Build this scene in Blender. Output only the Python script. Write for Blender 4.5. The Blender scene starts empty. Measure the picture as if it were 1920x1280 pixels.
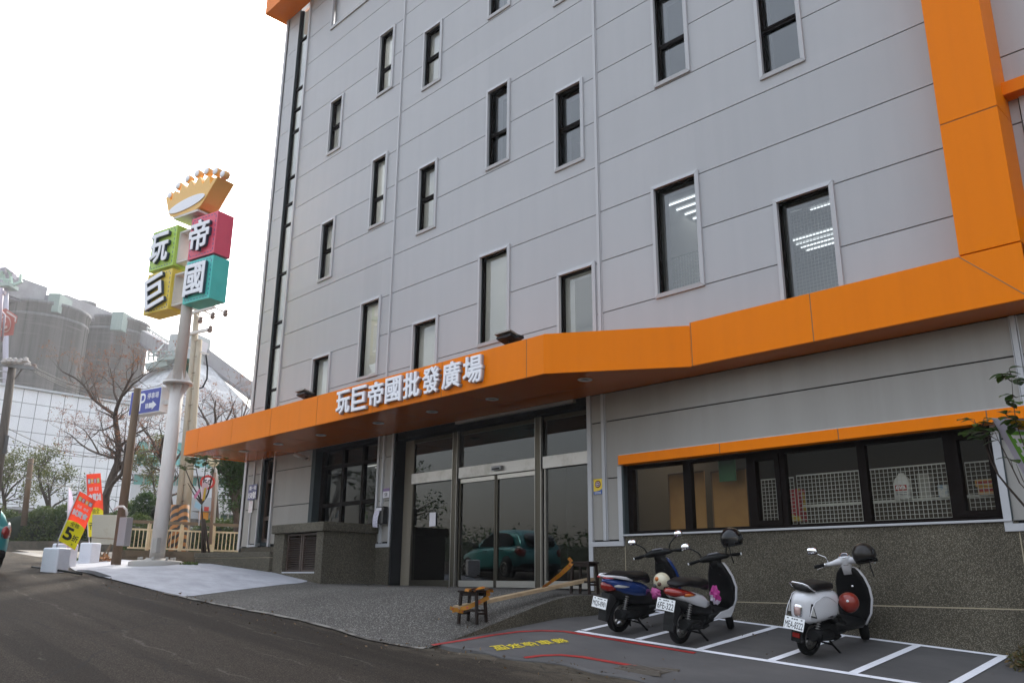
import bpy, bmesh, math, random
import numpy as np
from mathutils import Vector, Matrix, Euler
R = math.radians
random.seed(7)
SC = bpy.context.scene
COL = SC.collection

# ------------------------------------------------------------------ camera
CAM = Vector((0.0, -11.3, 0.17))
RX = Vector((0.70060928, 0.71350857, 0.00722245))       # camera right
RD = Vector((-0.19123549, 0.1975106, -0.96146687))      # camera down
RF = Vector((-0.68744136, 0.67223143, 0.27482592))      # camera forward
FPX = 1560.1
cam = bpy.data.cameras.new('camera')
camo = bpy.data.objects.new('camera', cam)
COL.objects.link(camo)
mw = Matrix((( RX.x, -RD.x, -RF.x, CAM.x), (RX.y, -RD.y, -RF.y, CAM.y), (RX.z, -RD.z, -RF.z, CAM.z), (0, 0, 0, 1)))
camo.matrix_world = mw
cam.sensor_width = 36.0
cam.lens = FPX / 1920 * 36.0
cam.clip_start = 0.05
cam.clip_end = 2000
SC.camera = camo

# ------------------------------------------------------------------ light
SUN_EL, SUN_AZ = 40.0, -44.0         # azimuth from +Y towards +X
w = bpy.data.worlds.new('World')
SC.world = w
w.use_nodes = True
nt = w.node_tree
sky = nt.nodes.new('ShaderNodeTexSky')
sky.sky_type = 'NISHITA'
sky.sun_disc = False
sky.sun_elevation = R(SUN_EL)
sky.sun_rotation = R(SUN_AZ)
sky.air_density = 1.2
sky.dust_density = 5.0
sky.ozone_density = 1.2
bg = nt.nodes['Background']
hsv = nt.nodes.new('ShaderNodeHueSaturation')          # hazy day: paler sky with a veil of bright haze over all of it
hsv.inputs['Saturation'].default_value = .62
veil = nt.nodes.new('ShaderNodeMix'); veil.data_type = 'RGBA'; veil.blend_type = 'ADD'; veil.inputs[0].default_value = 1.0
tcw = nt.nodes.new('ShaderNodeTexCoord'); sxyz = nt.nodes.new('ShaderNodeSeparateXYZ'); nt.links.new(tcw.outputs['Generated'], sxyz.inputs[0])
vr = nt.nodes.new('ShaderNodeValToRGB')                # warm towards the horizon, cool and brighter overhead
vr.color_ramp.elements[0].position = .0; vr.color_ramp.elements[0].color = (.34, .295, .24, 1)
vr.color_ramp.elements[1].position = .75; vr.color_ramp.elements[1].color = (.98, 1.08, 1.2, 1)
nt.links.new(sxyz.outputs[2], vr.inputs[0])
vm = nt.nodes.new('ShaderNodeMix'); vm.data_type = 'RGBA'; vm.blend_type = 'MULTIPLY'; vm.inputs[0].default_value = 1.0
vm.inputs[7].default_value = (4.0, 4.0, 4.1, 1); nt.links.new(vr.outputs[0], vm.inputs[6]); nt.links.new(vm.outputs[2], veil.inputs[7])
nt.links.new(sky.outputs[0], hsv.inputs['Color'])
nt.links.new(hsv.outputs[0], veil.inputs[6])
nt.links.new(veil.outputs[2], bg.inputs[0])
bg.inputs[1].default_value = 0.15
sd = bpy.data.lights.new('sun', 'SUN')
sd.energy = 2.2
sd.angle = R(3.0)
sd.color = (1.0, 0.95, 0.86)
so = bpy.data.objects.new('sun', sd)
COL.objects.link(so)
sdir = Vector((math.sin(R(SUN_AZ)) * math.cos(R(SUN_EL)), math.cos(R(SUN_AZ)) * math.cos(R(SUN_EL)), math.sin(R(SUN_EL))))
so.rotation_euler = sdir.to_track_quat('Z', 'Y').to_euler()
SC.view_settings.view_transform = 'Standard'
SC.view_settings.look = 'None'
SC.view_settings.exposure = 0.80
SC.view_settings.gamma = 1.0
SC.render.engine = 'CYCLES'
SC.cycles.max_bounces = 7
SC.cycles.transparent_max_bounces = 12
SC.cycles.volume_bounces = 0
SC.cycles.caustics_reflective = False
SC.cycles.caustics_refractive = False
SC.cycles.use_denoising = True

# ------------------------------------------------------------------ helpers
def at(u, v, d):                      # a point of the photograph (1920 px wide) at a depth in metres
    r = RX * ((u - 960) / FPX) + RD * ((v - 640) / FPX) + RF
    return CAM + r * d

def lerp(a, b, t): return a + (b - a) * t

class MB:
    def __init__(s): s.v = []; s.f = []; s.sm = []; s.mi = []; s.cur = 0; s.smooth = False
    def add(s, vs, fs, smooth=None):
        o = len(s.v); s.v += [tuple(p) for p in vs]
        for f in fs:
            s.f.append(tuple(i + o for i in f)); s.sm.append(s.smooth if smooth is None else smooth); s.mi.append(s.cur)
        return s
    def box(s, x0, x1, y0, y1, z0, z1):
        v = [(x0,y0,z0),(x1,y0,z0),(x1,y1,z0),(x0,y1,z0),(x0,y0,z1),(x1,y0,z1),(x1,y1,z1),(x0,y1,z1)]
        return s.add(v, [(0,3,2,1),(4,5,6,7),(0,1,5,4),(1,2,6,5),(2,3,7,6),(3,0,4,7)], False)
    def cbox(s, c, sx, sy, sz, rot=None):
        c = Vector(c); m = rot if rot is not None else Matrix.Identity(3)
        v = []
        for dz in (-.5, .5):
            for dx, dy in ((-.5,-.5),(.5,-.5),(.5,.5),(-.5,.5)):
                v.append(c + m @ Vector((dx*sx, dy*sy, dz*sz)))
        return s.add(v, [(0,3,2,1),(4,5,6,7),(0,1,5,4),(1,2,6,5),(2,3,7,6),(3,0,4,7)], False)
    def quad(s, a, b, c, d): return s.add([a,b,c,d], [(0,1,2,3)], False)
    def tube(s, pts, rad, n=8, cap=True, smooth=True):
        pts = [Vector(p) for p in pts]
        rs = rad if isinstance(rad, (list, tuple)) else [rad]*len(pts)
        vs = []; prev = None
        for i, p in enumerate(pts):
            t = (pts[min(i+1, len(pts)-1)] - pts[max(i-1, 0)])
            if t.length < 1e-9: t = Vector((0,0,1))
            t.normalize()
            if prev is None:
                a = Vector((0,0,1)) if abs(t.z) < .9 else Vector((1,0,0))
                u = t.cross(a).normalized()
            else:
                u = prev - t * prev.dot(t)
                u = u.normalized() if u.length > 1e-6 else t.orthogonal().normalized()
            prev = u; w_ = t.cross(u)
            for k in range(n):
                an = 2*math.pi*k/n
                vs.append(p + (u*math.cos(an) + w_*math.sin(an))*rs[i])
        fs = []
        for i in range(len(pts)-1):
            for k in range(n):
                k2 = (k+1) % n
                fs.append((i*n+k, i*n+k2, (i+1)*n+k2, (i+1)*n+k))
        s.add(vs, fs, smooth)
        if cap:
            o = len(vs)
            b = len(s.v) - o
            s.f.append(tuple(b+k for k in range(n))[::-1]); s.sm.append(False); s.mi.append(s.cur)
            s.f.append(tuple(b+o-n+k for k in range(n))); s.sm.append(False); s.mi.append(s.cur)
        return s
    def bar(s, a, b, w, h=None, up=(0,0,1)):          # square bar from a to b
        a = Vector(a); b = Vector(b); h = h or w
        t = (b-a).normalized(); up = Vector(up)
        if abs(t.dot(up)) > .98: up = Vector((1,0,0))
        x = t.cross(up).normalized(); y = x.cross(t)
        vs = []
        for p in (a, b):
            for dx, dy in ((-.5,-.5),(.5,-.5),(.5,.5),(-.5,.5)):
                vs.append(p + x*dx*w + y*dy*h)
        return s.add(vs, [(0,1,2,3)[::-1],(4,5,6,7),(0,1,5,4),(1,2,6,5),(2,3,7,6),(3,0,4,7)], False)
    def lathe(s, prof, c=(0,0,0), axis=(0,0,1), n=20, smooth=True, arc=2*math.pi):
        c = Vector(c); ax = Vector(axis).normalized(); u = ax.orthogonal().normalized(); w_ = ax.cross(u)
        full = abs(arc - 2*math.pi) < 1e-6; m = n if full else n+1
        vs = []
        for r, h in prof:
            for k in range(m):
                an = arc*k/n
                vs.append(c + ax*h + (u*math.cos(an)+w_*math.sin(an))*max(r, 1e-4))
        fs = []
        for i in range(len(prof)-1):
            for k in range(n):
                k2 = (k+1) % m
                fs.append((i*m+k, i*m+k2, (i+1)*m+k2, (i+1)*m+k))
        return s.add(vs, fs, smooth)
    def loft(s, secs, n=20, cap=True, smooth=True):     # secs: (x, yc, zc, halfw, halfh, exponent)
        vs = []
        for x, yc, zc, hw, hh, e in secs:
            for k in range(n):
                an = 2*math.pi*(k+.5)/n; c_, s_ = math.cos(an), math.sin(an)
                vs.append((x, yc + hw*math.copysign(abs(c_)**(2/e), c_), zc + hh*math.copysign(abs(s_)**(2/e), s_)))
        fs = []
        for i in range(len(secs)-1):
            for k in range(n):
                k2 = (k+1) % n
                fs.append((i*n+k, i*n+k2, (i+1)*n+k2, (i+1)*n+k))
        if cap:
            fs.append(tuple(range(n))[::-1]); m = (len(secs)-1)*n
            fs.append(tuple(m+k for k in range(n)))
        return s.add(vs, fs, smooth)
    def prism(s, poly, fn, d0, d1, smooth=False):       # poly of 2-D points; fn(a,b,d) -> 3-D
        n = len(poly)
        vs = [fn(a, b, d0) for a, b in poly] + [fn(a, b, d1) for a, b in poly]
        fs = [tuple(range(n)), tuple(range(2*n-1, n-1, -1))]
        for i in range(n):
            j = (i+1) % n
            fs.append((i, n+i, n+j, j))
        return s.add(vs, fs, smooth)
    def sphere(s, c, r, n=12, m=8, sc=(1,1,1)):
        c = Vector(c); vs = [c+Vector((0,0,r*sc[2]))]
        for i in range(1, m):
            th = math.pi*i/m
            for k in range(n):
                ph = 2*math.pi*k/n
                vs.append(c+Vector((r*sc[0]*math.sin(th)*math.cos(ph), r*sc[1]*math.sin(th)*math.sin(ph), r*sc[2]*math.cos(th))))
        vs.append(c-Vector((0,0,r*sc[2]))); fs = []
        for k in range(n): fs.append((0, 1+k, 1+(k+1)%n))
        for i in range(m-2):
            for k in range(n):
                a = 1+i*n+k; b = 1+i*n+(k+1)%n
                fs.append((a, a+n, b+n, b))
        L = len(vs)-1
        for k in range(n): fs.append((L, 1+(m-2)*n+(k+1)%n, 1+(m-2)*n+k))
        return s.add(vs, fs, True)
    def build(s, name, mat, parent=None, bevel=0, fix=True, seg=2, kind=None, flip=False):
        me = bpy.data.meshes.new(name)
        me.from_pydata([tuple(p) for p in s.v], [], s.f)
        mats = mat if isinstance(mat, (list, tuple)) else [mat]
        for m in mats: me.materials.append(m)
        me.polygons.foreach_set('use_smooth', s.sm)
        if len(mats) > 1: me.polygons.foreach_set('material_index', s.mi)
        if fix and 1 < len(s.f) < 60000:
            b = bmesh.new(); b.from_mesh(me)
            bmesh.ops.recalc_face_normals(b, faces=b.faces)
            b.to_mesh(me); b.free()
        me.update()
        o = bpy.data.objects.new(name, me); COL.objects.link(o)
        if parent is not None: o.parent = parent
        if bevel:
            bm_ = o.modifiers.new('bevel', 'BEVEL'); bm_.width = bevel; bm_.segments = seg; bm_.limit_method = 'ANGLE'; bm_.angle_limit = R(35)
        if kind: o['kind'] = kind
        return o

def tag(o, label, cat, group=None):
    o['label'] = label; o['category'] = cat
    if group: o['group'] = group
    return o
def thing(name, label, cat, loc=(0,0,0), rz=0, group=None):
    o = bpy.data.objects.new(name, None); COL.objects.link(o)
    o.location = loc; o.rotation_euler = (0, 0, rz); o.empty_display_size = .2
    return tag(o, label, cat, group)
def copy_tree(o, parent=None):
    c = o.copy(); COL.objects.link(c)
    if parent is not None: c.parent = parent
    for ch in list(o.children): copy_tree(ch, c)
    return c
def sstep(t):
    t = min(1, max(0, t)); return t*t*(3-2*t)

# ------------------------------------------------------------------ materials
def M(name, col, rough=.5, metal=0., col2=None, nscale=4., stretch=(1,1,1), bump=0., bscale=None, spec=.5, coat=0., emit=0., island=0., detail=4., lo=.4, hi=.6, trans=0., alpha=1.):
    m = bpy.data.materials.new(name); m.use_nodes = True
    t = m.node_tree; p = t.nodes['Principled BSDF']
    p.inputs['Base Color'].default_value = (*col, 1); p.inputs['Roughness'].default_value = rough
    p.inputs['Metallic'].default_value = metal; p.inputs['Specular IOR Level'].default_value = spec
    p.inputs['Coat Weight'].default_value = coat; p.inputs['Coat Roughness'].default_value = .08
    if trans: p.inputs['Transmission Weight'].default_value = trans
    if emit:
        p.inputs['Emission Color'].default_value = (*col, 1); p.inputs['Emission Strength'].default_value = emit
    L = t.links.new; out = None
    tc = t.nodes.new('ShaderNodeTexCoord'); mp = t.nodes.new('ShaderNodeMapping'); mp.inputs['Scale'].default_value = stretch
    ge = t.nodes.new('ShaderNodeNewGeometry')
    L(ge.outputs['Position'], mp.inputs[0])
    if col2 is not None:
        nz = t.nodes.new('ShaderNodeTexNoise'); nz.inputs['Scale'].default_value = nscale; nz.inputs['Detail'].default_value = detail
        nz.inputs['Roughness'].default_value = .62
        L(mp.outputs[0], nz.inputs[0])
        mr = t.nodes.new('ShaderNodeMapRange'); mr.inputs[1].default_value = lo; mr.inputs[2].default_value = hi
        L(nz.outputs[0], mr.inputs[0])
        mx = t.nodes.new('ShaderNodeMix'); mx.data_type = 'RGBA'
        mx.inputs[6].default_value = (*col, 1); mx.inputs[7].default_value = (*col2, 1)
        L(mr.outputs[0], mx.inputs[0]); out = mx.outputs[2]
        L(out, p.inputs['Base Color'])
    if island:
        hs = t.nodes.new('ShaderNodeHueSaturation'); mr = t.nodes.new('ShaderNodeMapRange')
        mr.inputs[3].default_value = 1-island; mr.inputs[4].default_value = 1+island
        L(ge.outputs['Random Per Island'], mr.inputs[0]); L(mr.outputs[0], hs.inputs['Value'])
        if out: L(out, hs.inputs['Color'])
        else: hs.inputs['Color'].default_value = (*col, 1)
        L(hs.outputs[0], p.inputs['Base Color'])
    if bump:
        nb = t.nodes.new('ShaderNodeTexNoise'); nb.inputs['Scale'].default_value = bscale or nscale*3; nb.inputs['Detail'].default_value = 3
        L(mp.outputs[0], nb.inputs[0])
        bp = t.nodes.new('ShaderNodeBump'); bp.inputs['Strength'].default_value = bump; bp.inputs['Distance'].default_value = .02
        L(nb.outputs[0], bp.inputs['Height']); L(bp.outputs[0], p.inputs['Normal'])
    return m

def speckle(name, base, cols, scale, rough=.8, bump=.5, stain=.25, stscale=.9):      # exposed-aggregate finish: little stones of several colours
    m = bpy.data.materials.new(name); m.use_nodes = True; t = m.node_tree; L = t.links.new
    p = t.nodes['Principled BSDF']; p.inputs['Roughness'].default_value = rough; p.inputs['Specular IOR Level'].default_value = .12
    ge = t.nodes.new('ShaderNodeNewGeometry')
    vo = t.nodes.new('ShaderNodeTexVoronoi'); vo.inputs['Scale'].default_value = scale; L(ge.outputs['Position'], vo.inputs['Vector'])
    sep = t.nodes.new('ShaderNodeSeparateColor'); L(vo.outputs['Color'], sep.inputs[0])
    cr = t.nodes.new('ShaderNodeValToRGB'); cr.color_ramp.interpolation = 'CONSTANT'
    el = cr.color_ramp.elements
    for i, c in enumerate(cols):
        if i < 2: e = el[i]; e.position = i/len(cols)
        else: e = el.new(i/len(cols))
        e.color = (*c, 1)
    L(sep.outputs[0], cr.inputs[0])
    mrr = t.nodes.new('ShaderNodeMapRange'); mrr.inputs[1].default_value = .35; mrr.inputs[2].default_value = .6
    L(vo.outputs['Distance'], mrr.inputs[0])
    mx = t.nodes.new('ShaderNodeMix'); mx.data_type = 'RGBA'; mx.inputs[7].default_value = (*base, 1)
    L(mrr.outputs[0], mx.inputs[0]); L(cr.outputs[0], mx.inputs[6])
    nz = t.nodes.new('ShaderNodeTexNoise'); nz.inputs['Scale'].default_value = stscale; nz.inputs['Detail'].default_value = 5; L(ge.outputs['Position'], nz.inputs[0])
    mr = t.nodes.new('ShaderNodeMapRange'); mr.inputs[1].default_value = .3; mr.inputs[2].default_value = .7; mr.inputs[3].default_value = 1-stain; mr.inputs[4].default_value = 1+stain
    L(nz.outputs[0], mr.inputs[0])
    hs = t.nodes.new('ShaderNodeHueSaturation'); L(mr.outputs[0], hs.inputs['Value']); L(mx.outputs[2], hs.inputs['Color'])
    L(hs.outputs[0], p.inputs['Base Color'])
    bp = t.nodes.new('ShaderNodeBump'); bp.inputs['Strength'].default_value = bump; bp.inputs['Distance'].default_value = .004; bp.invert = True
    L(vo.outputs['Distance'], bp.inputs['Height']); L(bp.outputs[0], p.inputs['Normal'])
    return m

def glass(name, tint=(.6,.64,.64), ior=1.6, rough=.0, wob=.0):
    m = bpy.data.materials.new(name); m.use_nodes = True; t = m.node_tree; L = t.links.new
    t.nodes.remove(t.nodes['Principled BSDF']); o = t.nodes['Material Output']
    tr = t.nodes.new('ShaderNodeBsdfTransparent'); tr.inputs[0].default_value = (*tint, 1)
    gl = t.nodes.new('ShaderNodeBsdfAnisotropic'); gl.inputs['Roughness'].default_value = rough
    gl.inputs['Color'].default_value = (.95, .97, .97, 1)
    fr = t.nodes.new('ShaderNodeFresnel'); fr.inputs[0].default_value = ior
    mx = t.nodes.new('ShaderNodeMixShader'); L(fr.outputs[0], mx.inputs[0]); L(tr.outputs[0], mx.inputs[1]); L(gl.outputs[0], mx.inputs[2])
    if wob:
        nz = t.nodes.new('ShaderNodeTexNoise'); nz.inputs['Scale'].default_value = 1.3
        ge = t.nodes.new('ShaderNodeNewGeometry'); L(ge.outputs['Position'], nz.inputs[0])
        bp = t.nodes.new('ShaderNodeBump'); bp.inputs['Strength'].default_value = wob; bp.inputs['Distance'].default_value = .02
        L(nz.outputs[0], bp.inputs['Height']); L(bp.outputs[0], gl.inputs['Normal']); L(bp.outputs[0], fr.inputs['Normal'])
    L(mx.outputs[0], o.inputs[0])
    return m

def leafmat(name, c1, c2, trans=.35, rough=.55):
    m = bpy.data.materials.new(name); m.use_nodes = True; t = m.node_tree; L = t.links.new
    p = t.nodes['Principled BSDF']; p.inputs['Roughness'].default_value = rough; p.inputs['Specular IOR Level'].default_value = .3
    ge = t.nodes.new('ShaderNodeNewGeometry')
    mx = t.nodes.new('ShaderNodeMix'); mx.data_type = 'RGBA'; mx.inputs[6].default_value = (*c1, 1); mx.inputs[7].default_value = (*c2, 1)
    L(ge.outputs['Random Per Island'], mx.inputs[0]); L(mx.outputs[2], p.inputs['Base Color'])
    tl = t.nodes.new('ShaderNodeBsdfTranslucent'); L(mx.outputs[2], tl.inputs[0])
    ms = t.nodes.new('ShaderNodeMixShader'); ms.inputs[0].default_value = trans
    L(p.outputs[0], ms.inputs[1]); L(tl.outputs[0], ms.inputs[2]); L(ms.outputs[0], t.nodes['Material Output'].inputs[0])
    return m

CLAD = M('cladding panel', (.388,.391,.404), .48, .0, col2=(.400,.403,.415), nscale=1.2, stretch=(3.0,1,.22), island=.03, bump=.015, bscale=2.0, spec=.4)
CLADSH = M('shaded cladding panel', (.285,.272,.250), .5, .0, col2=(.305,.292,.27), nscale=1.2, stretch=(3.0,1,.22), island=.03, bump=.015, bscale=2.0, spec=.35)  # upper cladding again, with canopy shade and warm bounce put into its colour
CLADT = M('aluminium trim', (.43,.435,.45), .42, .0, spec=.5)
CLADD = M('joint backing', (.02,.02,.02), .9, spec=.1)
REVEAL = M('window reveal', (.045,.058,.062), .6, spec=.15)
FRAME = M('dark bronze frame', (.007,.0045,.0035), .55, spec=.07)
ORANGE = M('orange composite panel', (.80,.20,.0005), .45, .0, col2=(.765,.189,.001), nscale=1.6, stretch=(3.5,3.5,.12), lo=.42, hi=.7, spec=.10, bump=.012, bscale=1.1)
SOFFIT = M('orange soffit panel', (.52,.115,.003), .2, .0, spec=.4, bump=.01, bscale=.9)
JOINTO = M('sealant joint', (.22,.13,.07), .7)
GRAN = speckle('washed pebble wall', (.060,.052,.037), [(.058,.050,.038),(.125,.11,.082),(.20,.178,.135),(.088,.078,.06),(.155,.137,.104),(.040,.035,.027),(.22,.20,.158)], 105., .75, .3, .24, .7)
GRANJ = M('pale mortar groove', (.34,.29,.20), .8)
APRON = speckle('exposed aggregate apron', (.07,.065,.057), [(.055,.05,.044),(.13,.12,.108),(.27,.255,.235),(.09,.083,.075),(.18,.168,.152),(.036,.033,.029)], 62., .8, .6, .16, .7)
GLASS = glass('window glass', (.82,.86,.87), 2.05, 0., .015)
SGLASS = glass('shop window glass', (.88,.88,.84), 1.22, 0., .01)
DGLASS = glass('door glass', (.20,.20,.18), 1.68, 0., .01)
STEEL = M('brushed steel', (.42,.40,.37), .34, .9, bump=.02, bscale=60, stretch=(1,1,.02))
STEELD = M('dark steel post', (.085,.075,.058), .36, .8)
WHITEP = M('white paint', (.78,.78,.80), .55, col2=(.70,.70,.72), nscale=3, lo=.45, hi=.75)
LETW = M('white acrylic letter', (.82,.82,.86), .35)
LETS = M('grey letter side', (.33,.32,.34), .5)
BLACKP = M('black plastic', (.006,.006,.006), .42, spec=.25)
BLACKM = M('matt black plastic', (.005,.005,.005), .62, spec=.18)
RUBBER = M('tyre rubber', (.008,.008,.008), .8, spec=.2)
CHROME = M('chrome', (.75,.75,.76), .12, 1.0)
MIRROR = M('mirror glass', (.9,.92,.95), .02, 1.0)
# ------------------------------------------------------------------ terrain
def zr(x): return float(np.interp(x, [-60,-35,-28.5,-23.6,-19.1,-15.9,-12,-8.7,-4,0,10,30], [1.6,1.12,.68,.48,.25,-.1,-.42,-.74,-1.1,-1.35,-2.0,-3.2]))
def zt(x): return float(np.interp(x, [-60,-35,-28,-23.6,-20,-18,-16,-15.5,-10.5,-9,-8.5], [1.6,1.12,.72,.56,.48,.29,.06,.03,0,-.05,-.07]))
def H_apron(x, y):
    t0 = sstep((-1.7-y)/3.4); t1 = min(1, max(0, (-1.2-y)/2.9)); t1 = .75*t1+.25*sstep(t1)
    w_ = sstep((x+11.6)/2.0); t = t0*(1-w_)+t1*w_
    return zt(x)*(1-t) + zr(x)*t
def H_park(x, y):
    p = -.43 - .072*(x+6.2) + .107*max(y, -4)
    t = sstep((-4-y)/1.2)
    return p*(1-t) + zr(x)*t
XE = -8.97                                   # right edge of the raised apron
def xedge(y): return XE + .30*sstep((y+1.6)/.9)
def H(x, y): return H_apron(x, y) if x < XE else H_park(x, y)

def sheet(name, xs, ys, hf, mat, off=0., keep=None, kind='structure', smooth=True):
    mb = MB(); idx = {}
    for i, x in enumerate(xs):
        for j, y in enumerate(ys):
            idx[i, j] = len(mb.v); mb.v.append((x, y, hf(x, y)+off))
    for i in range(len(xs)-1):
        for j in range(len(ys)-1):
            if keep and not keep((xs[i]+xs[i+1])/2, (ys[j]+ys[j+1])/2): continue
            mb.f.append((idx[i,j], idx[i+1,j], idx[i+1,j+1], idx[i,j+1])); mb.sm.append(smooth); mb.mi.append(0)
    return mb.build(name, mat, kind=kind, fix=False)
fr = lambda a, b, s: [a + (b-a)*i/max(1, round((b-a)/s)) for i in range(max(1, round((b-a)/s))+1)]

# wide ground far below / beyond everything
EARTH = M('dry earth', (.16,.13,.09), .95, col2=(.10,.085,.06), nscale=.5)
def H_far(x, y):
    h = min(zr(x), zt(x) if x < -9 else -.43-.072*(x+6.2)-.43)
    return h - .35
gxs = [-900,-500,-300,-200,-140,-100,-80] + fr(-60, 20, 2) + [30,60,120,300,600]
gys = [-600,-300,-150,-80,-50] + fr(-36, 34, 2) + [50,80,140,250,450,900]
sheet('ground', gxs, gys, lambda x, y: H_far(max(-60, min(20, x)), max(-36, min(20, y))), EARTH)

# asphalt road with dusty edge, patches and worn wheel tracks
def road_material():
    m = bpy.data.materials.new('asphalt'); m.use_nodes = True; t = m.node_tree; L = t.links.new; N = t.nodes.new
    p = t.nodes['Principled BSDF']; p.inputs['Roughness'].default_value = .9; p.inputs['Specular IOR Level'].default_value = .08
    ge = N('ShaderNodeNewGeometry'); sp = N('ShaderNodeSeparateXYZ'); L(ge.outputs['Position'], sp.inputs[0])
    def noise(scale, detail=5, stretch=(1,1,1)):
        mp = N('ShaderNodeMapping'); mp.inputs['Scale'].default_value = stretch; L(ge.outputs['Position'], mp.inputs[0])
        n = N('ShaderNodeTexNoise'); n.inputs['Scale'].default_value = scale; n.inputs['Detail'].default_value = detail; n.inputs['Roughness'].default_value = .65; L(mp.outputs[0], n.inputs[0]); return n.outputs[0]
    def rng(a, i0, i1, o0, o1):
        r = N('ShaderNodeMapRange'); r.inputs[1].default_value=i0; r.inputs[2].default_value=i1; r.inputs[3].default_value=o0; r.inputs[4].default_value=o1; L(a, r.inputs[0]); return r.outputs[0]
    def mix(f, a, b):
        x = N('ShaderNodeMix'); x.data_type = 'RGBA'
        if isinstance(f, float): x.inputs[0].default_value = f
        else: L(f, x.inputs[0])
        for i, c in ((6, a), (7, b)):
            if isinstance(c, tuple): x.inputs[i].default_value = (*c, 1)
            else: L(c, x.inputs[i])
        return x.outputs[2]
    base = mix(rng(noise(.7, 6, (.35,1,1)), .35, .65, 0, 1), (.022,.017,.0125), (.036,.028,.021))
    grit = mix(rng(noise(70, 3), .46, .68, 0, 1), base, (.10,.084,.066))
    trk = mix(rng(noise(.9, 3, (.05,1.6,1)), .46, .62, 0, .5), grit, (.018,.015,.012))
    # sandy dust that gathers along the edge at y = -4
    add = N('ShaderNodeMath'); add.operation = 'ADD'; L(sp.outputs[1], add.inputs[0]); L(rng(noise(1.6, 6), .3, .7, -.35, .35), add.inputs[1])
    dust = rng(add.outputs[0], -4.5, -3.9, 0, .75)
    brk = N('ShaderNodeMath'); brk.operation = 'MULTIPLY'; L(dust, brk.inputs[0]); L(rng(noise(5, 5, (.5,1.5,1)), .36, .58, .1, 1), brk.inputs[1])
    col = mix(brk.outputs[0], trk, (.115,.097,.072))
    vo = N('ShaderNodeTexVoronoi'); vo.feature = 'DISTANCE_TO_EDGE'; vo.inputs['Scale'].default_value = .55
    mp = N('ShaderNodeMapping'); mp.inputs['Scale'].default_value = (.5,1.2,1)
    nn = N('ShaderNodeTexNoise'); nn.inputs['Scale'].default_value = 1.2; nn.inputs['Detail'].default_value = 6; L(ge.outputs['Position'], nn.inputs[0])
    va = N('ShaderNodeVectorMath'); va.operation = 'MULTIPLY_ADD'; L(nn.outputs['Color'], va.inputs[0]); va.inputs[1].default_value = (.9,.9,0); L(ge.outputs['Position'], va.inputs[2])
    L(va.outputs[0], mp.inputs[0]); L(mp.outputs[0], vo.inputs['Vector'])
    col = mix(rng(vo.outputs['Distance'], .0, .010, .8, 0), col, (.028,.026,.024))
    for yk, wd in ((-5.35,.030),(-6.1,.022),(-7.05,.035),(-8.3,.03)):          # pale worn seams that run along the road
        sh = N('ShaderNodeMath'); sh.operation = 'ADD'; L(sp.outputs[1], sh.inputs[0]); L(rng(noise(.6+.1*yk*-.1, 6, (.6,.6,1)), .3, .7, -.28-yk, .28-yk), sh.inputs[1])
        ab = N('ShaderNodeMath'); ab.operation = 'ABSOLUTE'; L(sh.outputs[0], ab.inputs[0])
        ln = N('ShaderNodeMath'); ln.operation = 'MULTIPLY'; L(rng(ab.outputs[0], 0, wd, .75, 0), ln.inputs[0]); L(rng(noise(2.2, 5, (.5,1,1)), .47, .58, 0, 1), ln.inputs[1])
        col = mix(ln.outputs[0], col, (.11,.098,.082))
    spots = rng(noise(4.5, 2), .70, .74, 0, .8); col = mix(spots, col, (.012,.010,.009))
    L(col, p.inputs['Base Color'])
    bp = N('ShaderNodeBump'); bp.inputs['Strength'].default_value = .5; bp.inputs['Distance'].default_value = .006; L(noise(120, 2), bp.inputs['Height']); L(bp.outputs[0], p.inputs['Normal'])
    return m
ROADM = road_material()
rxs = fr(-60, 14, .5)
sheet('road', rxs, [-16,-14,-12,-10,-9,-8] + fr(-7.5, -3.2, .25), lambda x, y: (zr(x) if y < -5.1 else (H_apron(x,y) if x < -9.6 else min(H_apron(x,y),H_park(x,y)) if x < -8.3 else H_park(x,y))) - .012, ROADM)
FARST = M('pale concrete road', (.34,.31,.27), .9, col2=(.27,.25,.22), nscale=.8)
# the side street beyond the junction, sunlit
a, b, c_, d_ = at(-60,1051,27.5), at(420,1049,27.5), at(420,1034.5,33), at(-60,1034.5,33)
mb = MB(); mb.add([(p.x, p.y, p.z) for p in (a,b,c_,d_)], [(0,1,2,3)]); mb.build('side_street', FARST, kind='structure')
mb = MB(); a,b,c_,d_ = at(-60,1056.5,25.6), at(190,1055.5,25.6), at(190,1053.5,26.3), at(-60,1054,26.3)
mb.add([tuple(a),tuple(b),tuple(c_),tuple(d_)], [(0,1,2,3)]); mb.build('road_edge_line', M('worn white line', (.6,.6,.58), .7, col2=(.25,.23,.2), nscale=3, lo=.5, hi=.62), kind='structure')

# grey painted scooter parking, two sheets
PARK = M('grey painted concrete', (.078,.075,.074), .72, spec=.12, col2=(.115,.109,.106), nscale=.9, stretch=(1,1.7,1), bump=.03, bscale=28, lo=.3, hi=.7)
def edge_front(x): return -3.78 + .10*math.sin(x*1.7) + .05*math.sin(x*5.3+1) + (.25 if x > -5.5 else 0)*min(1, (x+5.5)/3)
pxs = fr(-9.15, 4.0, .1)
mb = MB()
NJ = 26
for i, x in enumerate(pxs):
    for j in range(NJ+1):
        y = edge_front(x) + (0.05-edge_front(x))*j/NJ
        mb.v.append((x, y, H_park(x, y)))
for i in range(len(pxs)-1):
    for j in range(NJ):
        k = i*(NJ+1)+j
        mb.f.append((k, k+NJ+1, k+NJ+2, k+1)); mb.sm.append(True); mb.mi.append(0)
e0 = len(mb.v)
for i in range(len(pxs)):
    x, y, z = mb.v[i*(NJ+1)]; mb.v.append((x, y-.02, z-.3))
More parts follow.
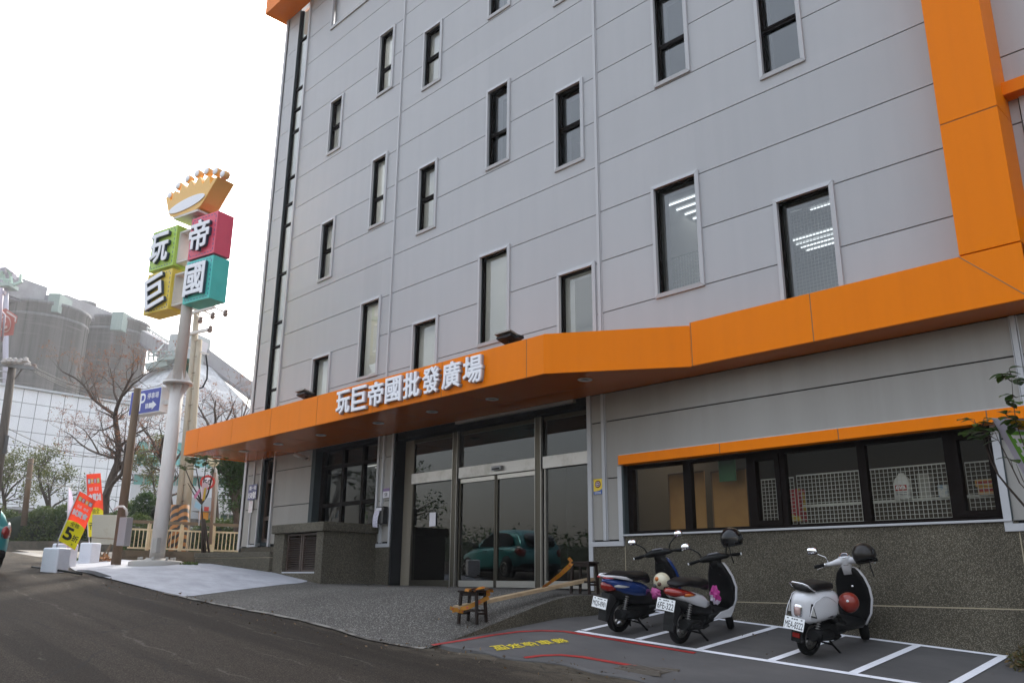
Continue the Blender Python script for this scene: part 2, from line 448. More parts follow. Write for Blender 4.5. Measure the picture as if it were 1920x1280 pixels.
for i in range(len(pxs)-1):
    mb.f.append((i*(NJ+1), e0+i, e0+i+1, (i+1)*(NJ+1))); mb.sm.append(False); mb.mi.append(0)
mb.build('parking_pavement', PARK, kind='structure', fix=False)

# exposed aggregate apron in front of the doors, ramping to the road (solid, with its curved side)
def yfront(x): return float(np.interp(x, [-24,-19.5,-15.8,-13.9,-11,-9.8,-8.9], [-4.9,-5.1,-4.72,-4.62,-4.38,-4.28,-3.98]))
AX0 = -16.3
axs = fr(AX0, XE-.1, .3) + [XE]
ays = 22
mb = MB()
def xs_at(i, y): return axs[i] if i < len(axs)-1 else xedge(y)
for i in range(len(axs)):
    for j in range(ays+1):
        yf = yfront(axs[i]); y = yf + (.34-yf)*j/ays
        x = xs_at(i, y)
        mb.v.append((x, y, H_apron(x, y)+.004))
for i in range(len(axs)-1):
    for j in range(ays):
        k = i*(ays+1)+j
        mb.f.append((k, k+ays+1, k+ays+2, k+1)); mb.sm.append(True); mb.mi.append(0)
base = len(mb.v)
k0 = (len(axs)-1)*(ays+1)
for j in range(ays+1):
    x, y, z = mb.v[k0+j]; mb.v.append((x+.012, y, z-.9))
for j in range(ays):
    mb.f.append((k0+j, base+j, base+j+1, k0+j+1)); mb.sm.append(False); mb.mi.append(1)
e0 = len(mb.v)
for i in range(len(axs)):
    x, y, z = mb.v[i*(ays+1)]; mb.v.append((x, y-.01, z-.5))
for i in range(len(axs)-1):
    mb.f.append((i*(ays+1), e0+i, e0+i+1, (i+1)*(ays+1))); mb.sm.append(False); mb.mi.append(0)
mb.build('apron', [APRON, GRAN], kind='structure', fix=False)

# pale smooth concrete path that climbs to the corner
PATHM = M('pale concrete', (.39,.395,.42), .75, spec=.2, col2=(.26,.264,.285), nscale=1.3, stretch=(1,2,1), lo=.32, hi=.72, bump=.02, bscale=30)
bxs = fr(-26.5, -15.0, .25)
mb = MB()
for x in bxs:
    yf = yfront(x) if x > -19.6 else float(np.interp(x, [-27,-23.5,-21,-19.5], [-2.7,-3.9,-4.75,-5.1]))
    yb = float(np.interp(x, [-27,-20.6,-17.8,-16.4,-15.9,-15.0], [-2.0,-1.6,-1.2,-1.3,-1.9,-4.5]))
    for j in range(15):
        y = yf + (yb-yf)*j/14
        mb.v.append((x, y, H_apron(x, y)+.012))
for i in range(len(bxs)-1):
    for j in range(14):
        k = i*15+j
        mb.f.append((k, k+15, k+16, k+1)); mb.sm.append(True); mb.mi.append(0)
mb.build('path', PATHM, kind='structure', fix=False)
# back part behind the path, up to the railing
sheet('pavement', fr(-34, -15.8, .5), fr(-2.6, 6, .4), lambda x, y: H_apron(x, y)-.01, M('old paving', (.25,.22,.18), .9, col2=(.17,.15,.12), nscale=1.5))

# thin pale edging between apron and road
mb = MB(); prev = None
for x in fr(-15.75, -9.0, .12):
    y = yfront(x)-.03+.012*math.sin(x*7); mb.v += [(x, y-.035, H_apron(x,y-.03)+.006), (x, y+.035, H_apron(x,y+.03)+.012)]
for i in range(len(mb.v)//2-1): mb.f.append((2*i,2*i+2,2*i+3,2*i+1)); mb.sm.append(False); mb.mi.append(0)
mb.build('edging', M('pale mortar edge', (.19,.175,.15), .9, col2=(.07,.06,.05), nscale=4, lo=.46, hi=.6), None, kind='structure')
# painted lines
LINEW = M('white road paint', (.80,.80,.84), .6, col2=(.68,.68,.71), nscale=9, lo=.45, hi=.75)
LINER = M('red road paint', (.36,.022,.018), .55, col2=(.28,.02,.016), nscale=8)
LINEY = M('yellow road paint', (.72,.56,.03), .55)
def stripe(name, pts, width, mat, hf=H_park, off=.006, seg=.15):
    P = [Vector((p[0], p[1], 0)) for p in pts]; Q = [P[0]]
    for a_, b_ in zip(P, P[1:]):
        n = max(1, int((b_-a_).length/seg))
        Q += [a_.lerp(b_, k/n) for k in range(1, n+1)]
    mb = MB()
    for i, q in enumerate(Q):
        t = (Q[min(i+1, len(Q)-1)]-Q[max(i-1, 0)]).normalized(); n = Vector((-t.y, t.x, 0))
        for s in (-.5, .5):
            r = q + n*width*s; mb.v.append((r.x, r.y, hf(r.x, r.y)+off))
    for i in range(len(Q)-1):
        mb.f.append((2*i, 2*i+1, 2*i+3, 2*i+2)); mb.sm.append(False); mb.mi.append(0)
    return mb.build(name, mat, kind='structure')
XL = [-8.05+.944*k for k in range(6)]
stripe('parking_line', [(XL[0]-.05,-2.08),(XL[0]+.3,-2.08),(XL[5]+.05,-1.95)], .10, LINEW, off=.007)
stripe('parking_line', [(-8.7,-.06),(-3.26,-.06)], .10, LINEW, off=.007)
for k, x in enumerate(XL):
    stripe('parking_line', [(x,-2.0),(x+.01,-.10)], .10, LINEW, off=.0095)
stripe('red_line', [(-8.93,-3.98),(-8.86,-3.5),(-8.80,-3.0),(-8.70,-2.62),(-8.5,-2.36),(-8.23,-2.20),(-7.9,-2.19),(-6.1,-2.19)], .085, LINER, off=.0045)
stripe('red_line', [(-7.50,-3.72),(-7.42,-3.5),(-7.27,-3.33),(-7.0,-3.24),(-6.22,-3.20)], .085, LINER)
# ------------------------------------------------------------------ writing
_dg = None
def glyphs(s, size=1.0, depth=.02, bold=.0, res=3):
    c = bpy.data.curves.new('t', 'FONT'); c.body = s; c.size = size; c.extrude = depth/2; c.bevel_depth = bold; c.bevel_resolution = 1; c.resolution_u = res
    c.align_x = 'CENTER'
    o = bpy.data.objects.new('t', c); COL.objects.link(o)
    dg = bpy.context.evaluated_depsgraph_get()
    me = bpy.data.meshes.new_from_object(o.evaluated_get(dg))
    v = [tuple(p.co) for p in me.vertices]; f = [tuple(p.vertices) for p in me.polygons]
    bpy.data.objects.remove(o); bpy.data.curves.remove(c); bpy.data.meshes.remove(me)
    return v, f
def text(mb, s, cx, cz, w, h, place, depth=.02, bold=.0, mirror=False, rot=0.):
    """letters fitted into a w x h box centred on (cx, cz) of a plane; place(a, b, d) -> 3-D (d towards the reader)"""
    v, f = glyphs(s, 1.0, .1, bold)
    A = np.array(v); lo = A.min(0); hi = A.max(0)
    A[:, 0] = ((A[:, 0]-lo[0])/(hi[0]-lo[0])-.5)*w*(-1 if mirror else 1)
    A[:, 1] = ((A[:, 1]-lo[1])/(hi[1]-lo[1])-.5)*h
    A[:, 2] = (A[:, 2]-lo[2])/max(1e-6, hi[2]-lo[2])*depth
    if rot:
        c, s_ = math.cos(rot), math.sin(rot); x = A[:, 0].copy(); A[:, 0] = x*c-A[:, 1]*s_; A[:, 1] = x*s_+A[:, 1]*c
    vs = [place(cx+a, cz+b, d) for a, b, d in A]
    mb.add(vs, f, False)
    return mb

# ------------------------------------------------------------------ the store building
B = thing('store_building', 'tall silver panelled store building with orange canopy and orange corner frame', 'building')
XLc, XRc = -22.42, 6.0
ZTOP = 20.5
# windows (outer edge of trim): x0, x1, z0, z1, split ('u' sash above, 'l' sash below, None)
WIN = [(-16.90,-16.17,12.74,14.71,'l'),(-14.89,-14.13,12.02,13.78,'u'),(-19.26,-18.55,11.88,13.65,'u'),(-16.92,-16.20,8.85,10.87,'l'),
 (-14.87,-14.13,8.08,9.88,'u'),(-12.43,-11.66,8.89,10.92,'l'),(-10.34,-9.55,8.10,9.95,'u'),(-12.44,-11.68,12.83,14.85,'l'),(-10.35,-9.60,12.04,13.9,'u'),
 (-7.83,-7.05,8.90,10.93,'l'),(-5.74,-4.95,8.09,9.95,'u'),(-19.25,-18.53,7.99,9.77,'u'),(-17.05,-16.16,4.86,6.90,None),(-19.20,-18.29,4.02,5.85,None),
 (-14.86,-13.91,4.02,5.89,None),(-12.60,-11.62,4.85,6.93,None),(-10.30,-9.33,4.02,5.91,None),(-8.00,-7.01,4.84,6.95,None),(-5.70,-4.72,4.07,5.93,None)]
TW = .068
slot = (-21.62,-20.94,3.36,ZTOP-1.2)
holes_up = [(a+TW*.6, b-TW*.6, c+TW*.6, d-TW*.6) for a, b, c, d, s in WIN]
bigwin = (-19.55,-15.95,16.32,18.0)
def cells(mb, x0, x1, zs, holes, y0, y1, gap):
    for za, zb in zip(zs, zs[1:]):
        za, zb = za+gap/2, zb-gap/2
        hs = [h for h in holes if h[1] > x0 and h[0] < x1 and h[3] > za and h[2] < zb]
        ex = sorted({x0, x1, *[min(max(v, x0), x1) for h in hs for v in h[:2]]})
        ez = sorted({za, zb, *[min(max(v, za), zb) for h in hs for v in h[2:]]})
        for xa, xb in zip(ex, ex[1:]):
            run = None
            for wa, wb in zip(ez, ez[1:]):
                mx, mz = (xa+xb)/2, (wa+wb)/2
                if any(h[0] < mx < h[1] and h[2] < mz < h[3] for h in hs): continue
                mb.quad((xa,y0,wa),(xb,y0,wa),(xb,y0,wb),(xa,y0,wb))
        for xa, xb in zip(ex, ex[1:]):
            for z in (za, zb):
                if not any(h[0] < (xa+xb)/2 < h[1] and h[2] < z < h[3] for h in hs): mb.quad((xa,y0,z),(xb,y0,z),(xb,y1,z),(xa,y1,z))
    return mb
def joints(z0, n, step): return [z0+step*k for k in range(n)]
up = MB()
cells(up, -22.36, -21.64, [3.36]+joints(4.86, 16, .985), [], 0, .03, .015)
cells(up, -20.90, -15.815, [3.36]+joints(4.86, 16, .983), holes_up+[bigwin], 0, .03, .016)
cells(up, -15.735, -9.275, [3.36]+joints(4.86, 16, .990), holes_up+[bigwin], 0, .03, .016)
cells(up, -9.195, -3.0, [3.36]+joints(4.86, 16, 1.003), holes_up, 0, .03, .017)
cells(up, -2.36, XRc, [3.36,3.86]+joints(4.86, 16, 1.003), [(-2.22,1.2,4.4,6.2)], 0, .03, .02)
up.build('upper_cladding', CLAD, B, fix=False)
bk = MB()
bh = holes_up + [bigwin, slot]
cells(bk, XLc+.06, -3.0, [3.3, 7.9, 11.9, 15.9, ZTOP], bh, .031, .2, 0)
cells(bk, -3.0, XRc, [3.3, ZTOP], [(-2.22,1.2,4.4,6.2)], .031, .2, 0)
bk.build('joint_backing', CLADD, B, fix=False)
# body of the building (side, back, roof)
bd = MB()
bd.box(XLc, XLc+.15, .0, 22, .3, ZTOP); bd.box(XRc-.15, XRc, .2, 22, -2, ZTOP); bd.box(XLc, XRc, 21.8, 22, -2, ZTOP); bd.box(XLc, XRc, .2, 22, ZTOP-.15, ZTOP)
bd.build('side_wall', CLAD, B)
tr = MB()
tr.box(XLc-.03, -22.32, -.035, .05, 3.36, ZTOP); tr.box(-20.95, -20.87, -.05, .1, 3.36, 18.1); tr.box(-21.68, -21.62, -.012, .2, 3.36, 18.1)
tr.build('corner_trim', CLADT, B)

# lower cladding, granite base and openings
cells(MB(), -22.36, -21.90, [.98,1.98,2.94,3.36], [], 0, .03, .02).build('lower_cladding', CLADSH, B, fix=False)
cells(MB(), -21.86, -21.45, [1.05,1.98,2.94,3.36], [], 0, .03, .02).build('lower_cladding', CLADSH, B, fix=False)
cells(MB(), -20.75, -18.87, [1.02,1.99,2.94,3.36], [], 0, .03, .02).build('lower_cladding', CLADSH, B, fix=False)
cells(MB(), -15.95, -15.76, [.95,1.86,2.85,3.36], [], 0, .03, .02).build('lower_cladding', CLADSH, B, fix=False)
cells(MB(), -15.71, -15.40, [.95,1.86,2.85,3.36], [], 0, .03, .02).build('lower_cladding', CLADSH, B, fix=False)
cells(MB(), -9.52, -9.27, [.82,1.86,2.85,3.36], [], 0, .03, .02).build('lower_cladding', CLADSH, B, fix=False)
cells(MB(), -9.19, -8.93, [.82,1.86,2.85,3.36], [], 0, .03, .02).build('lower_cladding', CLADSH, B, fix=False)
cells(MB(), -8.93, -2.70, [2.04,2.85,3.36], [], 0, .03, .02).build('lower_cladding', CLADSH, B, fix=False)
cells(MB(), -3.06, -2.72, [.88,1.86,2.03], [], 0, .03, .02).build('lower_cladding', CLADSH, B, fix=False)
cells(MB(), -2.66, XRc, [.88,1.86,2.85,3.36], [], 0, .03, .02).build('lower_cladding', CLADSH, B, fix=False)
for a, b, c, d in ((XLc+.06,-21.45,.8,3.4),(-20.75,-18.87,.8,3.4),(-15.95,-15.40,.6,3.4),(-9.55,-8.9,.6,3.4),(-8.9,-2.7,2.06,3.4),(-3.1,XRc,.6,3.4)):
    MB().box(a, b, .031, .16, c, d).build('lower_backing', CLADD, B)
def mitred(mb, x0, x1, z0, z1, w, yf, yb, t=.012):       # picture-frame trim with splayed face and open mitre joints
    o = [(x0,z0),(x1,z0),(x1,z1),(x0,z1)]; i = [(x0+w,z0+w),(x1-w,z0+w),(x1-w,z1-w),(x0+w,z1-w)]
    for k in range(4):
        k2 = (k+1) % 4
        A, Bq, Cq, D = o[k], o[k2], i[k2], i[k]
        g = .0035
        def sh(p, q): return (p[0]+(q[0]-p[0])*g/max(.001, math.dist(p, q)), p[1]+(q[1]-p[1])*g/max(.001, math.dist(p, q)))
        A2, B2, C2, D2 = sh(A, Bq), sh(Bq, A), sh(Cq, D), sh(D, Cq)
        vs = [(A2[0],yf+t,A2[1]),(B2[0],yf+t,B2[1]),(C2[0],yf,C2[1]),(D2[0],yf,D2[1]),(A2[0],yb,A2[1]),(B2[0],yb,B2[1]),(C2[0],yb,C2[1]),(D2[0],yb,D2[1])]
        mb.add(vs, [(0,1,2,3),(7,6,5,4),(0,4,5,1),(1,5,6,2),(2,6,7,3),(3,7,4,0)], False)
    return mb
MB().box(-9.60,-9.51,-.03,.3,-.0,3.36).build('panel_trim', CLADT, B, bevel=.004)
MB().box(-8.93,-8.84,-.035,.3,.80,2.04).build('panel_trim', CLADT, B, bevel=.004); MB().box(-9.56,-8.84,-.034,.1,.72,.80).build('panel_trim', CLADT, B, bevel=.004)
MB().box(-3.12,-3.03,-.035,.3,.80,2.2).build('panel_trim', CLADT, B, bevel=.004); MB().box(-3.12,XRc,-.034,.1,.76,.85).build('panel_trim', CLADT, B, bevel=.004)
MB().box(-15.97,-15.90,-.03,.1,.9,3.36).build('panel_trim', CLADT, B, bevel=.004); MB().box(-15.42,-15.36,-.03,.3,.9,3.36).build('panel_trim', CLADT, B, bevel=.004); MB().box(-15.97,-15.36,-.032,.1,.84,.92).build('panel_trim', CLADT, B, bevel=.004)
MB().box(-21.88,-21.83,-.03,.05,1.0,3.36).build('panel_trim', CLADT, B, bevel=.004); MB().box(-21.47,-21.42,-.03,.3,1.0,3.36).build('panel_trim', CLADT, B, bevel=.004); MB().box(-20.78,-20.70,-.04,.3,.96,3.36).build('panel_trim', CLADT, B, bevel=.004); MB().box(-21.9,-21.42,-.032,.05,.97,1.03).build('panel_trim', CLADT, B, bevel=.004)
MB().box(XLc-.03,-22.33,-.03,.05,.9,3.36).build('panel_trim', CLADT, B, bevel=.004)
MB().box(-8.82, -2.98, -.012, .28, -2.4, .875).build('granite_base', GRAN, B); MB().box(-9.60, -8.824, -.010, .28, -2.4, .72).build('granite_base', GRAN, B); MB().box(-2.974, XRc, -.010, .28, -2.4, .76).build('granite_base', GRAN, B)
MB().box(-15.97, -15.36, -.01, .28, -1.0, .84).build('granite_base', GRAN, B); MB().box(XLc+.02, -15.98, .0, .3, -.4, .96).build('granite_base', GRAN, B)
gj = MB()
gj.box(-8.81, XRc, -.0145, 0, -.127, -.113); gj.box(-8.828, -8.816, -.0145, 0, -1.4, .72); gj.box(-2.982, -2.970, -.0145, 0, -1.4, .76)
gj.build('mortar_groove', GRANJ, B)
ld = MB(); ld.box(-8.84, -3.03, -.05, .3, .876, .905); ld.build('window_ledge', CLADT, B, bevel=.004)

def downspout(x, z0, z1):
    m = MB(); m.box(x-.03, x+.03, -.035, -.005, z0, z1); m.box(x-.05, x-.036, -.02, .04, z0, z1); m.box(x+.036, x+.05, -.02, .04, z0, z1)
    return m.build('panel_joint_cover', CLADT, B, bevel=.004)
downspout(-15.775, 3.37, 18.1); downspout(-9.235, 3.37, 18.1)
downspout(-15.735, .93, 3.35); downspout(-9.23, .82, 3.35); downspout(-2.69, .86, 3.35)

INT = M('interior white', (.62,.63,.62), .8)
def window(x0, x1, z0, z1, split, deep=.125):
    wi = mitred(MB(), x0, x1, z0, z1, TW, -.045, .02).build('window', CLADT, B)
    h = (x0+TW*.6, x1-TW*.6, z0+TW*.6, z1-TW*.6)
    rv = MB()
    for a in ((h[0]-.02,h[0],h[2],h[3]),(h[1],h[1]+.02,h[2],h[3])): rv.box(a[0], a[1], -.005, deep+.03, a[2], a[3])
    rv.box(h[0], h[1], -.004, deep+.03, h[2]-.02, h[2]); rv.box(h[0], h[1], -.004, deep+.03, h[3], h[3]+.02)
    rv.build('reveal', REVEAL, wi)
    f = MB(); fw = .032
    f.box(h[0], h[0]+fw, deep-.05, deep+.03, h[2], h[3]); f.box(h[1]-fw, h[1], deep-.05, deep+.03, h[2], h[3])
    f.box(h[0]+fw, h[1]-fw, deep-.05, deep+.03, h[2], h[2]+fw); f.box(h[0]+fw, h[1]-fw, deep-.05, deep+.03, h[3]-fw, h[3])
    g = MB()
    if split:
        hh = z1-z0
        zm = z0 + (.43*hh if split == 'l' else .50*hh)
        f.box(h[0]+fw, h[1]-fw, deep-.05, deep+.03, zm-.025, zm+.025)
        s0, s1 = (h[2]+fw, zm-.025) if split == 'l' else (zm+.025, h[3]-fw)
        sw = .035
        sa, sb = h[0]+fw, h[1]-fw
        f.box(sa, sa+sw, deep-.062, deep+.02, s0, s1); f.box(sb-sw, sb, deep-.062, deep+.02, s0, s1); f.box(sa+sw, sb-sw, deep-.062, deep+.02, s0, s0+sw); f.box(sa+sw, sb-sw, deep-.062, deep+.02, s1-sw, s1)
        f.box(sa+sw*.2, sa+sw*.8, deep-.085, deep-.06, s0+.12, s0+.24)
    f.build('frame', FRAME, wi)
    g.quad((h[0]+.01,deep,h[2]+.01),(h[1]-.01,deep,h[2]+.01),(h[1]-.01,deep,h[3]-.01),(h[0]+.01,deep,h[3]-.01))
    g.build('pane', GLASS, wi)
    j = MB(); d0, d1 = deep+.035, deep+.34
    j.box(h[0]-.05, h[0]+.0, d0, d1, h[2]-.05, h[3]+.05); j.box(h[1], h[1]+.05, d0, d1, h[2]-.05, h[3]+.05); j.box(h[0], h[1], d0, d1, h[2]-.05, h[2]); j.box(h[0], h[1], d0, d1, h[3], h[3]+.05)
    j.build('inner_lining', INT, wi)
    return wi
for q in WIN: window(*q)
SKYSHEET = M('pale sky reflection sheet', (.72,.72,.71), .9)
t_ = SKYSHEET.node_tree; tl_ = t_.nodes.new('ShaderNodeBsdfTranslucent'); tl_.inputs[0].default_value = (.72,.72,.70,1); mx_ = t_.nodes.new('ShaderNodeMixShader'); mx_.inputs[0].default_value = .5
t_.links.new(t_.nodes['Principled BSDF'].outputs[0], mx_.inputs[1]); t_.links.new(tl_.outputs[0], mx_.inputs[2]); t_.links.new(mx_.outputs[0], t_.nodes['Material Output'].inputs[0])
for q in WIN:                                           # pale sheets added behind the left panes to imitate bright sky reflection
    if q[0] < -13 or (q[2] < 5 and q[0] < -11): bl = MB(); bl.box(q[0]+.06, q[1]-.06, .163, .168, q[2]+.06, q[3]-.06); bl.build('sky_reflection_sheet', SKYSHEET, B)
bl = MB(); bl.box(-21.57, -20.98, .135, .14, 3.4, 18.1); bl.build('slot_drape_sheet', SKYSHEET, B)  # drape at the foot, carried up the slot to imitate sky reflection
# wide window near the roof
bw = mitred(MB(), -19.6, -15.9, 16.28, 18.1, .09, -.05, .02).build('window', CLADT, B)
m = MB(); m.quad((-19.6,.12,16.3),(-15.9,.12,16.3),(-15.9,.12,18.1),(-19.6,.12,18.1)); m.build('roller_shutter', M('pale shutter', (.52,.53,.55), .6), bw)
# right-hand upper window with its hood
rw = MB(); rw.box(-2.20, -2.12, -.04, .2, 4.3, 6.2); w2_ = rw.build('window', CLADT, B)
m = MB(); m.box(-2.06, -1.98, .05, .16, 4.3, 6.2); m.box(-1.0,-.92,.05,.16,4.3,6.2); m.build('frame', FRAME, w2_)
m = MB(); m.quad((-2.1,.12,4.3),(1.2,.12,4.3),(1.2,.12,6.2),(-2.1,.12,6.2)); m.build('pane', GLASS, w2_)
hm = MB(); hm.box(-2.335, 1.5, -.22, .0, 6.20, 6.38); hm.box(-2.335, 1.5, -.22, .0, 4.33, 4.5); hm.build('window_hood', ORANGE, B, bevel=.006)

# slot window at the left corner
sl = MB()
sl.box(-21.62, -21.585, .0, .24, 3.36, 18.1); sl.box(-20.97, -20.94, .0, .24, 3.36, 18.1)
slw = sl.build('slot_window', REVEAL, B)
m = MB()
for z in (4.45,5.32,6.59,7.33,8.85,10.41,11.09,12.0,13.59,14.36,15.11,16.94): m.box(-21.58, -20.98, .05, .12, z-.03, z+.03)
m.box(-21.585,-21.56,.05,.12,3.36,18.1); m.box(-20.99,-20.97,.05,.12,3.36,18.1)
m.build('frame', FRAME, slw)
m = MB(); m.quad((-21.58,.09,3.36),(-20.97,.09,3.36),(-20.97,.09,18.1),(-21.58,.09,18.1)); m.build('pane', GLASS, slw)
# its foot under the canopy: a narrow door
m = MB(); m.box(-21.42, -21.34, .0, .25, 1.08, 3.36); m.box(-20.82, -20.78, .0, .25, 1.08, 3.36); m.box(-21.4,-20.78,.1,.25,1.0,1.1)
nd = m.build('narrow_window', REVEAL, B)
m = MB(); m.box(-21.34,-21.25,.1,.18,1.1,3.36); m.box(-20.9,-20.82,.1,.18,1.1,3.36)
for z in (1.13,1.72,2.72,3.30): m.box(-21.25,-20.9,.1,.18,z-.05,z+.05)
m.build('frame', M('brown wood frame', (.06,.035,.022), .5), nd)
m = MB(); m.quad((-21.3,.15,1.1),(-20.85,.15,1.1),(-20.85,.15,3.36),(-21.3,.15,3.36)); m.build('pane', DGLASS, nd)

# orange frame: canopy, band, column, roof band
PANELG = .014
def fascia_run(mb, jb, p, q, z0, z1, cuts, th=.04):
    """vertical orange panels between plan points p and q, with sealant joints at the cuts (0..1)"""
    p, q = Vector((*p,0)), Vector((*q,0)); t = (q-p).normalized(); n = Vector((-t.y, t.x, 0)); L_ = (q-p).length
    e = [0]+[c for c in cuts]+[1]
    for a, b in zip(e, e[1:]):
        A = p+t*(a*L_+(PANELG/2 if a > 0 else 0)); Bq = p+t*(b*L_-(PANELG/2 if b < 1 else 0))
        vs = []
        for z in (z0, z1):
            vs += [(A.x,A.y,z),(Bq.x,Bq.y,z),(Bq.x+n.x*th,Bq.y+n.y*th,z),(A.x+n.x*th,A.y+n.y*th,z)]
        mb.add(vs, [(0,3,2,1),(4,5,6,7),(0,1,5,4),(1,2,6,5),(2,3,7,6),(3,0,4,7)], False)
    for c in cuts:
        A = p+t*(c*L_-PANELG/2)+n*.006; Bq = p+t*(c*L_+PANELG/2)+n*.006
        jb.quad((A.x,A.y,z0),(Bq.x,Bq.y,z0),(Bq.x,Bq.y,z1),(A.x,A.y,z1))
ob, oj = MB(), MB()
L1 = 22.42-8.93
fascia_run(ob, oj, (-22.42,-1.85), (-8.93,-1.85), 3.35, 4.01, [(22.42+x)/L1 for x in (-21.60,-19.69,-17.74,-15.73,-13.65,-11.5,-9.32)])
fascia_run(ob, oj, (-8.93,-1.85), (-6.97,-.60), 3.35, 4.015, [])
fascia_run(ob, oj, (-6.97,-.60), (-2.33,-.60), 3.36, 4.06, [.004,(6.97-4.98)/4.64])
ob.box(-22.42, -22.38, -1.81, 0, 3.35, 4.01)
cp = ob.build('canopy_fascia', ORANGE, B, bevel=.004)
# mitre joint and panel joints
oj.add([(-3.01,-.6025,4.06),(-2.33,-.6025,3.37),(-2.345,-.6025,3.37),(-3.025,-.6025,4.06)], [(0,1,2,3)], False)
oj.build('panel_joint', JOINTO, cp)
cl = MB()
for a, b in ((4.075,5.882),(5.896,11.9),(11.914,ZTOP)): cl.box(-3.01, -2.33, -.60, -.0, a, b)
clm = cl.build('corner_column', ORANGE, B, bevel=.004)
MB().box(-3.0,-2.34,-.59,-.02,5.88,5.90).build('panel_joint', JOINTO, clm); MB().box(-3.0,-2.34,-.59,-.02,11.89,11.92).build('panel_joint', JOINTO, clm)
m = MB(); m.box(-22.65, -2.3, -.72, -.0, 18.12, ZTOP+.3); m.box(-22.65, -22.43, .0, 6, 18.12, ZTOP+.3); m.build('roof_band', ORANGE, B, bevel=.006)
# soffit and roof of the canopy
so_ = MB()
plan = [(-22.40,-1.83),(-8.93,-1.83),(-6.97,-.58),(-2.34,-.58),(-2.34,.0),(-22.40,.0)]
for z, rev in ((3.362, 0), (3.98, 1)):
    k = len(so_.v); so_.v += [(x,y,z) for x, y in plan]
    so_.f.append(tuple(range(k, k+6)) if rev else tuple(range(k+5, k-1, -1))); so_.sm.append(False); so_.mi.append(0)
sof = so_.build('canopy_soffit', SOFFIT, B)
m = MB()
for x in (-20.0,-17.8,-15.6,-13.4,-11.2): m.box(x-.004, x+.004, -1.82, -.0, 3.3605, 3.3625)
m.box(-22.38, -9.0, -.62, -.615, 3.3605, 3.3625)
m.build('soffit_joint', M('dark seam', (.15,.04,.01), .6), sof)
DLR = M('downlight ring', (.55,.53,.50), .4); DLG = M('downlight glass', (.12,.12,.11), .2)
for x in (-8.72,-10.96,-12.7,-14.5,-16.75,-18.7,-20.5,-22.0):
    m = MB(); m.lathe([(.075,0),(.115,-.004),(.125,-.014),(.115,-.022),(.09,-.02),(.075,0)], (x,-1.08,3.361), (0,0,1), 20)
    d = m.build('downlight', DLR, sof)
    m = MB(); m.lathe([(.0,-.003),(.085,-.005)], (x,-1.08,3.361), (0,0,1), 16); m.build('lens', DLG, d)
# letters on the canopy
cx0 = -14.60
for k, ch in enumerate('玩巨帝國批發廣場'):
    m = MB(); x = cx0 + k*.5755
    text(m, ch, x, 3.69, .50, .50, lambda a, b, d: (a, -1.905-d, b), .035, .022)
    le = m.build('sign_letter', LETW, cp, fix=False)
    m = MB(); text(m, ch, x, 3.69, .50, .50, lambda a, b, d: (a, -1.853-d, b), .052, .024); m.build('letter_return', LETS, le, fix=False)

# awning over the ground-floor window
aw, aj = MB(), MB()
fascia_run(aw, aj, (-8.76,-.22), (-1.5,-.22), 2.035, 2.19, [(8.76-6.80)/7.26,(8.76-4.94)/7.26,(8.76-3.08)/7.26])
aw.box(-8.76, -8.72, -.18, 0, 2.035, 2.19)
aw.box(-8.72, -1.5, -.18, -.001, 2.04, 2.06); 
awn = aw.build('window_awning', ORANGE, B, bevel=.003)
aw = MB(); aw.box(-8.75, -1.5, -.21, 0, 2.192, 2.204); aw.build('awning_cap', CLADT, awn); aj.build('panel_joint', JOINTO, awn)

# ground-floor strip window
f = MB(); y0, y1 = .08, .18
f.box(-8.80,-8.70,y0,y1,.905,2.04); f.box(-3.14,-3.05,y0,y1,.905,2.04); f.box(-8.70,-3.14,y0,y1,.905,.96); f.box(-8.70,-3.14,y0,y1,1.98,2.04)
for a, b in ((-7.68,-7.54),(-6.54,-6.46),(-6.0,-5.92),(-4.84,-4.73),(-3.72,-3.62)): f.box(a, b, y0, y1, .96, 1.98)
for a, b in ((-6.46,-6.0),(-3.62,-3.14)):
    f.box(a,a+.07,y0-.02,y1,.96,1.98); f.box(b-.07,b,y0-.02,y1,.96,1.98); f.box(a+.07,b-.07,y0-.02,y1,.96,1.03); f.box(a+.07,b-.07,y0-.02,y1,1.91,1.98)
gw = f.build('strip_window', FRAME, B)
for a, b in ((-8.70,-7.68),(-7.54,-6.54),(-6.39,-6.07),(-5.92,-4.84),(-4.73,-3.72),(-3.55,-3.21)):
    m = MB(); m.quad((a,.13,.96),(b,.13,.96),(b,.13,1.98),(a,.13,1.98)); m.build('pane', SGLASS, gw)
MB().box(-8.84,-8.80,-.03,.3,.905,2.04).build('reveal', REVEAL, gw); MB().box(-3.05,-3.02,-.03,.3,.905,2.04).build('reveal', REVEAL, gw)

# left ground-floor window over the counter
f = MB(); y0, y1 = .2, .3
f.box(-18.70,-18.55,y0,y1,1.3,3.36); f.box(-16.1,-15.99,y0,y1,1.3,3.36)
for x in (-17.72,-16.86): f.box(x-.05,x+.05,y0,y1,1.3,3.36)
for z in (1.36,1.92,2.86,3.3): f.box(-18.55,-16.1,y0+.004,y1-.004,z-.045,z+.045)
lw = f.build('shop_window', FRAME, B)
MB().box(-18.87,-18.70,.0,.3,1.3,3.36).build('reveal', REVEAL, lw); MB().box(-15.99,-15.95,.0,.3,1.3,3.36).build('reveal', REVEAL, lw)
m = MB(); m.quad((-18.6,.25,1.3),(-16.05,.25,1.3),(-16.05,.25,3.36),(-18.6,.25,3.36)); m.build('pane', glass('dim shop glass', (.30,.30,.28), 1.36, 0., .01), lw)

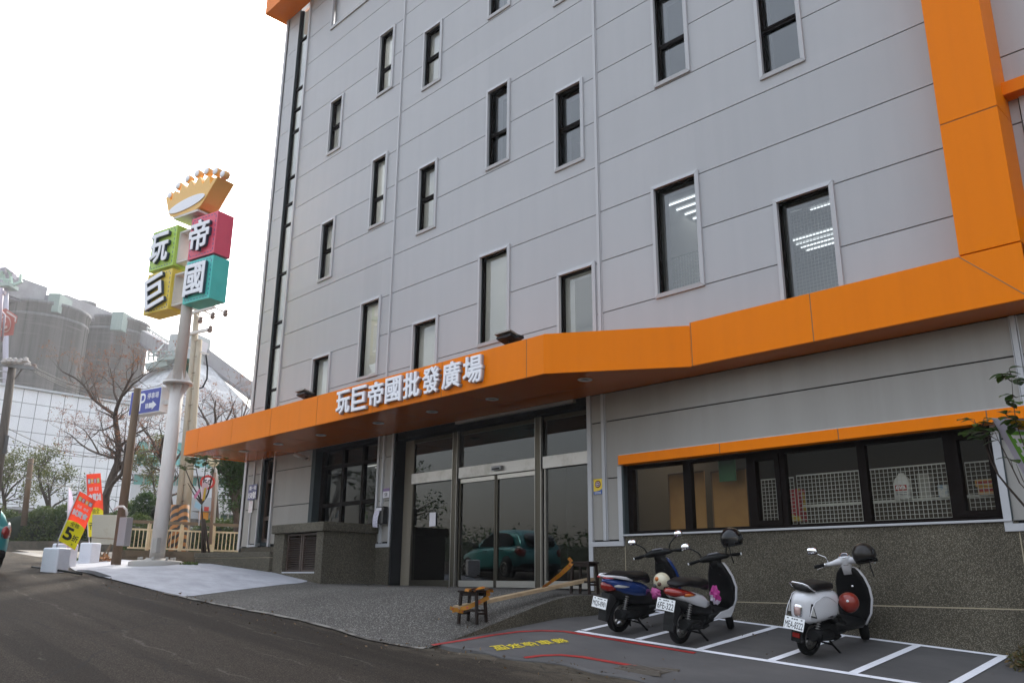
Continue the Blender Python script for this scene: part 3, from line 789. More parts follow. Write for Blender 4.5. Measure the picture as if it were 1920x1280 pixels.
# entrance: posts, transom, sliding doors
DY = .30
MB().box(-15.36,-15.30,.0,.45,-.05,3.36).build('entrance_reveal', CLADD, B); MB().box(-9.60,-9.58,.16,.45,-.05,3.36).build('entrance_reveal', CLADD, B)
e = MB(); e.box(-15.30,-14.98,DY-.02,DY+.10,.0,3.36); e.build('entrance_jamb', M('beige jamb', (.19,.165,.125), .6), B)
hd = MB(); hd.box(-15.30,-9.58,.05,.42,3.20,3.36); hd.build('entrance_head', CLADD, B)
m = MB(); m.box(-13.2,-9.9,-.05,.05,3.30,3.355); m.build('shutter_box', M('galvanised metal', (.35,.34,.31), .5), B)
for x in (-13.48,-11.04):
    m = MB(); m.box(x-.075,x+.075,DY-.09,DY+.09,.0,3.2); p_ = m.build('door_post', STEELD, B, bevel=.004)
    m = MB(); m.box(x-.079,x-.068,DY-.097,DY-.03,.0,3.2); m.box(x+.068,x+.079,DY-.097,DY-.03,.0,3.2); m.build('edge_strip', STEEL, p_)
m = MB()
for a, b in ((-14.98,-13.585),(-13.375,-11.145),(-10.935,-9.6)): m.box(a,b,DY-.07,DY+.05,2.20,2.43)
m.build('transom_bar', M('scuffed steel', (.52,.50,.47), .38, .55, col2=(.36,.34,.30), nscale=3.0, lo=.5, hi=.72), B, bevel=.004)
m = MB(); m.box(-12.30,-12.02,DY-.14,DY-.07,2.27,2.36); sn = m.build('door_sensor', M('grey sensor', (.30,.30,.31), .4), B, bevel=.01)
m = MB(); m.box(-12.27,-12.05,DY-.147,DY-.139,2.285,2.315); m.build('sensor_eye', BLACKP, sn)
for a, b in ((-14.98,-13.585),(-13.375,-11.145),(-10.935,-9.6)):
    m = MB(); m.box(a,b,DY-.03,DY+.03,3.12,3.2); tl_ = m.build('transom_light', STEELD, B)
    m = MB(); m.quad((a,DY,2.43),(b,DY,2.43),(b,DY,3.13),(a,DY,3.13)); m.build('pane', DGLASS, tl_)
for a, b in ((-13.375,-12.27),(-12.25,-11.145)):
    m = MB(); m.box(a,a+.035,DY-.03,DY+.02,.02,2.19); m.box(b-.035,b,DY-.03,DY+.02,.02,2.19); m.box(a+.035,b-.035,DY-.03,DY+.02,2.10,2.19); m.box(a+.035,b-.035,DY-.03,DY+.02,.02,.15)
    d = m.build('sliding_door', STEELD, B, bevel=.003)
    MB().box(a+.036,b-.036,DY-.034,DY+.01,.025,.145).build('door_rail', STEEL, d); MB().box(a+.036,b-.036,DY-.034,DY+.01,2.105,2.185).build('door_rail', STEEL, d)
    m = MB(); m.quad((a+.03,DY,.14),(b-.03,DY,.14),(b-.03,DY,2.11),(a+.03,DY,2.11)); m.build('pane', DGLASS, d)
for (a, b), mt in (((-14.98,-13.585), STEELD), ((-10.935,-9.6), STEEL)):
    m = MB(); m.box(a,b,DY-.03,DY+.03,.02,.15); m.box(a,a+.035,DY-.03,DY+.03,.15,2.2); m.box(b-.035,b,DY-.03,DY+.03,.15,2.2); d = m.build('side_light', mt, B, bevel=.003)
    m = MB(); m.quad((a+.03,DY+.01,.14),(b-.03,DY+.01,.14),(b-.03,DY+.01,2.2),(a+.03,DY+.01,2.2)); m.build('pane', DGLASS, d)

# rooms behind the glass
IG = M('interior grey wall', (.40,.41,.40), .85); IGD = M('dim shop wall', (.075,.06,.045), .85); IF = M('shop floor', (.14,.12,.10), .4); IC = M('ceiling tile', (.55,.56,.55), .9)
LAMP = M('fluorescent tube', (.95,.98,1.0), .5, emit=.85)
for zf, zc, wm in ((3.42,7.5,IG),(7.62,11.6,IG),(11.72,15.7,IG),(15.82,ZTOP-.4,IG)):
    m = MB(); m.quad((XLc+.2,7,zf),(XRc-.2,7,zf),(XRc-.2,7,zc),(XLc+.2,7,zc)); m.quad((XLc+.2,.23,zc),(XRc-.2,.23,zc),(XRc-.2,7,zc),(XLc+.2,7,zc)); m.build('room_wall', wm, B)
    m = MB(); m.box(XLc+.2,XRc-.2,.21,7,zf-.1,zf); m.build('room_floor', IF, B)
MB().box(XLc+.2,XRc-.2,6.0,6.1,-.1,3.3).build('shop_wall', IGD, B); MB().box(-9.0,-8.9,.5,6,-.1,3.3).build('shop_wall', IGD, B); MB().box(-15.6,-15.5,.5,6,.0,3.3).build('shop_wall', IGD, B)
MB().box(-8.95,-8.85,.22,7,3.42,7.5).build('light_block_wall', IG, B)  # unseen walls added to block the left bays' light from the right panes
for za, zb in ((7.62,11.6),(11.72,15.7),(15.82,ZTOP-.4)): MB().box(-13.35,-13.25,.22,7,za,zb).build('light_block_wall', IG, B)
m = MB(); m.box(XLc+.2,-9.0,.42,6,-.25,-.01); m.box(-8.9,XRc-.2,.31,6,-.25,-.12); m.build('shop_floor', IF, B)
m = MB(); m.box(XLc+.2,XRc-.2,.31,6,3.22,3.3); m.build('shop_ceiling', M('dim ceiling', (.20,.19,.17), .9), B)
def lamp_rows(x, y, z, n=4, length=1.1, gap=.24, along='y'):
    m = MB()
    for k in range(n):
        if along == 'y': m.box(x+k*gap-.02, x+k*gap+.02, y, y+length, z-.03, z-.01)
        else: m.box(x, x+length, y+k*gap-.02, y+k*gap+.02, z-.03, z-.01)
    m.build('ceiling_lamp', LAMP, B)
lamp_rows(-9.35, 1.75, 7.49, 4, 1.2, .3, 'x'); lamp_rows(-7.9, 3.0, 7.49, 4, .9, .25, 'x'); lamp_rows(-6.9,3.2,7.49,4,.9,.25,'x'); lamp_rows(-8.0,5.2,7.49,4,1.,.25,'x')
lamp_rows(-15.6, 2.6, 7.49, 4, 1.2, .3, 'x'); lamp_rows(-19.0, 2.2, 7.49, 3, 1.2, .3, 'x')
lamp_rows(-7.6, 3.5, 3.21, 4, 1.2, .3, 'x'); lamp_rows(-5.6, 3.2, 3.21, 4, 1.2, .3, 'x'); lamp_rows(-19.6, 2.2, 3.21, 3, 1.2, .3, 'x')

# soft sources: ceiling lamps of first floor and shop, plus lights added to brighten panes
def room_light(name, x, y, z, sx, sy, watt, col=(1,.97,.92)):
    l = bpy.data.lights.new(name, 'AREA'); l.shape = 'RECTANGLE'; l.size = sx; l.size_y = sy; l.energy = watt; l.color = col
    o = bpy.data.objects.new(name, l); COL.objects.link(o); o.location = (x, y, z); return o
for z in (7.4, 11.5, 15.6, 19.4): room_light('ceiling_fill_light', -17.7, 2.2, z, 8.0, 2.2, 480, (1,.98,.95))  # lowest stands for visible lamps; the others are added to brighten the panes
room_light('ceiling_fill_light', -6.5, 3.5, 7.4, 7, 2.5, 16); room_light('ceiling_fill_light', -11.2, 2.0, 7.4, 3.4, 2, 95)
room_light('shop_ceiling_light', -7.6, 1.6, 3.15, 2.4, 1.6, 20, (1,.88,.68)); room_light('shop_ceiling_light', -4.6, 1.8, 3.15, 3.0, 1.6, 7, (1,.88,.68))
# ------------------------------------------------------------------ scooters
def mapped(src, fn):
    m = MB(); m.v = [tuple(fn(Vector(p))) for p in src.v]; m.f = src.f; m.sm = src.sm; m.mi = src.mi
    return m
def loft_z(secs, n=20):      # secs: (z, x, hx, hy, e)
    return mapped(MB().loft([(z, 0, x, hy, hx, e) for z, x, hx, hy, e in secs], n), lambda p: Vector((p.z, p.y, p.x)))
def loft_y(secs, n=16):      # secs: (y, x, z, hx, hz, e)
    return mapped(MB().loft([(y, x, z, hx, hz, e) for y, x, z, hx, hz, e in secs], n), lambda p: Vector((p.y, p.x, p.z)))
STEER_P = Vector((.86, 0, .90)); STEER_A = Vector((-.45, 0, .89)).normalized()
def steer(deg):
    rot = Matrix.Rotation(R(deg), 3, STEER_A)
    return lambda p: STEER_P + rot @ (Vector(p)-STEER_P)
def tyre(c, rad, w_=.05):
    prof = [(rad-2*w_+.03, -w_*.75), (rad-w_*.5, -w_), (rad-w_*.12, -w_*.66), (rad, 0), (rad-w_*.12, w_*.66), (rad-w_*.5, w_), (rad-2*w_+.03, w_*.75)]
    return MB().lathe(prof, c, (0,1,0), 28)
def rim(c, rad, spokes=5, w_=.03):
    m = MB(); m.lathe([(rad-.03,-w_),(rad,-w_),(rad,w_),(rad-.03,w_),(rad-.03,-w_)], c, (0,1,0), 24)
    m.lathe([(0,-w_-.01),(.04,-w_-.01),(.04,w_+.01),(0,w_+.01)], c, (0,1,0), 14)
    c = Vector(c)
    for k in range(spokes):
        a = 2*math.pi*k/spokes+.3; d = Vector((math.cos(a),0,math.sin(a)))
        m.bar(c+d*.03, c+d*(rad-.02), .035, .025, up=(0,1,0))
    return m
BLUEP = M('metallic blue paint', (.012,.045,.20), .25, .35, coat=.5)
WHITEB = M('pearl white paint', (.60,.60,.62), .22, .0, coat=.6)
SEATM = M('black vinyl seat', (.007,.006,.006), .5, spec=.22)
REDL = M('red lens', (.22,.012,.008), .15, coat=.4)
ORL = M('amber lens', (.50,.12,.01), .15, coat=.4)
CLEARL = M('clear lens', (.45,.44,.42), .12, coat=.5)
PLATEM = M('plate white', (.75,.76,.76), .4)
INK = M('black ink', (.012,.012,.014), .5)
ALLOY = M('cast alloy', (.28,.27,.25), .4, .9)
DASHM = M('instrument glass', (.10,.10,.11), .1, coat=.5)
REDR = M('red rail paint', (.35,.02,.02), .35)

def plate(root, txt, c, tilt=20.):
    t = R(tilt)
    e1 = Vector((0,-1,0)); e2 = Vector((math.sin(t),0,math.cos(t))); nn = e1.cross(e2)
    if nn.x > 0: nn = -nn
    c = Vector(c)
    pl = lambda a, b, d: c + e1*a + e2*b + nn*d
    m = MB(); m.prism([(-.13,-.07),(.13,-.07),(.13,.07),(-.13,.07)], pl, 0, .003)
    p = m.build('license_plate', PLATEM, root, bevel=.004)
    m = MB(); text(m, txt, 0, -.016, .232, .078, pl, .0035, .012)
    m.mi = [0]*len(m.f)
    for a in (-.09,-.03,.0,.03,.09): m.prism([(a-.011,.043),(a+.011,.043),(a+.011,.056),(a-.011,.056)], pl, 0, .0036)
    m.build('plate_number', INK, p, fix=False)
    return p

def mirror_head(root, fn, c, sx=.065, sz=.043, square=False, tilt=14, yaw=0):
    m = MB()
    c = Vector(c)
    if square:
        b = mapped(MB().loft([(-.014,0,0,sx*.92,sz*.92,5),(-.008,0,0,sx,sz,5),(.01,0,0,sx,sz,5),(.018,0,0,sx*.8,sz*.8,4)], 24), lambda p: p)
        g = MB().loft([(-.0165,0,0,sx*.9,sz*.88,5),(-.0145,0,0,sx*.9,sz*.88,5)], 24)
    else:
        b = MB().loft([(-.014,0,0,sx*.94,sz*.94,2.2),(-.006,0,0,sx,sz,2.2),(.02,0,0,sx*.8,sz*.75,2.2),(.035,0,0,sx*.35,sz*.3,2)], 24)
        g = MB().loft([(-.0165,0,0,sx*.9,sz*.9,2.2),(-.0145,0,0,sx*.9,sz*.9,2.2)], 24)
    rt = Matrix.Rotation(R(yaw), 3, 'Z') @ Matrix.Rotation(R(tilt), 3, 'Y')
    f2 = lambda p: fn(c + rt @ Vector(p))
    o = mapped(b, f2).build('mirror', BLACKP, root)
    mapped(g, f2).build('mirror_glass', MIRROR, o)

def scooter_base(root, fn, wheel_r=.225):
    c = (0,0,wheel_r)
    w1 = tyre(c, wheel_r).build('rear_wheel', RUBBER, root); rim(c, wheel_r-.075).build('rim', ALLOY, w1)
    c2 = (1.27,0,wheel_r)
    w2 = mapped(tyre(c2, wheel_r), fn).build('front_wheel', RUBBER, root); mapped(rim(c2, wheel_r-.075), fn).build('rim', ALLOY, w2)
    m = MB()
    m.loft([(-.06,.05,.24,.06,.06,3),(.1,.02,.25,.12,.10,3),(.35,.0,.27,.13,.12,3),(.62,0,.27,.13,.08,3)], 16)
    m.box(-.02,.25,.07,.13,.17,.36)
    m.build('engine', BLACKM, root)
    m = MB(); m.tube([(.46,-.13,.19),(.30,-.15,.18),(.16,-.16,.24)], .018, 8); m.tube([(.18,-.165,.24),(-.22,-.175,.30)], [.058,.066], 14)
    m.box(-.12,.10,-.245,-.225,.25,.31)
    m.build('exhaust', BLACKM, root)
    m = MB(); m.tube([(-.05,-.125,.29),(.02,-.12,.56)], .014, 8)
    for k in range(7):
        t = .18+.1*k; m.lathe([(.030,-.008),(.038,0),(.030,.008),(.024,0),(.030,-.008)], (-.05+.07*t,-.125+.005*t,.29+.27*t), (.25,0,.97), 14)
    m.build('shock_absorber', M('dull chrome', (.30,.29,.28), .35, .9), root)
    m = MB()
    for s in (-1, 1): m.tube([(.26,s*.075,.2),(.34,s*.10,.10),(.42,s*.16,-.0)], .014, 8)
    m.tube([(.335,-.1,.10),(.335,.1,.10)], .012, 8); m.tube([(.24,.08,.2),(.05,.16,.12)], .010, 6)
    m.build('centre_stand', BLACKM, root)
    m = MB()
    prof = [(wheel_r+.02, -.062),(wheel_r+.045, -.03),(wheel_r+.05,0),(wheel_r+.045,.03),(wheel_r+.02,.062)]
    u = MB()
    for i in range(11):
        an = R(-20+ i*15.5)
        for r_, h in prof: u.v.append((1.27+r_*math.cos(an), h, wheel_r+r_*math.sin(an)))
    for i in range(10):
        for k in range(4): u.f.append((i*5+k,i*5+k+1,i*5+k+6,i*5+k+5)); u.sm.append(True); u.mi.append(0)
    mapped(u, fn).build('front_mudguard', BLACKP, root)
    m = MB()
    for s in (-1, 1): m.tube([(1.27,s*.085,wheel_r),(1.05,s*.07,.55)], .018, 8)
    mapped(m, fn).build('fork', BLACKM, root)

def place_scooter(name, label, X, Y, yaw):
    z = H_park(X, Y)
    dx, dy = math.cos(R(yaw)), math.sin(R(yaw))
    gx, gy = -.072, .107
    pitch = -math.atan(gx*dx+gy*dy); roll = math.atan(gx*-dy+gy*dx)
    root = thing(name, label, 'scooter', (X, Y, z+.012))
    root.rotation_euler = (roll+R(5), pitch, R(yaw))
    return root

def shrink(root, names, k, ky=1.):
    for o in root.children:
        if o.name.split('.')[0] in names:
            for q in (o, *o.children):
                for v in q.data.vertices:
                    if v.co.x < .1: v.co.x = .1+(v.co.x-.1)*k
                    v.co.y *= ky
def sport_scooter(label, X, Y, yaw, body, txt, kind, plate_c, deg=36, k=.75):
    root = place_scooter('scooter', label, X, Y, yaw); fn = steer(deg)
    scooter_base(root, fn)
    if kind == 'blue':
        MB().loft([(-.46,0,.715,.045,.03,2.5),(-.34,0,.685,.115,.075,2.6),(-.12,0,.635,.155,.115,2.6),(.12,0,.58,.168,.12,2.6),(.36,0,.53,.155,.115,2.6),(.50,0,.49,.12,.10,2.6)], 22).build('rear_fairing', body, root)
        MB().loft([(-.40,0,.60,.05,.06,2.5),(-.20,0,.55,.12,.10,2.6),(.1,0,.48,.15,.12,2.6),(.5,0,.42,.15,.12,2.6),(.60,0,.38,.12,.09,2.6)], 20).build('lower_fairing', BLACKP, root)
        m = MB()
        for s in (-1, 1):
            m.loft([(-.50,s*.05,.79,.03,.014,3),(-.36,s*.11,.785,.026,.018,3),(-.12,s*.155,.755,.016,.022,3),(.05,s*.165,.715,.008,.012,3)], 10)
        m.loft([(-.52,0,.79,.06,.012,3),(-.48,0,.79,.075,.016,3)], 10)
        gr = m.build('grab_rail', WHITEB, root)
        m = MB()
        for s in (-1, 1): m.loft([(-.53,s*.05,.772,.03,.010,3),(-.40,s*.10,.768,.03,.010,3)], 10)
        m.build('rail_trim', REDR, gr)
        MB().loft([(-.475,0,.655,.05,.05,2.5),(-.40,0,.64,.095,.06,2.5),(-.30,0,.62,.11,.05,2.5)], 16).build('tail_lamp', REDL, root)
        for s in (-1, 1):
            MB().loft([(-.34,s*.10,.66,.02,.012,2.2),(-.26,s*.128,.655,.02,.022,2.2),(-.12,s*.15,.64,.012,.016,2.2),(-.02,s*.163,.635,.006,.006,2.2)], 12).build('turn_signal', CLEARL, root)
    else:
        MB().loft([(-.42,0,.655,.05,.03,2.5),(-.32,0,.64,.12,.06,2.6),(-.10,0,.605,.158,.085,2.8),(.12,0,.555,.172,.10,2.8),(.34,0,.49,.165,.105,2.8),(.50,0,.43,.13,.075,2.6)], 22).build('rear_fairing', body, root)
        MB().loft([(-.36,0,.55,.05,.05,2.5),(-.16,0,.50,.12,.09,2.6),(.1,0,.45,.15,.11,2.6),(.5,0,.38,.15,.11,2.6),(.60,0,.34,.12,.07,2.6)], 20).build('lower_fairing', BLACKP, root)
        MB().loft([(-.45,0,.665,.06,.03,2.4),(-.40,0,.665,.115,.05,2.5),(-.25,0,.66,.15,.05,2.5),(-.05,0,.64,.168,.042,2.5),(.08,0,.625,.170,.012,2.5)], 20).build('tail_lamp', REDL, root)
        for s in (-1, 1):
            MB().loft([(-.26,s*.135,.645,.022,.02,2.2),(-.14,s*.152,.635,.018,.022,2.2),(.0,s*.166,.625,.009,.01,2.2)], 12).build('turn_signal', ORL, root)
    MB().loft([(-.38,0,.755,.06,.015,2.5),(-.30,0,.765,.11,.035,2.8),(-.05,0,.775,.135,.048,3),(.14,0,.755,.14,.05,3),(.22,0,.735,.14,.055,3),(.38,0,.73,.13,.058,2.8),(.48,0,.71,.11,.06,2.6),(.54,0,.66,.08,.05,2.4)], 22).build('seat', SEATM, root)
    m = MB(); m.prism([(-.20,.52),(-.40,.56),(-.47,.36),(-.49,.20),(-.44,.19),(-.36,.34),(-.22,.44)], lambda a, b, d: Vector((a, d, b)), -.075, .075)
    m.build('rear_mudguard', M('grey flap', (.018,.018,.018), .6, spec=.2), root, bevel=.01)
    shrink(root, ('rear_fairing','lower_fairing','grab_rail','tail_lamp','turn_signal','seat','rear_mudguard'), k)
    plate(root, txt, plate_c, 14)
    m = MB(); m.loft([(.48,0,.29,.15,.05,4),(.75,0,.275,.165,.045,4),(.98,0,.29,.17,.05,4),(1.04,0,.33,.15,.06,3)], 20); m.build('floorboard', BLACKP, root)
    m = MB()
    for s in (-1, 1):
        m.prism([(.52,.27),(.66,.255),(.96,.235),(1.03,.30),(1.06,.38),(.90,.345),(.70,.335)], lambda a, b, d: Vector((a, s*(.172+d), b)), 0, .012)
    m.build('sill_panel', WHITEB, root, bevel=.004)
    secs = [(.30,1.0,.05,.16,3),(.45,1.04,.05,.19,3),(.62,1.02,.055,.20,3),(.76,.965,.06,.17,2.8),(.88,.90,.065,.12,2.6),(.94,.87,.06,.08,2.4)]
    loft_z(secs).build('leg_shield', BLACKP, root)
    loft_z([(z, x+.045, hx, hy+.010, e) for z, x, hx, hy, e in secs]).build('front_panel', body, root)
    m = MB(); m.lathe([(0,0),(.026,0),(.026,.012),(0,.014)], (.915,-.045,.79), (-.95,-.1,.3), 16); m.lathe([(.012,.013),(.016,.02),(0,.02)], (.915,-.045,.79), (-.95,-.1,.3), 12)
    m.build('ignition_lock', CHROME, root)
    hb = MB()
    hb2 = loft_y([(-.20,.80,1.00,.03,.025,2.5),(-.15,.82,1.00,.055,.04,2.5),(-.06,.84,1.01,.085,.055,2.5),(.06,.84,1.01,.085,.055,2.5),(.15,.82,1.00,.055,.04,2.5),(.20,.80,1.00,.03,.025,2.5)])
    nk = loft_z([(.86,.88,.06,.07,2.5),(.94,.86,.065,.085,2.5),(1.0,.86,.06,.09,2.5)])
    hb.add(hb2.v, hb2.f, True); hb.add(nk.v, nk.f, True)
    h = mapped(hb, fn).build('handlebar_cover', BLACKP, root)
    mapped(loft_y([(-.085,.80,1.052,.025,.012,3),(-.05,.805,1.058,.05,.014,3),(.05,.805,1.058,.05,.014,3),(.085,.80,1.052,.025,.012,3)]), fn).build('instrument_panel', DASHM, h)
    for s in (-1, 1):
        m = MB(); m.tube([(.80,s*.18,1.0),(.775,s*.25,1.0),(.755,s*.35,.99)], [.017,.019,.019], 10); g_ = mapped(m, fn).build('grip', BLACKM, root)
        m = MB(); m.tube([(.755,s*.35,.99),(.752,s*.362,.99)], .017, 10); mapped(m, fn).build('bar_end', WHITEP, g_)
        m = MB(); m.tube([(.84,s*.19,.995),(.825,s*.27,.975),(.80,s*.33,.965)], .007, 6); mapped(m, fn).build('brake_lever', BLACKP, root)
        m = MB(); m.tube([(.82,s*.165,1.03),(.84,s*.19,1.10),(.83,s*.26,1.16),(.82,s*.31,1.19)], .010, 8); mapped(m, fn).build('mirror_stem', BLACKP, root)
        mirror_head(root, fn, (.815,s*.34,1.215), tilt=10, yaw=2)
    return root, fn

s1, f1 = sport_scooter('blue scooter with white grab rail and beige helmet in front of its seat', -7.58, -1.80, 86, BLUEP, 'MQS-8981', 'blue', (-.40,0,.44), k=.76)
s2, f2 = sport_scooter('white and black scooter with wide red tail lamp and plate 6FE-322', -6.52, -1.89, 92, WHITEB, '6FE-322', 'white', (-.36,0,.53), k=.68)

def classic_scooter(label, X, Y, yaw, deg=30):
    root = place_scooter('scooter', label, X, Y, yaw); fn = steer(deg)
    scooter_base(root, fn, .215)
    MB().loft([(-.40,0,.55,.06,.11,2.6),(-.36,0,.56,.13,.16,2.8),(-.24,0,.57,.185,.185,3),(-.05,0,.575,.213,.185,3.2),(.16,0,.575,.215,.18,3.2),(.32,0,.565,.20,.175,3.2),(.40,0,.56,.17,.165,3),(.43,0,.555,.13,.14,2.6)], 28).build('rear_cowl', WHITEB, root)
    m = MB()
    for s in (-1, 1):
        pts = [(.40*math.cos(a)-.02, s*.214, .42+.29*math.sin(a)) for a in [R(8+i*15) for i in range(12)]]
        m.tube([(x, s*(.206 if -.25 < x < .33 else .18), z) for x, y, z in pts], .006, 6)
    m.build('cowl_crease', WHITEB, root)
    MB().loft([(-.33,0,.785,.09,.02,3),(-.29,0,.795,.135,.04,4),(-.05,0,.805,.15,.05,4),(.2,0,.80,.15,.05,4),(.32,0,.785,.13,.045,3.5),(.37,0,.77,.10,.025,3)], 24).build('seat', SEATM, root)
    m = MB(); m.tube([(-.16,.155,.765),(-.30,.155,.80),(-.40,.13,.845),(-.43,.07,.86),(-.43,-.07,.86),(-.40,-.13,.845),(-.30,-.155,.80),(-.16,-.155,.765)], .011, 8); m.build('grab_rail', CHROME, root)
    b = MB().loft([(-.43,0,.545,.055,.065,4),(-.385,0,.545,.066,.078,4)], 20).build('tail_lamp', CHROME, root)
    MB().loft([(-.442,0,.54,.042,.05,4),(-.425,0,.54,.045,.053,4)], 20).build('lens', M('pale red lens', (.45,.30,.27), .12, coat=.5), b)
    for s in (-1, 1):
        m = MB(); fnp = lambda a, b_, d, s=s: Vector((-.30-a*.45-d*.75, s*(.165-a*.6+d*.65), .55+b_))
        m.prism([(-.08,-.075),(.07,-.06),(.03,.085),(-.0,.09)], fnp, 0, .012); t_ = m.build('turn_signal', BLACKP, root, bevel=.004)
        m = MB(); m.prism([(-.055,-.055),(.045,-.045),(.02,.06),(-.0,.062)], fnp, .012, .017); m.build('lens', CLEARL, t_, bevel=.003)
    m = MB(); m.prism([(-.10,.45),(-.36,.47),(-.44,.33),(-.46,.19),(-.41,.18),(-.34,.28),(-.18,.40)], lambda a, b_, d: Vector((a, d, b_)), -.085, .085); md = m.build('rear_mudguard', BLACKP, root, bevel=.012)
    m = MB(); m.box(-.475,-.45,-.05,.05,.245,.295); m.build('reflector', REDL, md)
    m = MB(); m.loft([(.38,0,.31,.13,.07,4),(.6,0,.27,.17,.045,4),(.92,0,.27,.18,.045,4),(1.0,0,.31,.17,.06,3)], 20); m.loft([(.3,0,.40,.16,.06,3),(.48,0,.38,.14,.05,3)], 16); m.build('floorboard', BLACKP, root)
    shrink(root, ('rear_cowl','cowl_crease','grab_rail','tail_lamp','turn_signal','seat','rear_mudguard'), .66, .88)
    plate(root, 'MEA-8322', (-.315,0,.405), 16)
    secs = [(.26,.98,.05,.16,3),(.40,1.02,.05,.205,3),(.58,1.00,.05,.225,3),(.72,.955,.05,.215,2.8),(.84,.91,.05,.175,2.6),(.92,.88,.05,.12,2.4),(.95,.87,.04,.08,2.2)]
    loft_z(secs, 26).build('leg_shield', BLACKP, root)
    loft_z([(z+.004, x+.030, hx, hy+.012, e) for z, x, hx, hy, e in secs], 26).build('front_panel', WHITEB, root)
    m = MB(); m.lathe([(0,0),(.018,0),(.018,.01),(0,.012)], (.88,-.05,.72), (-.95,0,.3), 14); m.build('ignition_lock', CHROME, root)
    hb = MB()
    nk = loft_z([(.86,.86,.045,.055,3),(.95,.84,.05,.062,3),(1.03,.82,.06,.07,2.6),(1.085,.81,.062,.07,2.2)])
    ar = loft_y([(-.24,.775,1.01,.022,.022,2),(-.16,.79,1.015,.026,.028,2),(-.06,.815,1.03,.05,.045,2.4),(.06,.815,1.03,.05,.045,2.4),(.16,.79,1.015,.026,.028,2),(.24,.775,1.01,.022,.022,2)])
    hb.add(nk.v, nk.f, True); hb.add(ar.v, ar.f, True)
    h = mapped(hb, fn).build('handlebar_cover', WHITEB, root)
    m = MB(); m.lathe([(.0,.012),(.045,.012)], (.80,0,1.085), (-.5,0,.86), 18); mapped(m, fn).build('speedometer', DASHM, h)
    m = MB(); m.lathe([(.045,.0),(.055,.008),(.052,.018),(.044,.014)], (.80,0,1.085), (-.5,0,.86), 20); mapped(m, fn).build('speedometer_ring', CHROME, h)
    m = MB(); m.prism([(-.03,-.012),(.03,-.012),(.03,.012),(-.03,.012)], lambda a, b_, d: Vector((.785-d-.0, a, .985+b_)), 0, .006); mapped(m, fn).build('badge', M('grey badge', (.2,.2,.2), .4), h)
    for s in (-1, 1):
        m = MB(); m.tube([(.775,s*.235,1.01),(.77,s*.255,1.01)], .026, 12); mapped(m, fn).build('switch_ring', CHROME, root)
        m = MB(); m.tube([(.77,s*.255,1.01),(.75,s*.375,1.0)], .021, 12); mapped(m, fn).build('grip', BLACKM, root)
        m = MB(); m.tube([(.80,s*.22,1.0),(.79,s*.30,.975),(.765,s*.35,.965)], .006, 6); mapped(m, fn).build('brake_lever', CHROME, root)
    m = MB(); m.tube([(.79,.20,1.03),(.80,.22,1.10),(.79,.29,1.14),(.785,.33,1.165)], .006, 8); mapped(m, fn).build('mirror_stem', CHROME, root)
    mirror_head(root, fn, (.775,.36,1.195), .062, .042, True, tilt=14, yaw=2)
    m = MB(); m.tube([(.80,-.10,1.0),(.87,-.16,.95),(.90,-.12,.86)], .006, 6); mapped(m, fn).build('cable', BLACKM, root)
    m = MB(); m.tube([(.05,-.2165,.475),(.30,-.212,.475)], .004, 4)
    for a in (.10,.13,.27,.29): m.box(a, a+.018, -.221, -.213, .465, .485)
    m.build('side_emblem', M('dark emblem', (.03,.03,.03), .4), root)
    return root, fn
s3, f3 = classic_scooter('white retro scooter with black bench seat and chrome rail, plate MEA-8322', -5.00, -1.47, 84)

# helmets and bags
def helmet(label, c, r, mat, yaw, tilt=0, roll=0, strap=True, visor=True, decals=None):
    root = thing('helmet', label, 'helmet', tuple(c)); root.rotation_euler = (R(roll), R(tilt), R(yaw))
    prof = [(r*math.sin(R(a)), r*math.cos(R(a))*1.04) for a in range(2, 122, 8)] + [(r*.80, -r*.56), (r*.72, -r*.45)]
    m = MB().lathe(prof, (0,0,0), (0,0,1), 28); m.build('shell', mat, root)
    m = MB().lathe([(r*.84,-r*.60),(r*.88,-r*.56),(r*.885,-r*.50),(r*.86,-r*.47)], (0,0,0), (0,0,1), 28); m.build('rim_trim', BLACKM, root)
    m = MB().lathe([(r*.80,-r*.5),(r*.74,-r*.1),(r*.5,r*.35),(0,r*.5)], (0,0,0), (0,0,1), 20); m.build('lining', BLACKM, root)
    if visor:
        m = MB().lathe([(r*1.02,-r*.25),(r*1.05,-r*.05),(r*1.03,r*.2)], (0,0,0), (0,0,1), 18, arc=2.4); m.build('visor', M('smoked visor', (.02,.02,.02), .1, coat=.6), root)
    if strap:
        m = MB(); m.tube([(r*.6,r*.3,-r*.5),(r*.55,r*.2,-r*1.3),(r*.5,r*.25,-r*2.1)], .007, 6); m.build('strap', BLACKM, root)
    if decals:
        for a, b, s, mt in decals:
            d = Vector((math.cos(R(a))*math.cos(R(b)), math.sin(R(a))*math.cos(R(b)), math.sin(R(b))))
            m = MB().sphere(d*r*.992, s, 10, 6); m.build('sticker', mt, root)
    return root
HBLK = M('gloss black helmet', (.005,.005,.006), .16, spec=.3, coat=.25)
HBRN = M('satin black helmet', (.014,.011,.009), .30, spec=.3, coat=.15)
HRED = M('red helmet', (.20,.017,.008), .3, coat=.3)
HBEI = M('beige helmet', (.55,.50,.36), .3, coat=.4)
helmet('gloss black helmet hung on the right mirror of the 6FE-322 scooter', at(1371.5,1010,11.2), .148, HBLK, -120, 12, 0)
helmet('satin black helmet hung on the handlebar of the white retro scooter', at(1620,1039,10.15), .138, HBRN, -70, -10, 12)
helmet('red helmet hung inside the leg shield of the white retro scooter', at(1591,1129,9.95), .118, HRED, -90, 20, -50, False, False,
       [(-10,34,.016,PLATEM),(-62,-22,.014,PLATEM)])
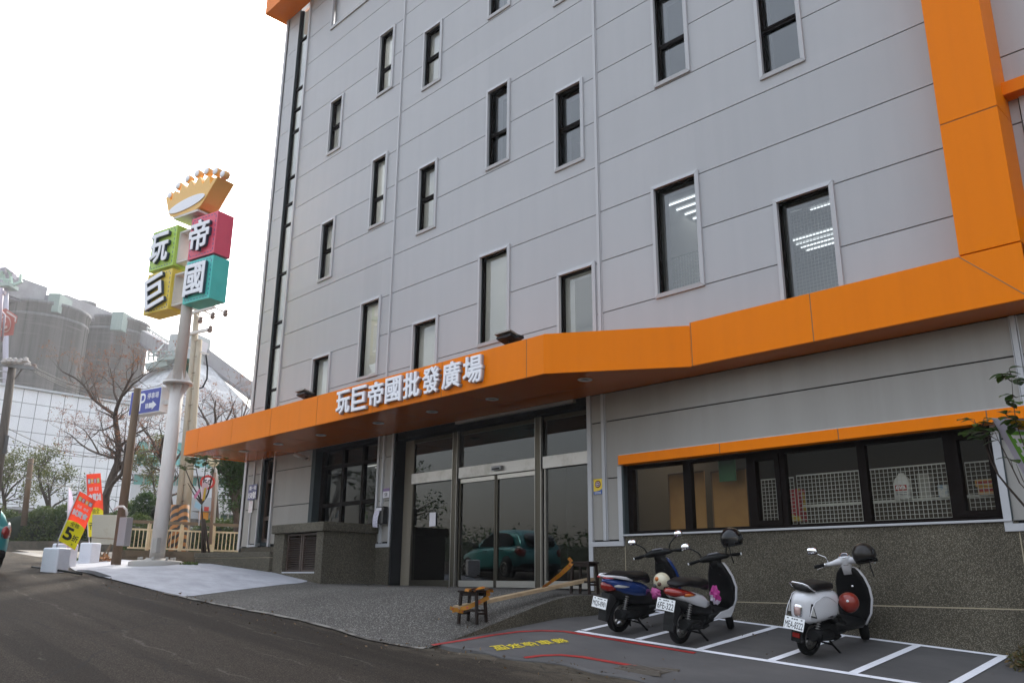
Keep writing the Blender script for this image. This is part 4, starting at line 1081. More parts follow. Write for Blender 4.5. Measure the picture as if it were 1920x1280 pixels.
helmet('beige helmet with stickers hung behind the seat front of the blue scooter', at(1241,1089,11.35), .115, HBEI, -95, 30, -40, False, True,
       [(10,20,.03,M('brown sticker', (.10,.05,.03), .5)),(-30,35,.03,M('orange sticker', (.5,.15,.03), .5)),(-15,-12,.025,M('grey sticker', (.08,.09,.10), .5))])
def bag(label, c, sx, sz, m1, m2, seed):
    rnd = random.Random(seed); m = MB(); m.sphere((0,0,0), 1, 14, 9)
    for i, p in enumerate(m.v):
        k = 1+rnd.uniform(-.22,.22); m.v[i] = (p[0]*sx*.7*k, p[1]*sx*k, p[2]*sz*k*(1.25 if p[2] > .5 else 1))
    m.mi = [1 if (sum(m.v[i][0] for i in f)*6 + sum(m.v[i][2] for i in f)*5) > .12 else 0 for f in m.f]; m.sm = [False]*len(m.f)
    o = m.build('shopping_bag', [m1, m2], None); o.location = tuple(c)
    tag(o, label, 'bag')
MAG = M('magenta plastic', (.38,.03,.20), .4); LIL = M('lilac plastic', (.62,.55,.66), .35)
bag('crumpled magenta bag on the footboard of the blue scooter', at(1228,1113,11.75), .10, .065, MAG, M('pink plastic', (.6,.12,.35), .35), 3)
bag('white and magenta bag on the footboard of the 6FE-322 scooter', at(1341,1117,11.05), .085, .10, LIL, MAG, 5)
# ------------------------------------------------------------------ granite counter, low wall
ct = thing('granite_counter', 'washed pebble counter block with louvre doors under the shop window', 'counter', (-16.9,-.7,0))
def local(o, mb): mb.v = [(p[0]-o.location.x, p[1]-o.location.y, p[2]-o.location.z) for p in mb.v]; return mb
m = MB(); m.box(-17.95,-17.50,-1.39,-.004,-.3,1.14); m.box(-16.13,-15.86,-1.39,-.004,-.3,1.14); m.box(-17.50,-16.13,-1.39,-.004,-.3,.27); m.box(-17.50,-16.13,-1.0,-.004,.27,1.14)
local(ct, m).build('body', GRAN, ct)
m = MB(); m.box(-18.0,-15.80,-1.45,-.004,1.143,1.34); local(ct, m).build('slab', GRAN, ct, bevel=.015)
SLAT = M('brown louvre slat', (.050,.030,.020), .5)
m = MB(); m.box(-17.5,-16.13,-1.385,-1.35,.272,.30); local(ct, m).build('sill', CLADT, ct)
for a, b in ((-17.46,-16.83),(-16.80,-16.17)):
    m = MB(); m.box(a,a+.05,-1.32,-1.26,.31,1.12); m.box(b-.05,b,-1.32,-1.26,.31,1.12); m.box(a+.05,b-.05,-1.32,-1.26,.31,.35); m.box(a+.05,b-.05,-1.32,-1.26,1.08,1.12)
    for k in range(14):
        z = .37+k*.05
        m.cbox(((a+b)/2,-1.285,z), b-a-.10, .05, .010, Matrix.Rotation(R(-38),3,'X'))
    local(ct, m).build('louvre_door', SLAT, ct)

lw_ = thing('low_wall', 'low washed pebble planter wall running left from the counter', 'wall', (-20,-1,.4))
pl_ = [(-20.55,-2.05),(-17.96,-1.46),(-17.96,-.006),(-22.3,-.006),(-21.4,-1.3)]
m = MB(); m.prism([(a,b) for a,b in pl_], lambda a, b, d: Vector((a, b, d)), -.4, .615); local(lw_, m).build('wall', GRAN, lw_)
cx_, cy_ = -20., -1.
m = MB(); m.prism([((a-cx_)*1.012+cx_ if a < -18 else a, (b-cy_)*1.03+cy_ if b < -.5 else b) for a,b in pl_], lambda a, b, d: Vector((a, b, d)), .625, .745); local(lw_, m).build('coping', GRAN, lw_, bevel=.01)
m = MB(); m.prism([((a-cx_)*1.002+cx_ if a < -18 else a, (b-cy_)*1.004+cy_ if b < -.5 else b) for a,b in pl_], lambda a, b, d: Vector((a, b, d)), .612, .628); local(lw_, m).build('mortar_groove', GRANJ, lw_)

# ------------------------------------------------------------------ stools, plank, tape
WOODK = M('dark stained wood', (.011,.006,.004), .45, spec=.25, col2=(.020,.010,.007), nscale=9, stretch=(1,1,.2))
PLK = M('weathered plank', (.36,.26,.15), .7, col2=(.27,.19,.11), nscale=6, stretch=(.3,1,1), bump=.05)
TAPE = M('yellow barrier tape', (.30,.125,.010), .55, spec=.2)
TAPER = M('red tape print', (.26,.03,.008), .5)
def stool(label, x, y, z, yaw, h=.46, sx=.36, sy=.27):
    o = thing('stool', label, 'stool', (x,y,z), R(yaw), 'wooden stools holding the barrier')
    m = MB(); m.box(-sx/2,sx/2,-sy/2,sy/2,h-.03,h); m.build('seat', WOODK, o, bevel=.006)
    for a in (-1,1):
        for b in (-1,1):
            m = MB(); m.bar((a*(sx/2-.045), b*(sy/2-.035), h-.03), (a*(sx/2-.02), b*(sy/2-.02), 0), .036); m.build('leg', WOODK, o)
    m = MB()
    for a in (-1,1): m.box(a*(sx/2-.04)-.012, a*(sx/2-.04)+.012, -sy/2+.04, sy/2-.04, .13, .16)
    for b in (-1,1): m.box(-sx/2+.05, sx/2-.05, b*(sy/2-.035)-.012, b*(sy/2-.035)+.012, .17, .20)
    for b in (-1,1): m.box(-sx/2+.05, sx/2-.05, b*(sy/2-.035)-.01, b*(sy/2-.035)+.01, h-.075, h-.03)
    m.build('stretcher', WOODK, o)
    return o
zs1 = H_apron(-9.28,-2.97)
stool('dark wooden stool with barrier tape wrapped over its top, at the ramp edge', -9.28, -2.97, zs1, 12)
zs2 = H_apron(-9.06,-.80)
stool('dark wooden stool beside the entrance wall holding the upper end of the plank', -9.06, -.78, zs2+.004, 4, .50, .40, .28)
A_ = Vector((-9.46,-3.13,zs1+.22)); B_ = Vector((-9.02,-.66,zs2+.235))
m = MB(); m.bar(A_, B_, .17, .05); pk = m.build('plank', PLK, None, bevel=.003); tag(pk, 'long weathered plank laid between the two wooden stools', 'plank')
def ribbon(mb, pts, w, twist=None, n=10):
    P = []
    for a, b in zip(pts, pts[1:]):
        for k in range(n): P.append(Vector(a).lerp(Vector(b), k/n))
    P.append(Vector(pts[-1])); rows = []
    for i, p in enumerate(P):
        t = (P[min(i+1,len(P)-1)]-P[max(0,i-1)]).normalized(); s = t.cross(Vector((0,0,1))); s = s.normalized() if s.length > .05 else Vector((1,0,0)); u = s.cross(t)
        a = (twist(i/len(P)) if twist else 0.); d = u*math.cos(a)+s*math.sin(a)
        rows.append((p-d*w/2, p+d*w/2))
    for i in range(len(rows)-1):
        mb.cur = 1 if (i % 3 == 1) else 0
        if mb.cur == 1:
            a0,a1,b0,b1 = rows[i][0],rows[i][1],rows[i+1][0],rows[i+1][1]
            q = lambda f, g: (a0.lerp(a1,f)).lerp(b0.lerp(b1,f), g)
            mb.cur = 0; mb.quad(q(0,0),q(.25,0),q(.25,1),q(0,1)); mb.quad(q(.75,0),q(1,0),q(1,1),q(.75,1)); mb.quad(q(.25,.7),q(.75,.7),q(.75,1),q(.25,1))
            mb.cur = 1; mb.quad(q(.25,0),q(.75,0),q(.75,.7),q(.25,.7)); mb.cur = 0
        else: mb.quad(rows[i][0], rows[i][1], rows[i+1][1], rows[i+1][0])
tp = thing('barrier_tape', 'yellow and red barrier tape tied from stool to stool', 'tape', tuple(A_))
m = MB(); ribbon(m, [(-9.33,-.92,zs2+.50),(-9.36,-.95,zs2+.44),(-9.31,-1.25,.24),(-9.33,-1.62,.05)], .07, lambda t: .5*math.sin(t*5))
ribbon(m, [(-9.34,-.92,zs2+.50),(-9.385,-.95,zs2+.56)], .05, None, 3)
m.v = [(p[0]+.14, p[1], p[2]) for p in m.v]
local(tp, m).build('tape_strip', [TAPE, TAPER], tp, fix=False)
m = MB()
zt1 = zs1+.466
rnd = random.Random(4)
for k in range(6):
    x0 = -9.27+.03*k+rnd.uniform(-.02,.02)
    pts = [(x0-.02,-3.42,zt1-.02),(x0+rnd.uniform(-.02,.02),-3.40,zt1+.01),(x0+.02,-3.26,zt1+.012+.006*k),(x0+rnd.uniform(-.03,.03),-3.12,zt1+.006),(x0+.02,-3.11,zt1-.03)]
    ribbon(m, pts, .06, lambda t, k=k: 1.55+.4*math.sin(7*t+k), 4)
ribbon(m, [(-9.14,-3.14,zt1+.0),(-9.13,-3.13,zt1-.10),(-9.30,-3.36,zs1+.23),(-9.52,-3.47,zs1+.18)], .06, lambda t: .3, 5)
ribbon(m, [(-9.55,-3.49,zs1+.22),(-9.38,-3.47,zs1+.18),(-9.36,-3.40,zs1+.17)], .05, lambda t: .1, 4)
m.v = [(p[0]+.04, p[1]+.29, p[2]) for p in m.v]
local(tp, m).build('tape_wrap', [TAPE, TAPER], tp, fix=False)

# ------------------------------------------------------------------ small things on the wall
NAVY = M('navy enamel', (.025,.03,.16), .3); YEL = M('yellow enamel', (.72,.50,.02), .35); PAPER = M('paper', (.70,.68,.72), .8); PURP = M('purple print', (.20,.13,.26), .6)
wallp = lambda y: (lambda a, b, d: (a, y-d, b))
o = thing('house_number_plate', 'blue house number plate reading 158 on the left corner of the wall', 'sign', (-21.8,-.03,2.45))
m = MB(); m.box(-22.06,-21.58,-.045,-.033,2.25,2.67); local(o, m).build('plate', NAVY, o, bevel=.004)
m = MB(); text(m, '路一段', -21.80, 2.575, .40, .115, wallp(-.046), .003, .02); text(m, '158號', -21.82, 2.375, .43, .20, wallp(-.046), .003, .03); local(o, m).build('lettering', LETW, o, fix=False)
m = MB(); m.box(-21.97,-21.74,-.038,-.034,1.90,2.22); nt_ = m.build('paper_notice', M('pinkish paper', (.66,.55,.54), .8, col2=(.72,.70,.70), nscale=9), None); tag(nt_, 'pinkish notice pasted under the blue house number plate', 'notice')
o = thing('unit_number_plate', 'small white 158 plate beside the entrance reveal', 'sign', (-15.53,-.02,2.0))
m = MB(); m.box(-15.66,-15.42,-.042,-.033,1.92,2.06); local(o, m).build('plate', PAPER, o)
m = MB(); m.box(-15.66,-15.42,-.042,-.033,2.064,2.13); local(o, m).build('purple_band', PURP, o)
m = MB(); text(m, '158', -15.55, 1.99, .13, .085, wallp(-.043), .002, .02); local(o, m).build('lettering', INK, o, fix=False)
o = thing('letter_box', 'black metal letter box mounted left of the entrance', 'letter box', (-15.57,-.1,1.5))
m = MB(); m.box(-15.72,-15.44,-.17,-.035,1.34,1.72); local(o, m).build('box', M('black enamel', (.02,.02,.02), .35), o, bevel=.01)
m = MB(); m.box(-15.70,-15.50,-.176,-.171,1.63,1.69); local(o, m).build('label_window', PAPER, o)
m = MB(); vs = []
for i in range(7):
    t = i/6; vs += [(-15.74-.05*t,-.178-.03*math.sin(t*3),1.64-.36*t), (-15.55-.05*t,-.180-.03*math.sin(t*3),1.62-.36*t)]
m.add(vs, [(2*i,2*i+1,2*i+3,2*i+2) for i in range(6)], True); nt_ = m.build('paper_notice', M('printed paper', (.62,.60,.68), .8, col2=(.45,.43,.52), nscale=26), None); tag(nt_, 'white printed sheet hanging from the black letter box', 'notice')
m = MB(); m.box(-14.36,-14.15,.285,.288,1.26,1.55); nt_ = m.build('paper_notice', PAPER, None); tag(nt_, 'white sheet taped to the dark glass left of the sliding doors', 'notice')
o = thing('security_sign', 'yellow and blue security company sign with dark red emblem', 'sign', (-9.38,-.02,1.73))
m = MB(); m.box(-9.475,-9.285,-.012,-.002,1.60,1.865); local(o, m).build('plate', YEL, o)
m = MB(); m.prism([(-9.475,1.60),(-9.285,1.60),(-9.285,1.70),(-9.32,1.672),(-9.38,1.66),(-9.475,1.655)], wallp(-.0125), 0, .002); local(o, m).build('blue_field', M('sign blue', (.03,.09,.30), .35), o)
m = MB(); m.lathe([(0,0),(.062,0),(.062,.002),(0,.002)], (-9.38,-.0125,1.775), (0,-1,0), 22); e_ = local(o, m).build('emblem', M('dark red print', (.14,.02,.015), .4), o)
m = MB(); m.lathe([(.034,.0025),(.044,.0025),(.044,.003),(.034,.003),(.034,.0025)], (-9.38,-.0125,1.775), (0,-1,0), 20); m.prism([(-9.43,1.772),(-9.33,1.772),(-9.33,1.778),(-9.43,1.778)], wallp(-.0125), .0025, .003); m.lathe([(0,.003),(.014,.003),(.014,.004),(0,.004)], (-9.38,-.0125,1.775), (0,-1,0), 14); local(o, m).build('emblem_eye', PAPER, e_)
m = MB()
for z in (1.615,1.636):
    for k in range(7): m.box(-9.45+k*.020,-9.436+k*.020,-.016,-.0125,z-.006,z+.006)
local(o, m).build('lettering', PAPER, o)
o = thing('security_camera', 'white bullet camera under the canopy beside the shop window', 'camera', (-19.2,-.05,3.18))
m = MB(); m.tube([(-19.0,-.02,3.14),(-19.02,-.10,3.12),(-19.12,-.18,3.16)], .012, 8); local(o, m).build('bracket', BLACKP, o)
m = MB(); m.tube([(-19.02,-.10,3.14),(-19.20,-.34,3.235)], .05, 14); m.box(-19.04,-18.96,-.03,-.002,3.08,3.2); local(o, m).build('housing', M('beige plastic', (.50,.45,.40), .4), o)
m = MB(); m.tube([(-19.20,-.34,3.235),(-19.202,-.343,3.236)], .038, 14); local(o, m).build('lens', BLACKP, o)
def floodlight(label, x):
    o = thing('floodlight', label, 'floodlight', (x,-1.72,4.01), 0, 'floodlights on the canopy edge')
    m = MB(); m.box(-.09,.09,-.02,.02,.0,.05); m.tube([(0,0,.03),(0,0,.10)], .02, 8); m.build('bracket', BLACKP, o)
    rt = Matrix.Rotation(R(-14),3,'X')
    m = MB(); m.cbox((0,.0,.115), .36, .30, .05, rt); m.build('housing', BLACKP, o, bevel=.01)
    m = MB(); m.cbox((0,-.03,.185), .38, .30, .03, rt); m.build('reflector', M('aluminium reflector', (.22,.20,.17), .4, .3), o)
    m = MB()
    for k in range(5): m.cbox((-.14+.07*k,.10,.15), .02, .10, .06, rt)
    m.box(.17,.29,-.06,.06,.09,.14)
    m.build('cooling_fin', BLACKP, o)
floodlight('black floodlight on the canopy edge left of the white letters', -16.45)
floodlight('black floodlight on the canopy edge right of the white letters', -9.86)

# ------------------------------------------------------------------ goods behind the glass
WIRE = M('white wire', (.62,.62,.58), .45)
def mesh_panel(label, x0, x1, z0, z1, y, pitch=.058, r=.0032, name='wire_shelf'):
    m = MB(); nx = max(1, round((x1-x0)/pitch)); nz = max(1, round((z1-z0)/pitch))
    for i in range(nx+1): x = lerp(x0,x1,i/nx); m.box(x-r,x+r,y-r,y+r,z0,z1)
    for j in range(nz+1): z = lerp(z0,z1,j/nz); m.box(x0,x1,y-r+.004,y+r+.004,z-r,z+r)
    m.box(x0,x1,y-.012,y+.012,z1-.006,z1+.01)
    o = m.build(name, WIRE, None, fix=False); return tag(o, label, 'wire mesh')
mesh_panel('white wire mesh rack behind the narrow sash of the strip window', -6.50,-5.97,.93,1.66,.42)
mesh_panel('long white wire mesh rack behind the wide panes of the strip window', -5.93,-3.72,.93,1.68,.44)
mesh_panel('white wire mesh rack at the right end of the strip window', -3.60,-3.18,.93,1.66,.43)
mesh_panel('white wire mesh rack in the second pane from the right above the orange band', -8.05,-6.9,4.9,5.78,.62)
mesh_panel('tall white wire mesh rack in the rightmost window above the orange band', -5.75,-4.6,4.1,5.95,.62)
mesh_panel('white wire mesh rack in the tall window above the white letters', -17.2,-16.1,4.9,5.6,.62)
for z, lab in ((1.25,'upper wire shelf board behind the strip window'),):
    m = MB()
    for k in range(8): m.box(-5.9,-3.2,.48+k*.045,.486+k*.045,z,z+.006)
    for k in range(28): m.box(-5.9+k*.1,-5.894+k*.1,.48,.82,z-.008,z-.002)
    tag(m.build('shelf_board', WIRE, None, fix=False), lab, 'shelf')
BRD = M('brown board', (.40,.20,.045), .6, col2=(.34,.16,.035), nscale=2)
EDG = M('board edge', (.16,.08,.03), .6)
for lab, x0, x1, z0, z1, y in (('brown board leaning behind the left pane of the strip window',-8.42,-7.72,.3,1.92,.75),('brown board leaning behind the second pane of the strip window',-7.60,-6.98,.3,1.90,.80)):
    m = MB(); m.box(x0,x1,y,y+.02,z0,z1); b_ = m.build('board', BRD, None); tag(b_, lab, 'board')
    m = MB(); m.box(x0-.02,x0,y-.01,y+.03,z0,z1+.02); m.box(x0,x1,y-.01,y+.03,z1,z1+.02); m.build('edge_frame', EDG, b_)
SHOPW = M('shop light', (.9,.9,.8), .5, emit=1.6)
def carton(label, x, y, z, sx, sy, sz, mat, band=None, name='carton'):
    m = MB(); m.box(x-sx/2,x+sx/2,y,y+sy,z,z+sz); b_ = m.build(name, mat, None, bevel=.006); tag(b_, label, 'box')
    if band:
        m = MB(); m.box(x-sx*.42,x+sx*.42,y-.003,y-.001,z+sz*.35,z+sz*.7); m.build('printed_panel', band, b_)
REDP = M('red print', (.42,.03,.025), .5)
bt = MB(); bt.loft([(0,0,0,.105,.06,5),(.20,0,0,.105,.06,5),(.27,0,0,.09,.055,4),(.33,0,0,.04,.03,3),(.35,0,0,.035,.03,3)], 20)
bt = mapped(bt, lambda p: Vector((p.y, p.z, p.x)))
bo = bt.build('jerrycan', M('white plastic can', (.70,.70,.70), .4), None); bo.location = (-4.46,.56,1.262); tag(bo, 'white plastic can with red eva label on the wire shelf', 'can')
m = MB(); m.box(-.08,.08,-.064,-.061,.11,.185); lb_ = m.build('label_panel', REDP, bo)
m = MB(); text(m, 'eva', -.005, .152, .13, .05, lambda a, b, d: (a, -.065-d, b), .002, .03); m.build('lettering', LETW, lb_, fix=False)
m = MB()
for z in (.085,.062): m.box(-.07,.07,-.063,-.0605,z-.005,z+.005)
m.build('small_print', M('grey print', (.2,.2,.2), .6), bo)
carton('grey carton beside the white can on the wire shelf', -4.22,.66,1.262,.15,.14,.34, M('grey carton', (.34,.33,.30), .7))
carton('blue and white carton right of the cans on the wire shelf', -3.96,.58,1.262,.12,.12,.16, M('blue white carton', (.10,.22,.38), .5, col2=(.6,.6,.58), nscale=11))
carton('yellow carton right of the blue carton on the wire shelf', -3.83,.58,1.262,.11,.12,.11, M('yellow carton', (.62,.38,.05), .5, col2=(.3,.1,.03), nscale=12))
carton('lower of two orange cartons at the right end of the shelf', -3.42,.56,1.262,.22,.14,.10, M('orange carton', (.62,.30,.04), .5), REDP)
carton('upper of two orange cartons at the right end of the shelf', -3.44,.56,1.366,.22,.14,.09, M('amber carton', (.62,.36,.08), .5), REDP)
carton('yellow and red carton behind the narrow sash rack', -6.22,.75,1.05,.30,.2,.48, M('yellow red carton', (.50,.34,.03), .5, col2=(.38,.02,.03), nscale=3.2, lo=.48, hi=.52))
carton('dark equipment case on the floor by the strip window', -8.45,.48,.55,.30,.3,.42, M('dark case', (.03,.03,.03), .4))
carton('green booklet standing in the shop window over the counter', -17.05,.45,1.36,.24,.02,.36, M('green booklet', (.10,.30,.05), .5, col2=(.4,.5,.3), nscale=10))
carton('white box standing in the shop window over the counter', -16.55,.5,1.36,.10,.05,.36, M('white box', (.5,.46,.40), .6))
m = MB(); m.box(-7.28,-6.98,.50,.52,1.70,2.06); tag(m.build('exit_banner', M('green fabric', (.03,.14,.05), .6), None), 'green hanging sign behind the second pane of the strip window', 'banner')
# ------------------------------------------------------------------ sign pole with crown and four letter boxes
PB = Vector((-20.5,-2.96,.50)); UX = Vector((.975,.224,0)); NN = Vector((.224,-.975,0))
pp = lambda a, b, d: PB + UX*a + NN*d + Vector((0,0,b-.5))
sp_ = thing('sign_pole', 'tall grey sign pole with orange crown and four coloured letter boxes', 'sign', tuple(PB))
loc = lambda mb: local(sp_, mb)
POLE = M('galvanised pole', (.66,.62,.59), .5, .0, col2=(.58,.54,.50), nscale=1.4, stretch=(1,1,.5))
m = MB(); m.tube([pp(-.08,.35,0), pp(-.08,4.86,0)], [.172,.165], 24); loc(m).build('pole', POLE, sp_)
m = MB(); m.tube([pp(-.08,4.9,0), pp(-.08,9.5,0)], [.148,.135], 24); loc(m).build('upper_pole', POLE, sp_)
m = MB(); m.lathe([(.18,4.84),(.36,4.84),(.36,4.90),(.18,4.90)], pp(-.08,0,0), (0,0,1), 24)
for k in range(8):
    a = k*math.pi/4; d = Vector((math.cos(a),math.sin(a),0)); c = pp(-.08,4.9,0)
    for s in (1,-1): m.add([c+d*.17, c+d*.34, c+d*.18+Vector((0,0,.30*s)), c+d*.17+Vector((0,0,.30*s))], [(0,1,2,3)], False)
loc(m).build('flange', POLE, sp_)
m = MB(); m.lathe([(.62,.36),(.62,.50),(.55,.54),(.30,.56),(.2,.60)], pp(-.08,0,0), (0,0,1), 20)
for k in range(8):
    a = k*math.pi/4+.2; d = Vector((math.cos(a),math.sin(a),0)); m.tube([pp(-.08,.52,0)+d*.4, pp(-.08,.62,0)+d*.4], .035, 8)
loc(m).build('footing', M('concrete footing', (.34,.32,.29), .85), sp_)
m = MB(); m.prism([(-.0,0),(.0,0),(.17,0),(.17,.34),(0,.34)], lambda a, b, d: pp(.10+a, .72+b, .18+d), 0, .12); loc(m).build('switch_box', M('grey box', (.36,.34,.31), .5), sp_, bevel=.008)
def sign_box(ch, a0, a1, z0, z1, col, rot=0.):
    mt = M('sign box paint', col, .4, col2=tuple(c*.93 for c in col), nscale=2)
    m = MB(); m.prism([(a0,z0),(a1,z0),(a1,z1),(a0,z1)], pp, -.25, .25); b_ = loc(m).build('letter_box', mt, sp_, bevel=.006)
    m = MB(); e = .07; n = 8
    for k in range(n):
        for (A, B2) in (((a0+e,z0+e),(a1-e,z0+e)),((a0+e,z1-e),(a1-e,z1-e)),((a0+e,z0+e),(a0+e,z1-e)),((a1-e,z0+e),(a1-e,z1-e))):
            p0 = (lerp(A[0],B2[0],(k+.22)/n), lerp(A[1],B2[1],(k+.22)/n)); p1 = (lerp(A[0],B2[0],(k+.72)/n), lerp(A[1],B2[1],(k+.72)/n))
            w_ = .010
            if abs(p0[0]-p1[0]) > abs(p0[1]-p1[1]): q = [(p0[0],p0[1]-w_),(p1[0],p1[1]-w_),(p1[0],p1[1]+w_),(p0[0],p0[1]+w_)]
            else: q = [(p0[0]-w_,p0[1]),(p0[0]+w_,p0[1]),(p1[0]+w_,p1[1]),(p1[0]-w_,p1[1])]
            m.prism(q, pp, .25, .2535)
    loc(m).build('stitch_line', M('navy stitch', (.05,.08,.22), .5), b_)
    cx, cz = (a0+a1)/2-.03, (z0+z1)/2; hh = .86; ww = .78
    m = MB(); text(m, ch, cx, cz, ww, hh, lambda a, b, d: pp(a, b, .255+d), .085, .024, rot=rot); s_ = loc(m).build('letter_return', M('dark letter side', (.03,.05,.08), .4), b_, fix=False)
    m = MB(); text(m, ch, cx, cz, ww, hh, lambda a, b, d: pp(a, b, .341+d), .02, .021, rot=rot); loc(m).build('letter', LETW, b_, fix=False)
sign_box('玩', -1.60,-.55, 8.08, 9.23, (.42,.62,.10))
sign_box('巨', -1.58,-.53, 6.86, 7.99, (.74,.55,.07), R(13))
sign_box('帝', .05, 1.10, 8.08, 9.24, (.72,.09,.15))
sign_box('國', .06, 1.11, 6.87, 8.02, (.09,.56,.50))
m = MB()
for z0, z1 in ((8.15,9.05),(6.95,7.85)):
    for a, b in ((-.56,-.16),(-.16,.06)):
        m.prism([(a,z0),(b,z0),(b,z0+.05),(a,z0+.05)], pp, -.16, .16); m.prism([(a,z1-.05),(b,z1-.05),(b,z1),(a,z1)], pp, -.16, .16)
    m.prism([(-.56,z0+.05),(-.50,z0+.05),(-.50,z1-.05),(-.56,z1-.05)], pp, -.16, .16)
loc(m).build('bracket', POLE, sp_)
m = MB(); m.prism([(-.70,9.40),(.30,9.40),(.30,9.46),(-.70,9.46)], pp, -.3, .3); loc(m).build('crown_base', POLE, sp_)
crown = [(-1.25,10.19),(-1.17,10.02),(-1.08,9.80),(-1.03,9.67),(-.95,9.57),(-.80,9.51),(-.4,9.485),(.1,9.485),(.30,9.53),(.45,9.66),(.62,9.88),(.80,10.09),(.93,10.25),
   (.78,10.24),(.70,10.17),(.64,10.10),(.60,10.22),(.56,10.38),(.44,10.34),(.36,10.22),(.31,10.20),(.24,10.34),(.16,10.45),(.06,10.40),(.0,10.28),(-.05,10.27),(-.12,10.38),(-.2,10.45),(-.28,10.40),(-.34,10.28),(-.39,10.27),(-.46,10.36),(-.55,10.41),(-.62,10.33),(-.66,10.19),(-.71,10.18),(-.78,10.26),(-.88,10.31),(-.93,10.22),(-.95,10.06),(-1.0,10.05),(-1.08,10.13),(-1.17,10.2)]
CRN = M('crown gold paint', (.80,.47,.12), .35)
m = MB(); m.prism(crown, pp, -.28, .26); cr_ = loc(m).build('crown', CRN, sp_, bevel=.012)
for a, b in ((-1.13,10.24),(-.80,10.45),(-.42,10.56),(-.03,10.61),(.37,10.57),(.75,10.46),(1.06,10.30)):
    m = MB(); m.lathe([(0,.06),(.10,.06),(.115,.08),(.115,.20),(.10,.23),(0,.23)], pp(a, b, 0), tuple(NN), 20); bb = loc(m).build('crown_bead', M('gold bead', (.75,.42,.16), .35), cr_)
    m = MB(); m.lathe([(0,.231),(.095,.231),(.09,.24),(0,.24)], pp(a, b, 0), tuple(NN), 18); loc(m).build('bead_face', LETW, bb)
el = [(-.245+.74*math.cos(t)*math.cos(.09)-.155*math.sin(t)*math.sin(.09), 9.755+.155*math.sin(t)+.07*math.cos(t)) for t in [2*math.pi*k/40 for k in range(40)]]
m = MB(); m.prism(el, pp, .26, .285); loc(m).build('oval_plate', LETW, cr_)

# parking sign hung on the pole
pk_ = thing('parking_sign', 'blue parking sign with white P and arrow fixed to the sign pole', 'sign', tuple(pp(-1.2,4.5,0)))
m = MB(); m.prism([(-1.80,4.17),(-.50,4.17),(-.50,4.82),(-1.80,4.82)], pp, -.14, .14); fb = local(pk_, m).build('light_box', M('white sign frame', (.72,.72,.74), .4), pk_, bevel=.006)
m = MB(); m.prism([(-1.775,4.195),(-.525,4.195),(-.525,4.795),(-1.775,4.795)], pp, .14, .144); fc = local(pk_, m).build('blue_face', M('sign blue face', (.035,.05,.33), .35), pk_)
m = MB(); text(m, 'P', -1.245, 4.49, .22, .46, lambda a, b, d: pp(a, b, .145+d), .003, .0); text(m, '停車場', -.83, 4.62, .46, .16, lambda a, b, d: pp(a, b, .145+d), .003, .008)
for q in ([(-1.10,4.30),(-1.07,4.30),(-1.07,4.43),(-1.10,4.43)],[(-1.05,4.30),(-1.0,4.30),(-1.0,4.43),(-1.05,4.43)],[(-.97,4.30),(-.82,4.30),(-.82,4.25),(-.65,4.365),(-.82,4.48),(-.82,4.43),(-.97,4.43)]):
    m.prism(q, pp, .144, .148)
local(pk_, m).build('lettering', LETW, pk_, fix=False)
m = MB(); m.prism([(-.50,4.36),(-.2,4.36),(-.2,4.48),(-.50,4.48)], pp, -.05, .05); local(pk_, m).build('arm', POLE, pk_)
# ------------------------------------------------------------------ white posts and sales flags
BLK = M('white painted concrete', (.70,.71,.76), .6, col2=(.60,.61,.66), nscale=4, lo=.45, hi=.8)
def block(label, c, yaw, w_, d, h):
    o = MB().box(-w_/2,w_/2,-d/2,d/2,-.1,h).build('concrete_block', BLK, None, bevel=.035, seg=3); o.location = tuple(c); o.rotation_euler = (0,0,R(yaw)); return tag(o, label, 'block', 'white blocks holding the sales flags')
c1 = at(103,1062,17.3); block('nearest white concrete block, at the kerb end of the pale path', (c1.x,c1.y,H_apron(c1.x,c1.y)), 33, .385, .385, .47)
c2 = at(166,1052,21.2); block('white concrete block under the upright red flag beside the grey cabinet', (c2.x,c2.y,H_apron(c2.x,c2.y)), 33, .36, .36, .50)
c0 = at(119,1050,19.3); block('white concrete block behind the nearest one, carrying the leaning red flag', (c0.x,c0.y,H_apron(c0.x,c0.y)), 33, .40, .40, .52)
FRED = M('red flag print', (.62,.055,.025), .6); FYEL = M('yellow flag print', (.88,.74,.01), .6)
for m_ in (FRED,):
    t_ = m_.node_tree; p_ = t_.nodes['Principled BSDF']; tl = t_.nodes.new('ShaderNodeBsdfTranslucent'); tl.inputs[0].default_value = p_.inputs['Base Color'].default_value
    mx = t_.nodes.new('ShaderNodeMixShader'); mx.inputs[0].default_value = .45; t_.links.new(p_.outputs[0], mx.inputs[1]); t_.links.new(tl.outputs[0], mx.inputs[2]); t_.links.new(mx.outputs[0], t_.nodes['Material Output'].inputs[0])
FW = M('flag white', (.75,.72,.76), .6)
